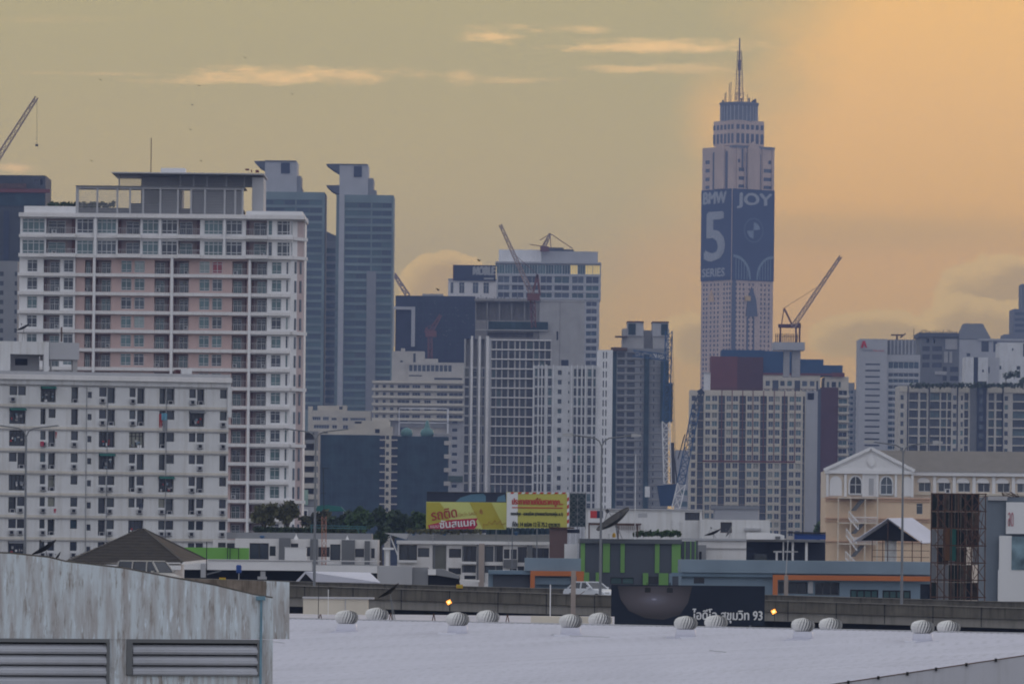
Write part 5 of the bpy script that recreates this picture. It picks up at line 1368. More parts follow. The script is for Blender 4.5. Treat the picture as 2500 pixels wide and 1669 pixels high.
b = Bld('billboard', 'yellow and white billboard with red and white striped border', 'billboard', 1236, 598, 1310, 1245)
pn = b.part('panel', M['yellow'], [(1236, 1389, 1201, 1288, 0, .4)])
b.part('white_strip', M['bwhite'], [(1237, 1264, 1203, 1287, -.03, -.004)], parent=pn)
m = MB(); rr = 0
for k in range(17): b.poly('border_stripe', M['bred'] if k % 2 else M['bwhite'], [(1237 + k * 9, 1205), (1244 + k * 9, 1205), (1246.4 + k * 9, 1201), (1239 + k * 9, 1201)], -.05, -.008, parent=pn)
for k in range(9): b.poly('border_stripe', M['bred'] if k % 2 else M['bwhite'], [(1384.5, 1206 + k * 9), (1389, 1203 + k * 9), (1389, 1212 + k * 9), (1384.5, 1215 + k * 9)], -.05, -.008, parent=pn)
s_ = K * 598; RED = surf('sign_red', (.46, .06, .045))
text_obj('ประกาศขายที่ดินราคาถูก...', 124 * s_, 22 * s_, RED, pn, (b.T(1250), -.05, b.Z(1236)), thick=.03, bold=.05)
b.part('underline', RED, [(1250, 1374, 1237.5, 1240, -.06, -.035)], parent=pn)
text_obj('ถนนปทุม - ดอนเมือง (ปากซอยวัดลาดสนุ่น อ.1)', 127 * s_, 12 * s_, M['bblack'], pn, (b.T(1247), -.05, b.Z(1260)), thick=.02, bold=.03)
text_obj('ที่ดิน 14 แปลง 12 ไร่ 75.2 ตารางวา', 116 * s_, 13 * s_, M['bblack'], pn, (b.T(1251), -.05, b.Z(1285)), thick=.02, bold=.03)
b.part('support_post', M['steeld'], [(x, x + 3, 1288, None, .1, .35) for x in (1250, 1310, 1370)])
m = MB(); o = Vector((0, 0, 0))
for x in (1391, 1410, 1430):
    m.bar((b.T(x), .5, b.Z(1290)), (b.T(x), .5, b.Z(1201)), .05)
for k in range(5):
    y0, y1 = 1201 + k * 17, 1218 + k * 17
    for x0, x1 in ((1391, 1410), (1410, 1430)):
        m.bar((b.T(x0), .5, b.Z(y0)), (b.T(x1), .5, b.Z(y1)), .03); m.bar((b.T(x1), .5, b.Z(y0)), (b.T(x0), .5, b.Z(y1)), .03)
    m.bar((b.T(1391), .5, b.Z(y0)), (b.T(1430), .5, b.Z(y0)), .03)
m.build('truss', M['steeld'], b.e)
b.part('dark_sheet', M['net'], [(1391, 1430, 1203, 1284, .8, 1.0)])
b = Bld('billboard', 'dark half-hidden billboard with a pale blue shape behind the yellow one', 'billboard', 1038, 640, 1140, 1212)
b.part('panel', M['navy'], [(1042, 1236, 1203, 1300, 0, .4)]); b.poly('blue_shape', M['sky1'], [(1112, 1224), (1124, 1214), (1150, 1206), (1180, 1204), (1186, 1210), (1186, 1224)], -.03, -.01); b.poly('blue_shape', M['sky1'], [(1212, 1224), (1216, 1212), (1232, 1206), (1235, 1224)], -.03, -.01)
m = MB(); m.bar((b.T(1042), -.4, b.Z(1202)), (b.T(1235), -.4, b.Z(1202)), .08); m.build('light_rail', M['black'], b.e)

# ================================================================== 15  low rooftops of the middle distance
b = Bld('white_building', 'long low white building carrying a small red and blue sign', 'building', 1431, 700, 1560, 1270)
b.wall(1431, 1714, 1243, None, 0, 10, M['offw'], [(1672, 1708, 1249, 1268, .8, (3, 1, M['framed']), 'dark')])
b.part('roof_edge', M['lgrey'], [(1430, 1715, 1241, 1244, -.3, 10)])
sg = b.part('sign', M['bwhite'], [(1436, 1478, 1245, 1276, -.2, -.05)]); b.part('red_square', M['bred'], [(1441, 1457, 1247, 1265, -.24, -.205)], parent=sg); b.part('blue_square', M['bmat'], [(1457, 1472, 1247, 1265, -.24, -.205)], parent=sg)
b.part('railing_band', M['rust'], [(1437, 1566, 1277, 1281, -.5, -.4)]); b.part('railing_bar', M['rust'], [(1512 + 4.5 * k, 1513.5 + 4.5 * k, 1281, 1293, -.5, -.42) for k in range(12)])
b.part('faded_mark', M['lgrey'], [(1558, 1580, 1252, 1262, -.05, -.004)])
b.finish()
b = Bld('white_building', 'lower stained white building with a brown window below the cream condominium', 'building', 1714, 690, 1780, 1290)
b.wall(1714, 1880, 1268, None, 0, 10, M['offw'], [(1759, 1787, 1274, 1300, .5, (1, 1, M['rust']), 'dark')]); b.part('awning', M['lgrey'], [(1818, 1858, 1288, 1294, -.6, -.01)]); b.finish()
dish('satellite_dish', 'dark dish lying low in front of the brown window', 640, (1742, 1303), 22, math.radians(22), (1742, 1314), M['black'])
dish('satellite_dish', 'dark upright dish right of the brown window', 638, (1783, 1297), 16, math.radians(62), (1780, 1313), M['steeld'])
b = Bld('container_house', 'pinkish white flat-roofed building next to the green striped building', 'building', 1700, 560, 1760, 1340)
b.part('wall', M['white'], [(1704, 1822, 1318, None, 0, 8)]); b.part('roof', M['lgrey'], [(1661, 1822, 1314, 1319, -.3, 8)]); b.part('ledge', M['concl'], [(1727, 1822, 1337, 1339, -.15, -.004)]); b.part('grey_box', M['grey'], [(1704, 1724, 1330, 1368, -1.2, -.01)]); b.part('door', M['dark'], [(1707, 1713, 1346, 1366, -1.25, -1.205)])
b = Bld('carport', 'dark open carport with flat grey roof and white posts', 'carport', 1822, 570, 1900, 1340)
b.part('roof', M['mgrey'], [(1822, 2015, 1316, 1322, -.5, 6)]); b.part('back_wall', M['navy'], [(1822, 2015, 1322, None, 4, 4.3)])
b.part('post', M['white2'], [(1894, 1899, 1346, 1370, 0, .3), (1911, 1914, 1322, 1370, 0, .3), (1933, 1938, 1322, 1370, 0, .3), (1966, 1972, 1322, 1370, 0, .3)]); b.part('glazed_panel', M['gmid'], [(1842, 1872, 1352, 1370, 3, 3.3)])
b = Bld('tarpaulin_row', 'bright blue tarpaulins on the flat roof beside the peach building', 'tarpaulin', 1925, 575, 1970, 1310)
b.part('tarpaulin', M['bluetank'], [(1940, 2016, 1302, 1316, 0, 2)]); b.part('rail', M['black'], [(1925, 2016, 1298, 1301.5, -.4, 2.2)])
b = Bld('white_canopy', 'white curved roof panel on the flat grey roof', 'canopy', 1825, 566, 1870, 1308)
m = MB(); a0, a1 = b.T(1825), b.T(1915)
m.prism([(a0, b.Z(1316)), (a1, b.Z(1316)), (a1, b.Z(1306)), (a0 + (a1 - a0) * .85, b.Z(1302)), (a0 + (a1 - a0) * .4, b.Z(1299)), (a0, b.Z(1300))], 0, 3); m.build('panel', M['white2'], b.e)
b.part('vent', M['mgrey'], [(1893, 1905, 1308, 1315, -.3, -.01)])
# green striped building
b = Bld('shop_building', 'dark grey building painted with vertical lime green stripes', 'building', 1417, 540, 1540, 1360)
ops = [(1491, 1519, 1409, 1425, .3, (1, 1, M['black']), 'green'), (1520, 1548, 1409, 1425, .3, (1, 1, M['black']), 'green'), (1583, 1608, 1406, 1425, .6, 'plain', 'dark')]
b.wall(1418, 1662, 1325, None, 0, 14, M['dgrey'], ops)
b.part('parapet', surf('slate_paint', (.11, .12, .13)), [(1416, 1664, 1315, 1326, -.4, 14)])
b.part('green_stripe', M['green'], [(x0, x1, 1326, 1397, -.12, -.004) for x0, x1 in ((1417.5, 1428), (1472, 1489), (1515, 1525), (1599, 1610), (1640, 1662))] + [(x0, x1, 1397.5, None, -.14, -.004) for x0, x1 in ((1426, 1439), (1455, 1466), (1570, 1583), (1609, 1632))])
b.part('side_wing', M['dgrey'], [(1663, 1704, 1319, None, .5, 12)]); b.part('thin_stripe', M['green'], [(x, x + 2.4, 1319, 1367, .42, .496) for x in (1671, 1685, 1696)])
b.part('pale_strip', M['bluel'], [(1634, 1642, 1398, None, -.1, -.004)])
b.finish()
foliage('roof_hedge', 'green hedge along the roof of the green striped building', 'hedge', 543, [(1552 + k * 7, 1303 - (k % 3), 7) for k in range(16)], 130, M['leaf3'], .14, 1.2, False)
dish('satellite_dish', 'largest black mesh satellite dish, on the roof of the green striped building', 538, (1503, 1276), 48, math.radians(36), (1508, 1316), surf('dish_mesh', (.06, .055, .05), rough=.7), yaw=.25)
e, o = thing1('low_trestle', 'rusty low frame under the largest dish', 'frame', 541, (1438, 1315))
m = MB(); P = lambda x, y: W(x, y, 541) - o
for p, q in (((1438, 1315), (1438, 1278)), ((1438, 1279), (1560, 1281)), ((1509, 1316), (1509, 1282)), ((1556, 1312), (1556, 1281))): m.bar(P(*p), P(*q), .08)
m.build('frame_bar', M['rust'], e)
e, o = thing1('roof_mast', 'slim white pole standing on the roof of the green striped building', 'pole', 539, (1550, 1316))
m = MB(); m.bar((0, 0, 0), (0, 0, W(1550, 1108, 539).z - o.z), .05, 0, 6, .025); m.build('pole', M['white2'], e)
e, o = thing1('gas_bottle', 'small yellow bottle beside the white trestle on the dark roof', 'bottle', 540, (1499, 1311))
m = MB(); m.lathe([(.16, 0), (.17, .25), (.12, .36), (.05, .42)], (0, 0, 0), 10); m.build('bottle_body', M['yellowp'], e)
e, o = thing1('trestle', 'small white trestle under the largest dish', 'trestle', 539, (1486, 1315))
m = MB(); m.bar((-.18, 0, 0), (0, 0, .5), .03); m.bar((.18, 0, 0), (0, 0, .5), .03); m.bar((0, .2, 0), (0, 0, .5), .03); m.build('leg_set', M['white2'], e)

# long pale blue market building
b = Bld('market_building', 'long pale blue low building with orange framed shopfront, right of the green stripes', 'building', 1664, 520, 1960, 1400)
ops = [(1694, 1720, 1411, 1426, .5, 'plain', 'dark'), (1900, 1972, 1420, None and 0 or 1449, 1.2, (3, 1, M['mgrey']), 'mid'), (1990, 2050, 1420, 1452, 1.2, (3, 1, M['mgrey']), 'dark'), (2076, 2145, 1437, 1458, .3, (4, 1, M['black']), 'green'), (2155, 2224, 1438, 1459, .3, (4, 1, M['black']), 'green'), (2247, 2272, 1422, 1462, .8, 'plain', 'dark')]
b.wall(1664, 2274, 1399, None, 0, 10, M['bluel'], ops)
b.part('fascia', surf('fascia_blue', (.215, .28, .345), streak=.15, stain=(.16, .2, .24)), [(1663, 2274, 1368, 1399, -.7, 10)])
b.part('trim', surf('trim_blue', (.16, .23, .30)), [(1640, 1886, 1400, 1409, -.5, -.01)])
b.part('orange_frame', M['orange'], [(1887, 2274, 1403, 1415, -.9, -.71), (1887, 1899, 1415, None, -.9, -.71)])
b.part('sign_post_text', M['lgrey'], [(1973, 1985, 1418, 1447, -.3, -.01)])
b.finish()
b = Bld('market_building', 'short pale blue building with orange frame, left of the green stripes', 'building', 1281, 525, 1350, 1390)
b.part('fascia', bpy.data.materials['fascia_blue'], [(1281, 1418, 1362, 1393, -.6, 9)])
b.part('wall', M['bluel'], [(1192, 1418, 1393, None, .5, 9)]); b.part('dark_shopfront', M['dgrey'], [(1204, 1293, 1403, None, .3, .49)]); b.part('trim', bpy.data.materials['trim_blue'], [(1192, 1295, 1393, 1402, -.4, .4)])
b.part('orange_frame', M['orange'], [(1295, 1426, 1393, 1405, -.9, -.61), (1295, 1306, 1405, None, -.9, -.61), (1408, 1425, 1405, None, -.9, -.61)])
b.part('shutter', M['bluel'], [(1306, 1392, 1409, 1426, -.2, .48)])
b = Bld('brown_tower_room', 'brown clad stair room standing behind the short pale blue building', 'building', 1342, 560, 1365, 1320)
b.part('wall', surf('brown_clad', (.14, .09, .085)), [(1342, 1385, 1289, None, 0, 4)]); b.part('roof', M['rust'], [(1340, 1402, 1286, 1289, -.3, 4)]); b.part('side_room', M['navy'], [(1385, 1415, 1291, 1300, 1, 4)])
b = Bld('white_tank_box', 'plain white box on the roof between brown stair room and green stripes', 'box', 1377, 545, 1393, 1345)
b.part('box', M['white2'], [(1378, 1410, 1327, 1364, 0, 1.2)])
# townhouse rows
def house_row(name, label, D, xr, yr, x0, x1, ytop, wins, greys, par, corn=None, extra=()):
    b = Bld(name, label, 'houses', x0, D, xr, yr)
    b.wall(x0, x1, ytop, None, 0, 8, M['white'], wins)
    for q in greys: b.part('grey_pier', M['mgrey'], [(*q, -.35, -.01)])
    for q in par: b.part('parapet', M['grey'], [(*q, 1.2, 7)])
    if corn: b.part('cornice', M['white2'], [(*corn, -.5, 3)])
    b.finish(); return b
dw = lambda x0, x1, y0, y1, c=1, d=.5: (x0, x1, y0, y1, d, (c, 1, M['framed']), pick(('dark', .8), ('mid', .2)))
b = house_row('townhouse_row', 'grey and white flat-roofed terrace behind the white water box', 600, 740, 1340, 574, 922, 1315,
    [dw(609, 656, 1326, 1366, 2), dw(658, 673, 1333, 1357), dw(710, 728, 1326, 1336), dw(746, 757, 1334, 1357), dw(777, 805, 1334, 1358, 2), dw(806, 831, 1327, 1366, 1), dw(867, 889, 1337, 1358), dw(906, 915, 1336, 1360)],
    [(681, 709, 1313, 1376), (757, 776, 1315, 1376), (834, 866, 1316, 1378), (890, 903, 1318, 1376)], [(553, 907, 1300, 1316)])
b.part('plinth', M['lgrey'], [(566, 922, 1376, None, -.6, -.36)])
b = Bld('townhouse_row', 'small white house fronts showing only window tops above the lime wall', 'houses', 553, 608, 580, 1330)
b.wall(520, 609, 1317, None, 0, 6, M['white'], [dw(532, 551, 1324, 1336, 2), dw(554, 573, 1325, 1337, 2), dw(585, 604, 1330, 1338)]); b.finish()
b = house_row('townhouse_row', 'grey and white terrace with many dark windows below the yellow billboards', 600, 1150, 1350, 970, 1342, 1326,
    [dw(974, 1018, 1331, 1368, 2, .9), dw(1020, 1048, 1338, 1360), (1056, 1090, 1331, 1392, 1.2, (1, 1, M['lgrey']), 'beige'), dw(1096, 1126, 1339, 1361), dw(1128, 1163, 1332, 1370, 3, 1), dw(1184, 1205, 1332, 1370), dw(1207, 1228, 1331, 1370, 2, 1), dw(1230, 1244, 1339, 1362), dw(1247, 1262, 1339, 1363), dw(1264, 1286, 1333, 1371, 2), dw(1300, 1340, 1335, 1363, 3), dw(1095, 1126, 1386, 1402), dw(1128, 1162, 1379, 1397, 3), dw(1184, 1228, 1379, 1397, 3), dw(1245, 1262, 1386, 1394), dw(1264, 1280, 1380, 1396), dw(1134, 1162, 1404, 1413)],
    [(1164, 1184, 1327, 1420), (1229, 1263, 1364, 1384), (1287, 1300, 1327, 1400)], [(995, 1342, 1303, 1321)], (968, 1342, 1320, 1328))
b.part('white_rail', M['white2'], [(973, 1018, 1368, 1374, -.7, -.1), (1127, 1163, 1371, 1376, -.6, -.1)])
e, o = thing1('entrance_canopy', 'pale curved canopy with raised corner at the left end of the terrace', 'canopy', 596, (970, 1310))
P = lambda x, y: W(x, y, 596) - o
m = MB(); m.prism([(P(938, 1300).x, P(0 + 938, 1300).z), (P(998, 1302).x, P(998, 1302).z), (P(992, 1318).x, P(992, 1316).z), (P(960, 1308).x, P(960, 1307).z)], -1, 2); m.build('canopy_shell', M['lgrey'], e)
m = MB(); m.bar(P(952, 1306), P(971, 1354), .09); m.box(P(955, 0).x, P(963, 0).x, -.3, .3, P(958, 1385).z, P(958, 1338).z); m.box(P(948, 0).x, P(975, 0).x, -.6, .6, P(958, 1341).z, P(958, 1336).z); m.build('white_prop', M['white2'], e)
for k in range(13):
    e, o = thing1('water_tank', 'dark blue water tank in the close row on the terrace roof', 'water tank', 601.6 + 1.0, (1192 + k * 12, 1304), 'dark blue tanks in a row on the terrace roof')
    m = MB(); R = 6.2 * K * 602; m.lathe([(R, 0), (R * 1.03, .2), (R, .4), (R * .9, .62), (R * .3, .74)], (0, 0, 0), 12); m.build('tank_body', M['bluet2'], e)
e, o = thing1('water_box', 'plain white cubic water box in front of the grey and white terrace', 'water box', 560, (721, 1378))
m = MB(); m.box(-26 * K * 560, 26 * K * 560, 0, 1.8, 0, W(721, 1337, 560).z - o.z); m.box(-27 * K * 560, 27 * K * 560, -.05, 1.85, W(721, 1337, 560).z - o.z, W(721, 1335.5, 560).z - o.z); m.build('box', M['white2'], e)
# lime wall and fascia buildings just behind the flyover
b = Bld('lime_wall', 'bright lime green wall strip between the tiled roof and the terrace', 'wall', 456, 570, 530, 1350)
b.part('wall', M['lime'], [(450, 608, 1336, 1368, 0, .3)]); m = MB()
for x in (556, 562, 583): m.bar((b.T(x), -.3, b.Z(1368)), (b.T(x), -.3, b.Z(1336)), .05)
m.bar((b.T(556), -.3, b.Z(1336)), (b.T(583), -.3, b.Z(1337)), .05); m.build('frame', M['black'], b.e)
b = Bld('warehouse', 'long low building with white fascia and dark open front behind the flyover', 'warehouse', 400, 500, 600, 1380)
b.part('fascia', M['white2'], [(400, 762, 1368, 1391, 0, .6), (767, 921, 1377, 1395, .1, .6)]); b.part('roof', M['lgrey'], [(400, 921, 1366, 1368, -.1, 14)])
b.part('back_wall', M['dark'], [(400, 921, 1391, None, 5, 5.3)]); b.part('column', M['lgrey'], [(636, 648, 1393, 1412, .2, .5), (490, 502, 1376, 1410, -.3, .1)])
b.part('column_base', M['lgrey'], [(629, 651, 1406, 1413, .1, .7)])
m = MB(); A = b.f(502, 1402); B_ = b.f(540, 1392); m.bar((A[0], .2, A[1]), (B_[0], .2, B_[1]), .08); m.build('brace', M['steeld'], b.e)
b = Bld('low_building', 'pale rounded low building with dark drive-through mouth behind the parapet', 'building', 921, 490, 1000, 1400)
b.part('wall', M['lgrey'], [(923, 1006, 1381, None, 0, 6)]); b.part('rounded_end', M['grey'], [(1006, 1045, 1384, None, .4, 6)]); b.part('white_box', M['white2'], [(1045, 1064, 1388, 1402, -.3, 1)])
b.poly('sloping_roof', M['grey'], [(1064, 1388), (1080, 1388), (1122, 1405), (1120, 1412), (1064, 1403)], 0, 4); b.part('dark_opening', M['dark'], [(1045, 1122, 1402, None, .8, 5)]); b.part('floor_slab', M['white'], [(1122, 1170, 1414, 1419, -.2, 4)])
e, o = thing1('sheet_roof', 'small gabled grey sheet roof rising just above the parapet', 'roof', 470, (830, 1424))
P = lambda x, y, d=470: W(x, y, d) - o
m = MB(); m.quad([P(743, 1396), P(903, 1399, 474), P(928, 1423), P(769, 1422)]); m.quad([P(743, 1396), P(720, 1420), P(727, 1422), P(746, 1399)])
ob = m.build('roof_sheet', M['metalroof'], e); md = ob.modifiers.new('t', 'SOLIDIFY'); md.thickness = .08
m = MB(); m.prism([(P(722, 1424).x, P(722, 1424).z), (P(768, 1424).x, P(768, 1424).z), (P(745, 1398).x, P(745, 1398).z)], .6, .8); m.build('gable', M['dark'], e)

# tiled hip roof house
o = W(340, 1372, 470)
e = empty('tiled_house', 'house with brown tiled hip roof left of the lime wall', 'house', o)
P = lambda x, y, d=470: W(x, y, d) - o
m = MB()
def tslope(A, B_, C_, D_, n):
    """tiled slope: ridge A-B, eave D-C, stepped courses"""
    for k in range(n):
        t0, t1 = k / n, (k + 1) / n
        p0, q0 = A.lerp(D_, t0), B_.lerp(C_, t0); p1, q1 = A.lerp(D_, t1), B_.lerp(C_, t1)
        u = Vector((0, -.03, .05))
        m.quad([p0, q0, q1 + u, p1 + u]); m.quad([p1 + u, q1 + u, q1, p1])
r0, r1 = P(340, 1292, 477), P(352, 1292, 477)
tslope(r0, r1, P(446, 1372, 468), P(160, 1374, 468), 22)
tslope(r1, r1, P(504, 1366, 482), P(446, 1372, 468), 22)
tslope(r0, r0, P(160, 1374, 468), P(150, 1372, 486), 12)
m.build('roof', M['tile'], e)
m = MB(); m.bar(r1, P(446, 1372, 468), .14); m.bar(r0, r1, .14); m.bar(r1, P(504, 1366, 482), .12); m.bar(r0, P(160, 1374, 468), .12); m.build('ridge_tile', surf('ridge_tile', (.07, .06, .05)), e)
m = MB(); m.box(P(190, 0).x, P(440, 0).x, .5, 14, -o.z, -.1); m.build('wall', M['white'], e)
m = MB(); m.box(P(160, 1374).x, P(446, 1374).x, -2.3, -1.9, -.55, -.2); m.bar(P(446, 1374, 468), P(504, 1368, 482), .14); m.build('eave_fascia', M['white2'], e)
dish('satellite_dish', 'large black dish partly hidden by the stained wall, left of the tiled roof', 430, (112, 1342), 34, math.radians(32), (118, 1385), M['black'])
dish('satellite_dish', 'small black dish just right of the large hidden one', 428, (143, 1358), 13, math.radians(55), (146, 1375), M['black'])
e, o = thing1('bare_pole', 'thin dark pole in front of the right eave of the tiled roof', 'pole', 460, (504, 1400))
m = MB(); m.bar((0, 0, -2), (0, 0, W(504, 1322, 460).z - o.z), .05); m.build('pole', M['black'], e)
e, o = thing1('barrel', 'blue plastic barrel raised on a thin post', 'barrel', 455, (583, 1410))
m = MB(); zc = W(583, 1398, 455).z - o.z; m.bar((0, 0, -1.5), (0, 0, zc), .04); m.build('post', M['steel'], e)
m = MB(); m.lathe([(.17, 0), (.22, .1), (.22, .3), (.2, .33), (.22, .36), (.22, .55), (.17, .64)], (0, 0, zc), 14); m.build('barrel_body', M['bluetank'], e)

# trees
foliage('roof_tree', 'feathery olive tree at the foot of the pink condominium, left of two', 'tree', 640, [(646, 1250, 20), (628, 1262, 15), (664, 1244, 16), (655, 1266, 16), (636, 1244, 12)], 75, M['leaf2'], .28, 1.0, basey=1300)
foliage('roof_tree', 'feathery olive tree at the foot of the pink condominium, right of two', 'tree', 641, [(702, 1242, 19), (686, 1254, 15), (718, 1250, 14), (700, 1266, 14), (712, 1234, 11)], 75, M['leaf2'], .28, 1.0, basey=1300)
foliage('hedge_row', 'long dark hedge along the roof parapet of the left terrace', 'hedge', 612, [(626 + k * 8, 1292 + k * .12 + (k % 2), 7) for k in range(31)], 90, M['leaf1'], .2, 1.4, False)
foliage('tree', 'dark green tree nearest the white stair tower foot', 'tree', 720, [(878, 1258, 20), (860, 1270, 18), (898, 1270, 20), (880, 1286, 18)], 90, M['leaf3'], .3, 1.2, basey=1300)
foliage('tree', 'broad dark tree left of the yellow billboard', 'tree', 700, [(960, 1268, 22), (940, 1276, 20), (985, 1276, 20), (1010, 1282, 18), (925, 1254, 16), (970, 1290, 18)], 90, M['leaf1'], .3, 1.2, basey=1305)
foliage('tree', 'leafy clump touching the left edge of the yellow billboard', 'tree', 690, [(1030, 1270, 15), (1040, 1284, 13), (1015, 1260, 12)], 60, M['leaf3'], .3, 1.2, basey=1305)
foliage('tree', 'dark leaning tree between the teal awning and the stair tower', 'tree', 730, [(842, 1268, 16), (826, 1276, 14), (812, 1270, 12), (850, 1256, 9)], 60, M['leaf1'], .3, 1.2, basey=1300)
foliage('tree', 'olive tree beside the pink condominium foot', 'tree', 735, [(775, 1264, 16), (758, 1274, 15), (794, 1260, 15), (804, 1274, 14), (745, 1270, 12), (780, 1280, 14)], 90, M['leaf2'], .3, 1.2, basey=1300)
foliage('tree', 'dark tree standing in the gap between the two terraces', 'tree', 640, [(930, 1310, 16), (922, 1322, 14), (940, 1300, 14)], 80, M['leaf1'], .26, 1.2, basey=1350)
foliage('garden_shrub', 'low green shrubs under the yellow billboard', 'shrubs', 597, [(1000 + k * 9, 1296 + (k % 2) * 2, 6) for k in range(20)], 80, M['leaf2'], .15, 1.2, False)
foliage('tree', 'small green tree between the cream condominium and the peach building', 'tree', 900, [(2000, 1285, 11), (2010, 1290, 10), (1996, 1297, 10)], 70, M['leaf3'], .3, 1.2, basey=1310)
b = Bld('fabric_canopy', 'teal fabric canopy in front of the netted blocks', 'canopy', 770, 745, 805, 1240)
m = MB(); m.prism([b.f(768, 1247), b.f(842, 1247), b.f(832, 1236), b.f(800, 1232), b.f(775, 1234)], 0, 4); m.build('canopy_sheet', M['teal'], b.e)
b.part('leg', M['lgrey'], [(x, x + 1.2, 1247, 1275, .1, .2) for x in (772, 800, 838)])
b = Bld('clothes_line_shelter', 'pale teal netting shelter along the parapet roof', 'shelter', 755, 605, 820, 1285)
m = MB()
for p, q in (((757, 1281), (895, 1285)), ((757, 1287), (895, 1290)), ((870, 1284), (878, 1303)), ((760, 1281), (760, 1300))):
    A, B_ = b.f(*p), b.f(*q); m.bar((A[0], 0, A[1]), (B_[0], 0, B_[1]), .05)
m.build('shelter_frame', surf('teal_pipe', (.06, .16, .18)), b.e)
e, o = thing1('radio_mast', 'orange lattice radio mast with a thin dark pole on top', 'radio mast', 580, (791, 1395))
P = lambda x, y: W(x, y, 580) - o
m = MB(); lattice(m, (0, 0, -1), P(791, 1260), .42, .55, .035); m.build('mast', surf('mast_orange', (.42, .20, .14)), e)
m = MB(); m.bar(P(791, 1260), P(789, 1142), .04); m.bar(P(786, 1142), P(802, 1143), .03); m.bar(P(783, 1203), P(796, 1204), .03); m.build('pole', M['black'], e)

# billboard frame seen from behind, right
b = Bld('billboard_scaffold', 'tall dark patched back of a billboard on steel scaffolding', 'billboard', 2272, 460, 2340, 1330)
sk = [M['netd'], surf('brown_black_sheet', (.035, .026, .02), var=.4, scale=2), M['dark'], M['steeld'], surf('weathered_sheet', (.07, .06, .05), var=.4, scale=2)]
m = MB(); rnd = random.Random(11)
for i in range(8):
    for j in range(6):
        x0 = 2273 + i * 14.5; y0 = 1206 + j * 43
        if i > 5 and rnd.random() < .35: continue
        mi = rnd.choice([0, 2, 2, 0, 4, 1] if j < 2 else [0, 1, 4, 2, 3, 4])
        b.bx(m, x0, x0 + 14.0, y0, y0 + 42.5, .6 + rnd.random() * .1, .75, mi)
m.build('patched_sheet', sk, b.e)
b.part('orange_sheet', surf('faded_orange', (.16, .08, .04)), [(2304, 2319, 1288, 1368, .4, .58)]); b.part('teal_sheet', M['cloth_g'], [(2320, 2334, 1290, 1368, .4, .58)])
m = MB()
for i in range(9): m.bar((b.T(2273 + i * 16.5), 0, 0), (b.T(2273 + i * 16.5), 0, b.Z(1203)), .06)
for j in range(7): m.bar((b.T(2272), 0, b.Z(1205 + j * 42)), (b.T(2408), 0, b.Z(1205 + j * 42)), .06)
for j in range(6):
    for x0, x1 in ((2345, 2375), (2375, 2405), (2281, 2311)):
        m.bar((b.T(x0), -.3, b.Z(1207 + j * 42)), (b.T(x1), -.3, b.Z(1247 + j * 42)), .04)
        if (j + x0) % 2: m.bar((b.T(x1), -.35, b.Z(1207 + j * 42)), (b.T(x0), -.35, b.Z(1247 + j * 42)), .04)
for k in range(16): m.bar((b.T(2350 + rnd.random() * 50), -.6, b.Z(1215 + rnd.random() * 200)), (b.T(2350 + rnd.random() * 50), -.6, b.Z(1225 + rnd.random() * 200)), .03)
m.build('scaffold', M['rust'], b.e)
b = Bld('advert_building', 'blue-grey building covered with pale advert panels at the right edge', 'building', 2408, 480, 2450, 1330)
b.part('wall', surf('slate_blue_paint', (.16, .19, .23), streak=.2, stain=(.1, .11, .13)), [(2408, 2560, 1212, None, 0, 8)]); b.part('cap', M['lgrey'], [(2411, 2458, 1211, 1221, -.3, -.01)])
p1 = b.part('advert_panel', M['bwhite'], [(2456, 2560, 1225, 1302, -.5, -.2)], label='upper pale panel with faint red writing')
text_obj('ลด', 13 * K * 480, 34 * K * 480, surf('faint_red', (.50, .25, .28)), p1, (b.T(2459), -.52, b.Z(1284)), thick=.02, bold=.02)
b.part('advert_panel', M['bwhite'], [(2438, 2560, 1390, 1467, -.8, -.4), (2440, 2470, 1307, 1390, -.8, -.4)])
p2 = b.part('picture_panel', surf('picture_blue', (.15, .22, .26), var=.6, scale=.9), [(2470, 2560, 1309, 1390, -.85, -.4)], label='panel with a mottled blue picture')
m = MB(); rnd = random.Random(4)
for k in range(14): m.bar((b.T(2440 + rnd.random() * 50), -.2, b.Z(1212)), (b.T(2440 + rnd.random() * 50), -.2, b.Z(1198 + rnd.random() * 8)), .03)
m.build('roof_scrap', M['rust'], b.e)
# ================================================================== 16  flyover with parapets, lamps, car and van
DF = 430
nt_ = lambda x: 1429 + (x - 700) * .031
nb_ = lambda x: 1479 + (x - 700) * .0305
ft_ = lambda x: 1411 + (x - 430) * .0285
fl = empty('flyover', 'stained concrete flyover crossing behind the big pale roof', 'flyover', W(1250, nb_(1250), DF))
o = Vector(fl.location)
def strip(name, mat, f0, f1, D0, D1, xs=(-300, 2800), parent=fl, label=None, n=1):
    m = MB(); x0, x1 = xs
    a = [W(x, f(x), D0) - o for x in (x0, x1) for f in (f0, f1)]
    c = [Vector((q.x, q.y + (D1 - D0), q.z)) for q in a]
    (tl, bl, tr, br), (tl2, bl2, tr2, br2) = a, c
    for q in ((tl, tr, br, bl), (tl2, tr2, br2, bl2), (tl, tr, tr2, tl2), (bl, br, br2, bl2), (tl, bl, bl2, tl2), (tr, br, br2, tr2)): m.quad(q)
    return m.build(name, mat, parent, label=label)
strip('near_parapet', M['road'], lambda x: nt_(x), lambda x: nt_(x) + 27, DF, DF + .3)
strip('girder', M['girder'], lambda x: nt_(x) + 27.5, lambda x: nb_(x), DF + .25, DF + 11)
strip('parapet_cap', M['girder'], lambda x: nt_(x) - 1.6, lambda x: nt_(x) - .1, DF - .12, DF + .42)
strip('far_parapet', M['road'], lambda x: ft_(x), lambda x: ft_(x) + 36, DF + 10.6, DF + 10.9)
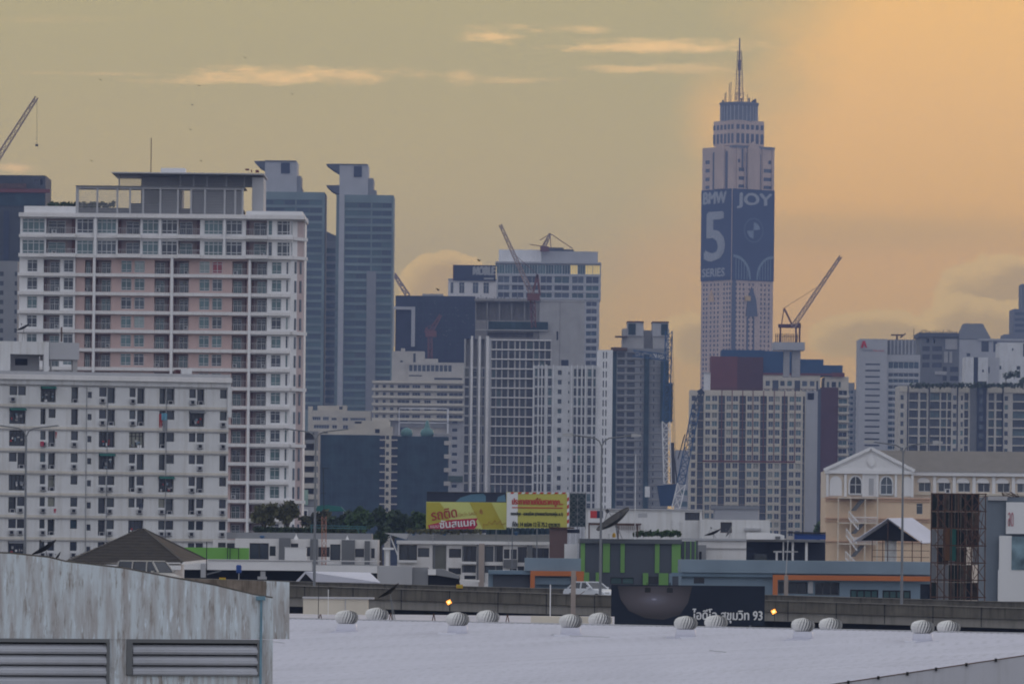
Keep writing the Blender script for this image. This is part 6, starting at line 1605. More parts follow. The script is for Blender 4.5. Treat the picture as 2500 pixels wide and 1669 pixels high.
strip('far_parapet_cap', M['girder'], lambda x: ft_(x) - 1.5, lambda x: ft_(x) - .1, DF + 10.5, DF + 11.0)
strip('road_deck', M['asph'], lambda x: nt_(x) + 24, lambda x: nt_(x) + 27, DF + .31, DF + 10.55)
for x in range(-200, 2800, 118):
    m = MB(); a = W(x, nt_(x) - 1, DF - .02) - o; z1 = W(x, nb_(x) - 1, DF - .02) - o
    m.box(a.x - .03, a.x + .03, a.y, a.y + .02, z1.z, a.z); m.build('expansion_joint', M['dark'], fl)
for x in (150, 760, 1320, 1900, 2460):
    m = MB(); c = W(x, nb_(x), DF + 5) - o; m.box(c.x - .9, c.x + .9, c.y - 1.5, c.y + 1.5, -o.z, c.z - 1.2); m.prism([(c.x - 3, c.z), (c.x + 3, c.z), (c.x + 1.2, c.z - 1.4), (c.x - 1.2, c.z - 1.4)], c.y - 1.6, c.y + 1.6); m.build('pier', M['girder'], fl)
# dark strip standing in for the black shade under the girder
strip('painted_shade_strip', M['dark'], lambda x: nb_(x) + .5, lambda x: nb_(x) + 60, DF + 2, DF + 9)
for k, (x, y) in enumerate(((543, 1414), (1122, 1431))):
    e, o2 = thing1('lane_marker', ('small yellow marker on the far parapet near the brown stain' if k == 0 else 'small yellow marker on the far parapet left of the short blue building'), 'marker', DF + 10.3, (x, y + 4))
    m = MB(); s = K * (DF + 10); m.box(-8 * s, 8 * s, -.08, 0, 0, 9 * s); m.box(-5 * s, 5 * s, -.1, -.081, 2 * s, 7 * s, 1); m.build('marker_plate', [M['yellowp'], M['yellowd']], e)
# double-arm lamps
def lamp(x, y, heads, label):
    base = W(x - (nt_(x) - y) * .01, nt_(x), DF + .15)
    e = empty('street_lamp', label, 'street lamp', base, 0, 'double-armed lamps along the flyover')
    top = W(x, y + 26, DF + .15) - base
    m = MB(); m.bar((0, 0, -.3), top, .11, 0, 8, .065); m.build('pole', M['steeld'], e)
    s = K * DF
    for sg in (-1, 1):
        m = MB(); pts = [top, top + Vector((sg * 6 * s, 0, 14 * s)), top + Vector((sg * 18 * s, 0, 21 * s)), top + Vector((sg * 40 * s, 0, 24 * s)), top + Vector((sg * 72 * s, 0, 28 * s))]
        for p, q in zip(pts, pts[1:]): m.bar(p, q, .055, 0, 6)
        m.build('arm', M['steeld'], e)
        h = pts[-1]; m = MB(); L_ = 24 * s if heads else 8 * s; hh = .12 if heads else .05
        m.prism([(0, -hh), (sg * L_, -hh * .6), (sg * L_, hh * .6), (sg * L_ * .4, hh * 1.2), (0, hh)], -.18, .18); m.build('lamp_head', M['lgrey'] if heads else M['steeld'], e, loc=tuple(h))
lamp(64, 1040, False, 'double-armed lamp in front of the old white apartment block')
lamp(771, 1049, False, 'double-armed lamp at the right foot of the pink condominium')
lamp(1469, 1064, True, 'double-armed lamp with pale heads in front of the grid condominium')
lamp(2205, 1081, True, 'double-armed lamp with pale heads in front of the peach building')
# vehicles
def vehicle(kind, label, cat, x0, x1, yb, D, L_, Wd, prof, roofprof, paint, yaw, wheels):
    """prof: body side outline [(x,z)], roofprof: glasshouse outline; front at +x"""
    c = W((x0 + x1) / 2, yb, D)
    e = empty(kind, label, cat, c, yaw)
    def loft(name, pr, w0, w1, mat, zmid):
        m = MB(); n = len(pr)
        rings = []
        for yy, sc_ in ((-1, 0), (-.86, 1), (.86, 1), (1, 0)):
            pass
        def wid(z): return w0 + (w1 - w0) * min(1, max(0, (z - zmid[0]) / (zmid[1] - zmid[0])))
        v = [(x, -wid(z), z) for x, z in pr] + [(x, wid(z), z) for x, z in pr]
        b_ = m._a(v)
        m.f.append(tuple(b_ + i for i in range(n))); m.f.append(tuple(b_ + n + i for i in range(n))[::-1]); m.mi += [0, 0]
        for i in range(n):
            j = (i + 1) % n; m.f.append((b_ + i, b_ + n + i, b_ + n + j, b_ + j)); m.mi.append(0)
        ob = m.build(name, mat, e); bv = ob.modifiers.new('b', 'BEVEL'); bv.width = .05; bv.segments = 2; return ob
    loft('body', prof, Wd / 2, Wd / 2 * .97, paint, (.2, 1)); 
    loft('cabin', roofprof[0], Wd / 2 * .95, Wd / 2 * .80, M['cglass'], (roofprof[0][0][1], max(z for _, z in roofprof[0])))
    rz_ = max(z for _, z in roofprof[0])
    xs_ = [x for x, z in roofprof[0] if z > rz_ - .05]
    m = MB(); m.box(min(xs_) + .02, max(xs_) - .02, -Wd / 2 * .8, Wd / 2 * .8, rz_ - .03, rz_ + .07); ob = m.build('roof', paint, e); bv = ob.modifiers.new('b', 'BEVEL'); bv.width = .02
    m = MB()
    for (p, q) in roofprof[1]:
        for sg in (-1, 1):
            f = lambda P_: (P_[0], sg * Wd / 2 * (.955 - .15 * (P_[1] - roofprof[0][0][1]) / (rz_ - roofprof[0][0][1])), P_[1])
            m.bar(f(p), f(q), .075)
    m.build('pillar', paint, e)
    for sg in (-1, 1):
        m = MB(); m.box(L_ / 2 - .28, L_ / 2 - .02, sg * Wd / 2 * .62 - .2, sg * Wd / 2 * .62 + .2, .58, .74); m.build('headlight', M['steel'], e)
        m = MB(); m.box(roofprof[2] - .1, roofprof[2] + .08, sg * (Wd / 2 + .02), sg * (Wd / 2 + .2), .93 * roofprof[3], .93 * roofprof[3] + .14); m.build('mirror', paint, e)
        for xw in wheels:
            m = MB(); m.xf = Matrix.Translation((xw, sg * (Wd / 2 - .1), .32)) @ Matrix.Rotation(math.pi / 2, 4, 'X')
            m.lathe([(.2, -.11), (.32, -.11), (.33, 0), (.32, .11), (.2, .11)], (0, 0, 0), 18); wh = m.build('wheel', M['rubber'], e)
            m = MB(); m.xf = Matrix.Translation((xw, sg * (Wd / 2 - .1), .32)) @ Matrix.Rotation(math.pi / 2, 4, 'X'); m.lathe([(.2, -.1), (.2, .1)], (0, 0, 0), 12); m.build('rim', M['steel'], wh)
    m = MB(); m.box(L_ / 2 - .04, L_ / 2 + .01, -.25, .25, .42, .52); m.build('number_plate', M['bwhite'], e)
    return e
sed = [(-2.25, .35), (-2.28, .75), (-2.1, .95), (-1.2, 1.0), (.75, 1.0), (1.9, .82), (2.22, .68), (2.28, .45), (2.2, .25), (-2.1, .25)]
vehicle('car', 'white sedan on the flyover behind the tall concrete pole', 'car', 1400, 1490, 1468, 438, 4.5, 1.75, sed,
        ([(-1.75, .97), (.85, .97), (.15, 1.42), (-1.15, 1.44)], [((-1.75, .97), (-1.15, 1.44)), ((.85, .97), (.15, 1.42)), ((-.35, .97), (-.4, 1.43))], .62, 1.05), M['carpaint'], math.radians(-47), (-1.4, 1.4))
van = [(-2.5, .3), (-2.55, 1.0), (-2.5, 1.25), (1.45, 1.25), (2.2, .95), (2.45, .7), (2.5, .35), (2.4, .25), (-2.4, .25)]
vehicle('van', 'pale high-roofed van on the flyover in front of the tiled roof', 'van', 310, 420, 1436, 436, 4.9, 1.8, van,
        ([(-2.5, 1.22), (1.6, 1.22), (.95, 1.98), (-2.42, 2.02)], [((-2.5, 1.22), (-2.42, 2.02)), ((1.6, 1.22), (.95, 1.98)), ((.45, 1.22), (.4, 2.0)), ((-1.0, 1.22), (-1.0, 2.0))], 1.2, 1.3), M['vanpaint'], math.radians(-38), (-1.6, 1.5))

# things in front of the flyover
e, o = thing1('utility_pole', 'pale concrete utility pole left of the white sedan', 'pole', 415, (1399, 1510))
m = MB(); m.box(-.17, .17, -.12, .12, -8, W(1399, 1392, 415).z - o.z); m.build('pole', surf('pole_concrete', (.36, .30, .27), streak=.3, stain=(.22, .18, .16)), e)
m = MB(); m.bar((.1, 0, W(0 + 1399, 1460, 415).z - o.z), (.8, 0, W(1399, 1442, 415).z - o.z), .03); m.build('bracket', M['rust'], e)
e, o = thing1('utility_pole', 'concrete utility pole with twin lamp crossbar behind the flyover', 'pole', 500, (1919, 1450))
P = lambda x, y: W(x, y, 500) - o
m = MB(); m.box(-.17, .17, -.12, .12, -10, P(1919, 1404).z); m.build('pole', bpy.data.materials['pole_concrete'], e)
m = MB(); m.bar(P(1919, 1404), P(1924, 1318), .06); m.bar(P(1902, 1346), P(1948, 1346), .05); m.box(P(1902, 0).x, P(1922, 0).x, -.2, .2, P(1910, 1348).z, P(1910, 1344).z); m.box(P(1930, 0).x, P(1949, 0).x, -.2, .2, P(1940, 1348).z, P(1940, 1344).z); m.build('crossbar', M['lgrey'], e)
e, o = thing1('utility_pole', 'stout concrete pole in front of the terrace windows', 'pole', 520, (1175, 1424))
P = lambda x, y: W(x, y, 520) - o
m = MB(); m.box(-.25, .25, -.15, .15, -10, P(1175, 1326).z); m.build('pole', bpy.data.materials['pole_concrete'], e)
e, o = thing1('roof_mast', 'thin white pole at the roof edge left of the tall concrete pole', 'pole', 300, (1343, 1506))
m = MB(); m.bar((0, 0, -1), (0, 0, W(1343, 1426, 300).z - o.z), .035); m.build('pole', M['white2'], e)
# dark panoramic billboard
b = Bld('billboard', 'dark billboard with glowing sphere and white Thai lettering in front of the flyover', 'billboard', 1492, 400, 1680, 1475)
pn = b.part('panel', surf('billboard_night', (.012, .018, .032), var=.2), [(1492, 1867, 1428, 1524, 0, .5)])
# picture printed on the panel: a round pale glow fading outward
gm_ = bpy.data.materials.new('printed_sphere'); nt, p = nodes_of(gm_)
tc = N(nt, 'ShaderNodeTexCoord'); mp = N(nt, 'ShaderNodeMapping'); mp.vector_type = 'POINT'
gc = b.f(1597, 1462); 
nt.links.new(tc.outputs['Object'], mp.inputs[0]); mp.inputs['Location'].default_value = (-gc[0] / 2.9, 0, -gc[1] / 1.15); mp.inputs['Scale'].default_value = (1 / 2.9, 0.0, 1 / 1.15)
gr = N(nt, 'ShaderNodeTexGradient', gradient_type='SPHERICAL'); nt.links.new(mp.outputs[0], gr.inputs[0])
cr = N(nt, 'ShaderNodeValToRGB'); nt.links.new(gr.outputs['Color'], cr.inputs[0])
cr.color_ramp.elements[0].color = (.03, .024, .028, 1); cr.color_ramp.elements[1].color = (.42, .42, .55, 1); cr.color_ramp.elements[1].position = 1.0
q = cr.color_ramp.elements.new(.6); q.color = (.10, .085, .10, 1); q = cr.color_ramp.elements.new(.92); q.color = (.16, .15, .19, 1)
nt.links.new(cr.outputs[0], p.inputs['Base Color']); p.inputs['Roughness'].default_value = .5
m = MB(); a0, a1 = b.T(1508), b.T(1686)
m.prism([b.f(1508, 1430), b.f(1690, 1430), b.f(1680, 1470), b.f(1660, 1500), b.f(1620, 1512), b.f(1575, 1508), b.f(1535, 1490), b.f(1515, 1462)], -.03, -.005); m.build('sphere_picture', gm_, pn)
s_ = K * 400
text_obj('ไอดีโอ สุขุมวิท 93', 170 * s_, 34 * s_, M['bwhite'], pn, (b.T(1691), -.03, b.Z(1519)), thick=.02, bold=.03)
b.part('support_post', M['steeld'], [(x, x + 5, 1524, None, .1, .4) for x in (1530, 1680, 1830)])
for x in (1578, 1632):
    m = MB(); t = b.T(x); m.bar((t + .1, -.1, b.Z(1428)), (t + .1, -1.2, b.Z(1422)), .03); m.box(t - .15, t + .25, -1.4, -1.0, b.Z(1446), b.Z(1434)); m.bar((t, -1.2, b.Z(1422)), (t, -1.2, b.Z(1436)), .03); m.build('floodlight', M['black'], b.e)
def sodium(x, y, D, label):
    e, o = thing1('floodlight', label, 'floodlight', D, (x, y))
    m = MB(); s = K * D; m.xf = Matrix.Rotation(math.radians(-35), 4, 'Y') ; m.box(-7 * s, 7 * s, .02, .3, -7 * s, 7 * s); m.build('housing', M['black'], e)
    m = MB(); m.xf = Matrix.Rotation(math.radians(-35), 4, 'Y'); m.prism([(-6 * s, -4.5 * s), (5 * s, -5.5 * s), (6 * s, 4.5 * s), (-5 * s, 5.5 * s)], -.03, .0); m.build('lit_lens', M['lampon'], e)
    m = MB(); m.xf = Matrix.Rotation(math.radians(-35), 4, 'Y'); m.box(-2.6 * s, 2.6 * s, -.05, -.035, -2.2 * s, 2.2 * s); m.build('lamp_tube', M['lampcore'], e)
    m = MB(); m.bar((.05, .2, 0), (.2, .4, -3), .03); m.build('bracket', M['black'], e)
sodium(1096, 1469, 395, 'lit orange floodlight left of the dark billboard')
sodium(1889, 1492, 395, 'lit orange floodlight right of the dark billboard')

# ================================================================== 17  big pale metal roof with turbine vents
DA, DB = 222, 190
A = W(560, 1509, DA); B_ = W(2640, 1552, DB)
hd = (B_ - A); hd.z = 0; hd.normalize(); dn = Vector((hd.y, -hd.x, 0))   # horizontal, towards the viewer
if dn.y > 0: dn = -dn
slope = .075
def rp(t, s): 
    """point on the near slope: t along the ridge (m), s metres down the slope"""
    p = A + (B_ - A) * (t / (B_ - A).length); return p + dn * s + Vector((0, 0, -slope * s))
LR = (B_ - A).length
rm_ = surf('ribbed_sheet_roof', (0.61, 0.605, 0.665), rough=.5, var=.05, scale=.35, streak=.55, stain=(.43, .43, .46))
for nd in rm_.node_tree.nodes:
    if nd.type == 'MAPPING': nd.inputs['Rotation'].default_value = (0, 0, -math.atan2(dn.y, dn.x)); nd.inputs['Scale'].default_value = (.05, 3.2, .3)
e = empty('warehouse_roof_building', 'broad pale ribbed metal roof filling the lower foreground', 'warehouse', (A.x, A.y, 0))
oo = Vector((A.x, A.y, 0))
m = MB(); LX = LR * 1.9; n = int(LX / .30)
for i in range(n):
    t0 = LX * i / n; w_ = LX / n
    a, c, d_, f_ = t0, t0 + w_ * .74, t0 + w_ * .82, t0 + w_ * .92
    h = Vector((0, 0, .05))
    for (u0, h0), (u1, h1) in (((a, 0), (c, 0)), ((c, 0), (d_, 1)), ((d_, 1), (f_, 1)), ((f_, 1), (t0 + w_, 0))):
        m.quad([rp(u0, 0) + h * h0 - oo, rp(u1, 0) + h * h1 - oo, rp(u1, 60) + h * h1 - oo, rp(u0, 60) + h * h0 - oo])
m.build('roof_sheet', rm_, e)
m = MB(); bk = lambda t, s: A + (B_ - A) * (t / LR) - dn * s + Vector((0, 0, -slope * s))
m.quad([bk(0, 0) - oo, bk(LX, 0) - oo, bk(LX, 14) - oo, bk(0, 14) - oo]); m.build('rear_slope', rm_, e)
for u0, u1, s_l in ((.10, .16, 6.2), (.30, .335, 9.0), (.52, .60, 4.2), (.80, .83, 8.4)):
    m = MB(); m.bar(rp(LR * u0, s_l) - oo + Vector((0, 0, .06)), rp(LR * u1, s_l + .5) - oo + Vector((0, 0, .06)), .012); m.build('sheet_lap', M['lgrey'], e)
m = MB(); m.bar(rp(0, 0) - oo + Vector((0, 0, .03)), rp(LX, 0) - oo + Vector((0, 0, .03)), .07); m.build('ridge_cap', M['lgrey'], e)
m = MB()
q0, q1 = rp(0, 59) - oo, rp(LX, 59) - oo; r0_, r1_ = bk(0, 13) - oo, bk(LX, 13) - oo
for (p0, p1) in ((q0, q1), (q1, r1_), (r1_, r0_), (r0_, q0)):
    m.quad([p0, p1, Vector((p1.x, p1.y, 0)), Vector((p0.x, p0.y, 0))])
m.build('wall', M['offw'], e)
for k, (x, y, l_) in enumerate(((690, 1592, 3.0), (900, 1632, 2.0), (1190, 1548, .8))):
    pass
# ridge-side ledge
b = Bld('ledge_roof', 'narrow grey-lilac ledge roof beyond the ridge of the pale roof', 'roof', 640, 262, 900, 1500)
m = MB(); m.quad([W(640, 1497, 300) - Vector(b.e.location), W(1500, 1505, 300) - Vector(b.e.location), W(1500, 1530, 250) - Vector(b.e.location), W(640, 1526, 250) - Vector(b.e.location)])
ob = m.build('roof_sheet', surf('lilac_sheet', (.46, .45, .50), rough=.7, var=.2, scale=1), b.e); md = ob.modifiers.new('t', 'SOLIDIFY'); md.thickness = .02
m = MB()
for x in (778, 950, 1055, 1235, 1390, 1470): m.bar((b.T(x), 0, b.Z(1516)), (b.T(x + 4), 0, b.Z(1494)), .03); m.bar((b.T(x + 8), 0, b.Z(1516)), (b.T(x + 4), 0, b.Z(1494)), .03)
m.build('bracket', M['rust'], b.e, kind='stuff')
b = Bld('cream_box', 'long cream metal box on the ledge left of the turbine vents', 'box', 740, 255, 820, 1480)
b.part('box', M['cream'], [(740, 898, 1461, 1499, 0, 1.5)]); b.part('lid', M['lgrey'], [(738, 912, 1457, 1461, -.1, 1.6)]); b.part('seam', M['lgrey'], [(842, 844, 1461, 1499, -.03, -.002)])
b = Bld('cream_box', 'low cream strip box on the ledge beside the tall concrete pole', 'box', 1296, 256, 1360, 1512)
b.part('box', M['cream'], [(1296, 1495, 1504, 1520, 0, 1.2)])
for x, y0, y1, lab in ((801, 1438, 1508, 'thin white rod in front of the long cream box'), (777, 1420, 1512, 'thin dark rod in front of the long cream box')):
    e2, o2 = thing1('roof_rod', lab, 'rod', 240, (x, y1)); m = MB(); m.bar((0, 0, -.4), (0, 0, W(x, y0, 240).z - o2.z), .02); m.build('rod', M['white2'] if x == 801 else M['framed'], e2)
dish('satellite_dish', 'black dish on a thin post at the ledge, against the flyover parapet', 240, (953, 1446), 30, math.radians(36), (960, 1514), M['black'])
# turbine vents
def vent_parts(root):
    R = .41
    m = MB(); nf = 22
    prof = [(.22, .0), (.34, .06), (.405, .17), (.41, .26), (.37, .36), (.27, .43), (.12, .465), (.02, .47)]
    m.lathe([(r * .82, z * .97) for r, z in prof], (0, 0, .26), 20, 1)
    for i in range(nf):
        a = 2 * math.pi * i / nf
        for k in range(len(prof) - 1):
            (r0, z0), (r1, z1) = prof[k], prof[k + 1]
            a0, a1 = a + z0 * .9, a + z1 * .9; w_ = .085; w2_ = .085
            p = lambda r, aa, z: (r * math.cos(aa), r * math.sin(aa), .26 + z)
            m.quad([p(r0 * 1.0, a0, z0), p(r1 * 1.0, a1, z1), p(r1 * .88, a1 + w2_ * 2.3, z1), p(r0 * .88, a0 + w_ * 2.3, z0)])
    m.lathe([(.10, .45), (.09, .475), (.01, .48)], (0, 0, .26), 12)
    m.build('turbine', [M['vent'], M['grey']], root)
    m = MB(); m.lathe([(.36, -.15), (.36, .1), (.345, .26), (.3, .28)], (0, 0, 0), 24); m.build('neck', M['metalroof'], root, smooth=True)
    m = MB(); m.prism([(-.55, -.05), (.55, -.05), (.42, .03), (-.42, .03)], -.5, .5); m.build('flashing', M['metalroof'], root)
def ray_hit(px, py, s_target=None):
    """where the view ray meets the near slope"""
    u, v = uv(px, py); d = Vector((u, 1, v)); nrm = (B_ - A).cross(dn + Vector((0, 0, -slope))); c = Vector((0, 0, H))
    k = (A - c).dot(nrm) / d.dot(nrm); return c + d * k
front = [(846, 1557), (1117, 1558), (1393, 1563), (1674, 1569), (1960, 1577), (2252, 1586)]
back = [(919, 1), (1190, 1), (1464, 1), (1748, 1), (2027, 1), (2315, 1)]
labs = ['turbine vent in front of the ridge, nearest the stained wall', 'turbine vent in front of the ridge, below the left lit floodlight', 'turbine vent in front of the ridge, below the tall concrete pole', 'turbine vent in front of the ridge, overlapping the dark billboard', 'turbine vent in front of the ridge, just right of the dark billboard', 'turbine vent in front of the ridge, farthest to the right']
labb = [l.replace('in front of the ridge', 'half hidden behind the ridge') for l in labs]
proto = None
for i, (px, py) in enumerate(front):
    p = ray_hit(px, 1543 + (px - 846) * .017)
    r_ = empty('turbine_vent', labs[i], 'roof vent', p + Vector((0, 0, .03)), i * .7, 'spinning turbine vents along the roof ridge')
    r_.scale = (p.y * K * 58 / .82,) * 3
    if proto is None:
        proto = r_; vent_parts(r_); kids = [x for x in bpy.data.objects if x.parent is r_]
    else:
        for c in kids: c2 = c.copy(); col.objects.link(c2); c2.parent = r_
for i, (px, _) in enumerate(back):
    u = uv(px, 1530)[0]
    # solve on the rear slope, 2.2 m behind the ridge
    t = 0; s = 5.4
    for t in [LR * q / 2000 for q in range(2001)]:
        p = bk(t, s)
        if p.x / p.y >= u: break
    r_ = empty('turbine_vent', labb[i], 'roof vent', p + Vector((0, 0, .03)), i * .9, 'spinning turbine vents along the roof ridge')
    r_.scale = (p.y * K * 58 / .82,) * 3
    for c in kids: c2 = c.copy(); col.objects.link(c2); c2.parent = r_

# lower right wall
o = W(2200, 1660, 120)
e = empty('side_wall', 'pale plastered wall with dark flashing and bolts at the bottom right corner', 'wall', o)
P = lambda x, y: W(x, y, 120) - o
m = MB(); m.prism([(P(1740, 1714).x, P(1740, 1714).z), (P(2560, 1591).x, P(2560, 1591).z), (P(2560, 1900).x, -o.z), (P(1740, 1900).x, -o.z)], 0, .3); m.build('wall', surf('pale_plaster', (.50, .50, .55), streak=.35, stain=(.30, .29, .30), sx=3), e)
m = MB(); m.bar(P(1740, 1713), P(2560, 1590), .014); m.build('flashing', M['rust'], e)
for x, y in ((2071, 1664), (2144, 1653), (2215, 1643), (2285, 1632), (2359, 1621), (2431, 1610)):
    m = MB(); c = P(x, y); m.box(c.x - .025, c.x + .025, -.06, .0, c.z - .035, c.z + .035); m.build('bolt', M['black'], e)

# ================================================================== 18  stained wall with louvred openings
def stained():
    m = bpy.data.materials.new('weathered_blue_white_wall'); nt, p = nodes_of(m); L = nt.links.new
    p.inputs['Roughness'].default_value = .85
    tc = N(nt, 'ShaderNodeTexCoord')
    def noise(sc_, scale, det=6, r=.6):
        mp = N(nt, 'ShaderNodeMapping'); mp.inputs['Scale'].default_value = sc_; L(tc.outputs['Object'], mp.inputs[0])
        n = N(nt, 'ShaderNodeTexNoise'); n.inputs['Scale'].default_value = scale; n.inputs['Detail'].default_value = det; n.inputs['Roughness'].default_value = r; L(mp.outputs[0], n.inputs['Vector']); return n.outputs['Fac']
    def ramp(f, lo, hi):
        r = N(nt, 'ShaderNodeMapRange'); r.inputs[1].default_value = lo; r.inputs[2].default_value = hi; L(f, r.inputs[0]); return r.outputs[0]
    def mix(f, a, b_):
        n = N(nt, 'ShaderNodeMix', data_type='RGBA'); L(f, n.inputs[0])
        for i, q in ((6, a), (7, b_)):
            if isinstance(q, tuple): n.inputs[i].default_value = (*q, 1)
            else: L(q, n.inputs[i])
        return n.outputs[2]
    c = mix(ramp(noise((3.4, 1, .34), 1.7), .42, .60), (.60, .66, .71), (.43, .415, .42))
    c = mix(ramp(noise((4.5, 1, .7), 2.4, 8, .7), .53, .66), c, (.27, .235, .215))
    c = mix(ramp(noise((9, 1, 1.2), 1.5), .58, .66), c, (.70, .78, .86))
    c = mix(ramp(noise((1, 1, .8), 1.1), .60, .74), c, (.20, .175, .155))
    L(c, p.inputs['Base Color']); return m
SW = stained()
b = Bld('louvred_wall', 'nearest weathered blue-white wall with peeling streaks and horizontal louvres', 'wall', -60, 110, 320, 1500, math.radians(14))
top = [(-60, 1348), (25, 1351), (120, 1361), (160, 1371), (300, 1387), (430, 1412), (520, 1428), (620, 1452), (667, 1460)]
m = MB(); F = b.f
# wall panels around the two louvred openings
def pq(pts): m.prism([F(*q) for q in pts], 0, .25)
pq(top + [(667, 1559), (-60, 1559)])
pq([(-60, 1559), (-60, 1559.5), (667, 1559.5), (667, 1559)])
m.build('gable_wall', SW, b.e)
b.part('pier', SW, [(268, 312, 1559, None, .01, .26), (637, 667, 1559, None, .01, .26)])
b.part('lower_wall', SW, [(312, 637, 1647, None, .01, .26)])
m = MB(); 
for k in range(len(top) - 1):
    A1, B1 = F(*top[k]), F(*top[k + 1]); m.bar((A1[0], .1, A1[1]), (B1[0], .1, B1[1]), .045)
m.build('coping', surf('mossy_coping', (.10, .09, .08), var=.4, scale=3), b.e)
for (x0, x1, n0, n1) in ((-60, 268, 0, 6), (311, 637, 0, 3)):
    fr = b.part('louvre_frame', M['mgrey'], [(x0, x1, 1559, 1568, -.06, .2)])
    if x0 > 0: b.part('louvre_frame', M['mgrey'], [(311, 325, 1568, 1646, -.06, .2), (629, 637, 1568, 1646, -.06, .2), (311, 637, 1644, 1648, -.05, .2)])
    else: b.part('louvre_frame', M['mgrey'], [(261, 269, 1568, 1720, -.06, .2)])
    b.part('dark_sheet', M['dark'], [(x0, x1, 1568, 1645 if x0 > 0 else 1720, .16, .19)])  # near-black sheet put in for the shade behind the slats
    for k in range(n0, n1):
        y = 1573 + k * 26.2
        m = MB(); xa, xb = b.T(x0 + (14 if x0 > 0 else 0)), b.T(x1 - 8); zt1 = b.Z(y); h = (b.Z(y) - b.Z(y + 22))
        pr = [(.13, 0), (.05, -.05 * h), (-.01, -.25 * h), (-.05, -.55 * h), (-.055, -.8 * h), (-.03, -1.0 * h)]
        for (y0_, z0_), (y1_, z1_) in zip(pr, pr[1:]):
            m.quad([(xa, y0_, zt1 + z0_), (xb, y0_, zt1 + z0_), (xb, y1_, zt1 + z1_), (xa, y1_, zt1 + z1_)])
        ob = m.build('louvre_slat', surf('louvre_paint', (.46, .47, .52), streak=.2, stain=(.3, .3, .3), sx=3) if k == 0 and x0 < 0 else bpy.data.materials['louvre_paint'], b.e); md = ob.modifiers.new('t', 'SOLIDIFY'); md.thickness = .01
m = MB(); m.bar((b.T(636), -.06, b.Z(1720)), (b.T(636), -.06, b.Z(1456)), .024, 0, 8); m.box(b.T(624), b.T(645), -.1, -.02, b.Z(1462), b.Z(1452)); m.build('drain_pipe', surf('pipe_blue', (.16, .28, .36), var=.2, scale=3), b.e)
b = Bld('stained_wall', 'second weathered wall with brown rain stains, just behind the louvred one', 'wall', 420, 113, 560, 1500, math.radians(14))
m = MB(); m.prism([b.f(400, 1409), b.f(650, 1418), b.f(650, 1470), b.f(400, 1470)], 0, .2); m.build('beam', surf('brown_stained', (.20, .165, .14), var=.4, scale=3, streak=.9, stain=(.07, .055, .045), sx=6), b.e)
m = MB(); m.prism([b.f(650, 1417), b.f(706, 1420), b.f(706, 1559), b.f(650, 1559)], -.02, .22); m.build('end_column', SW, b.e)

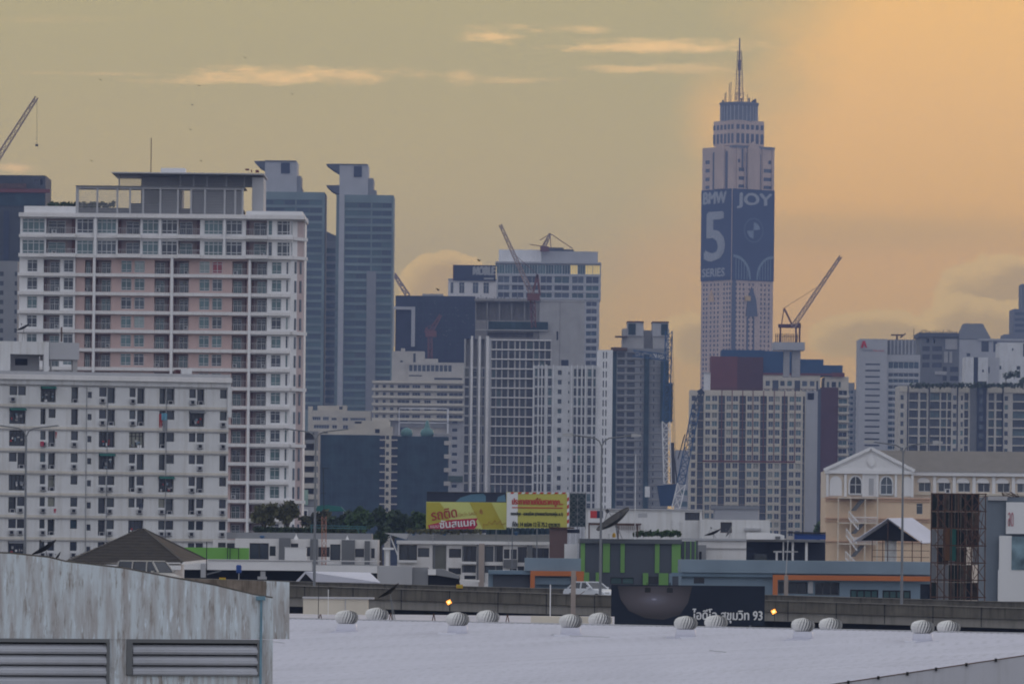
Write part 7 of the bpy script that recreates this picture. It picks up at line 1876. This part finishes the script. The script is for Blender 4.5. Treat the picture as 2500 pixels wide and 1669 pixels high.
# birds over the rooftops
rnd = random.Random(9)
for k, (x, y, lab) in enumerate(((1170, 637, 'crow gliding just above the dark rooftop sign'), (1070, 708, 'crow flying above the navy netted block'), (466, 317, 'bird low over the left skyline, highest above the hooked towers'), (470, 257, 'bird above the hook-finned towers, middle one of three'), (487, 210, 'bird nearest the long streak cloud'),
        (246, 196, 'bird left of the long streak cloud'), (599, 142, 'tiny bird above the long streak cloud'), (224, 393, 'bird nearest the pergola roof on its left'), (492, 394, 'bird nearest the pergola roof on its right'), (715, 231, 'tiny bird just below the long streak cloud'))):
    e, o = thing1('bird', lab, 'bird', 700, (x, y))
    s = .85 if k < 2 else .42
    m = MB(); m.lathe([(.01, -.22 * s), (.06 * s, -.1 * s), (.07 * s, .02 * s), (.04 * s, .14 * s), (.01, .2 * s)], (0, 0, 0), 8); q = Matrix.Rotation(math.pi / 2, 4, 'Y') @ Matrix.Rotation(-.3, 4, 'X')
    m.v = [tuple(q @ Vector(v)) for v in m.v]; m.build('body', M['black'], e)
    for sg in (-1, 1):
        m = MB(); m.quad([(-.08 * s, 0, .02), (.1 * s, 0, .02), (.02 * s + .12 * sg, sg * .32 * s, .22 * s), (-.12 * s + .2 * sg, sg * .3 * s, .2 * s)]); m.quad([(.02 * s + .12 * sg, sg * .32 * s, .22 * s), (-.12 * s + .2 * sg, sg * .3 * s, .2 * s), (.35 * s * sg, sg * .5 * s, .2 * s)])
        ob = m.build('wing', M['black'], e); md = ob.modifiers.new('t', 'SOLIDIFY'); md.thickness = .015

# small rooftop things
for x, y0, y1, D, lab in ((1640, 1268, 1294, 695, 'thin television aerial left on the long white building roof edge'), (1660, 1272, 1292, 694, 'thin television aerial right of its twin on the long white building'), (1057, 1302, 1322, 599, 'small white tripod aerial on the terrace below the yellow billboard'), (1242, 1318, 1336, 598, 'small aerial near the brown stair room on the terrace')):
    e, o = thing1('roof_aerial', lab, 'aerial', D, (x, y1)); h = W(x, y0, D).z - o.z
    m = MB(); m.bar((0, 0, 0), (0, 0, h), .035); m.bar((-.35, 0, h * .8), (.35, 0, h * .8), .025); m.bar((-.22, 0, h * .6), (.22, 0, h * .6), .025); m.build('mast', M['lgrey'], e)
for x, y, s_, lab in ((723, 1317, 1, 'larger white cone ornament on the left terrace roof'), (848, 1317, .7, 'smaller white cone ornament on the left terrace roof')):
    e, o = thing1('roof_ornament', lab, 'ornament', 598, (x, y)); m = MB(); m.lathe([(.26 * s_, 0), (.2 * s_, .2 * s_), (.07 * s_, .42 * s_), (.02, .66 * s_)], (0, 0, 0), 10); m.build('cone', M['white2'], e)
rnd = random.Random(2)
for k, (x, y) in enumerate(((640, 1313), (1010, 1303), (1085, 1303), (1260, 1303))):
    e, o = thing1('roof_ventilator', ['blue roof ventilator above the sliding doors of the left terrace', 'blue roof ventilator near the left end of the terrace with the canopy', 'blue roof ventilator in the middle of the terrace with the canopy', 'blue roof ventilator close to the tank row on the terrace'][k], 'ventilator', 600.5, (x, y + 3)); m = MB(); m.lathe([(.16, 0), (.16, .18), (.26, .22), (.26, .34), (.05, .42)], (0, 0, 0), 12); m.build('ventilator_body', M['craneb'], e)
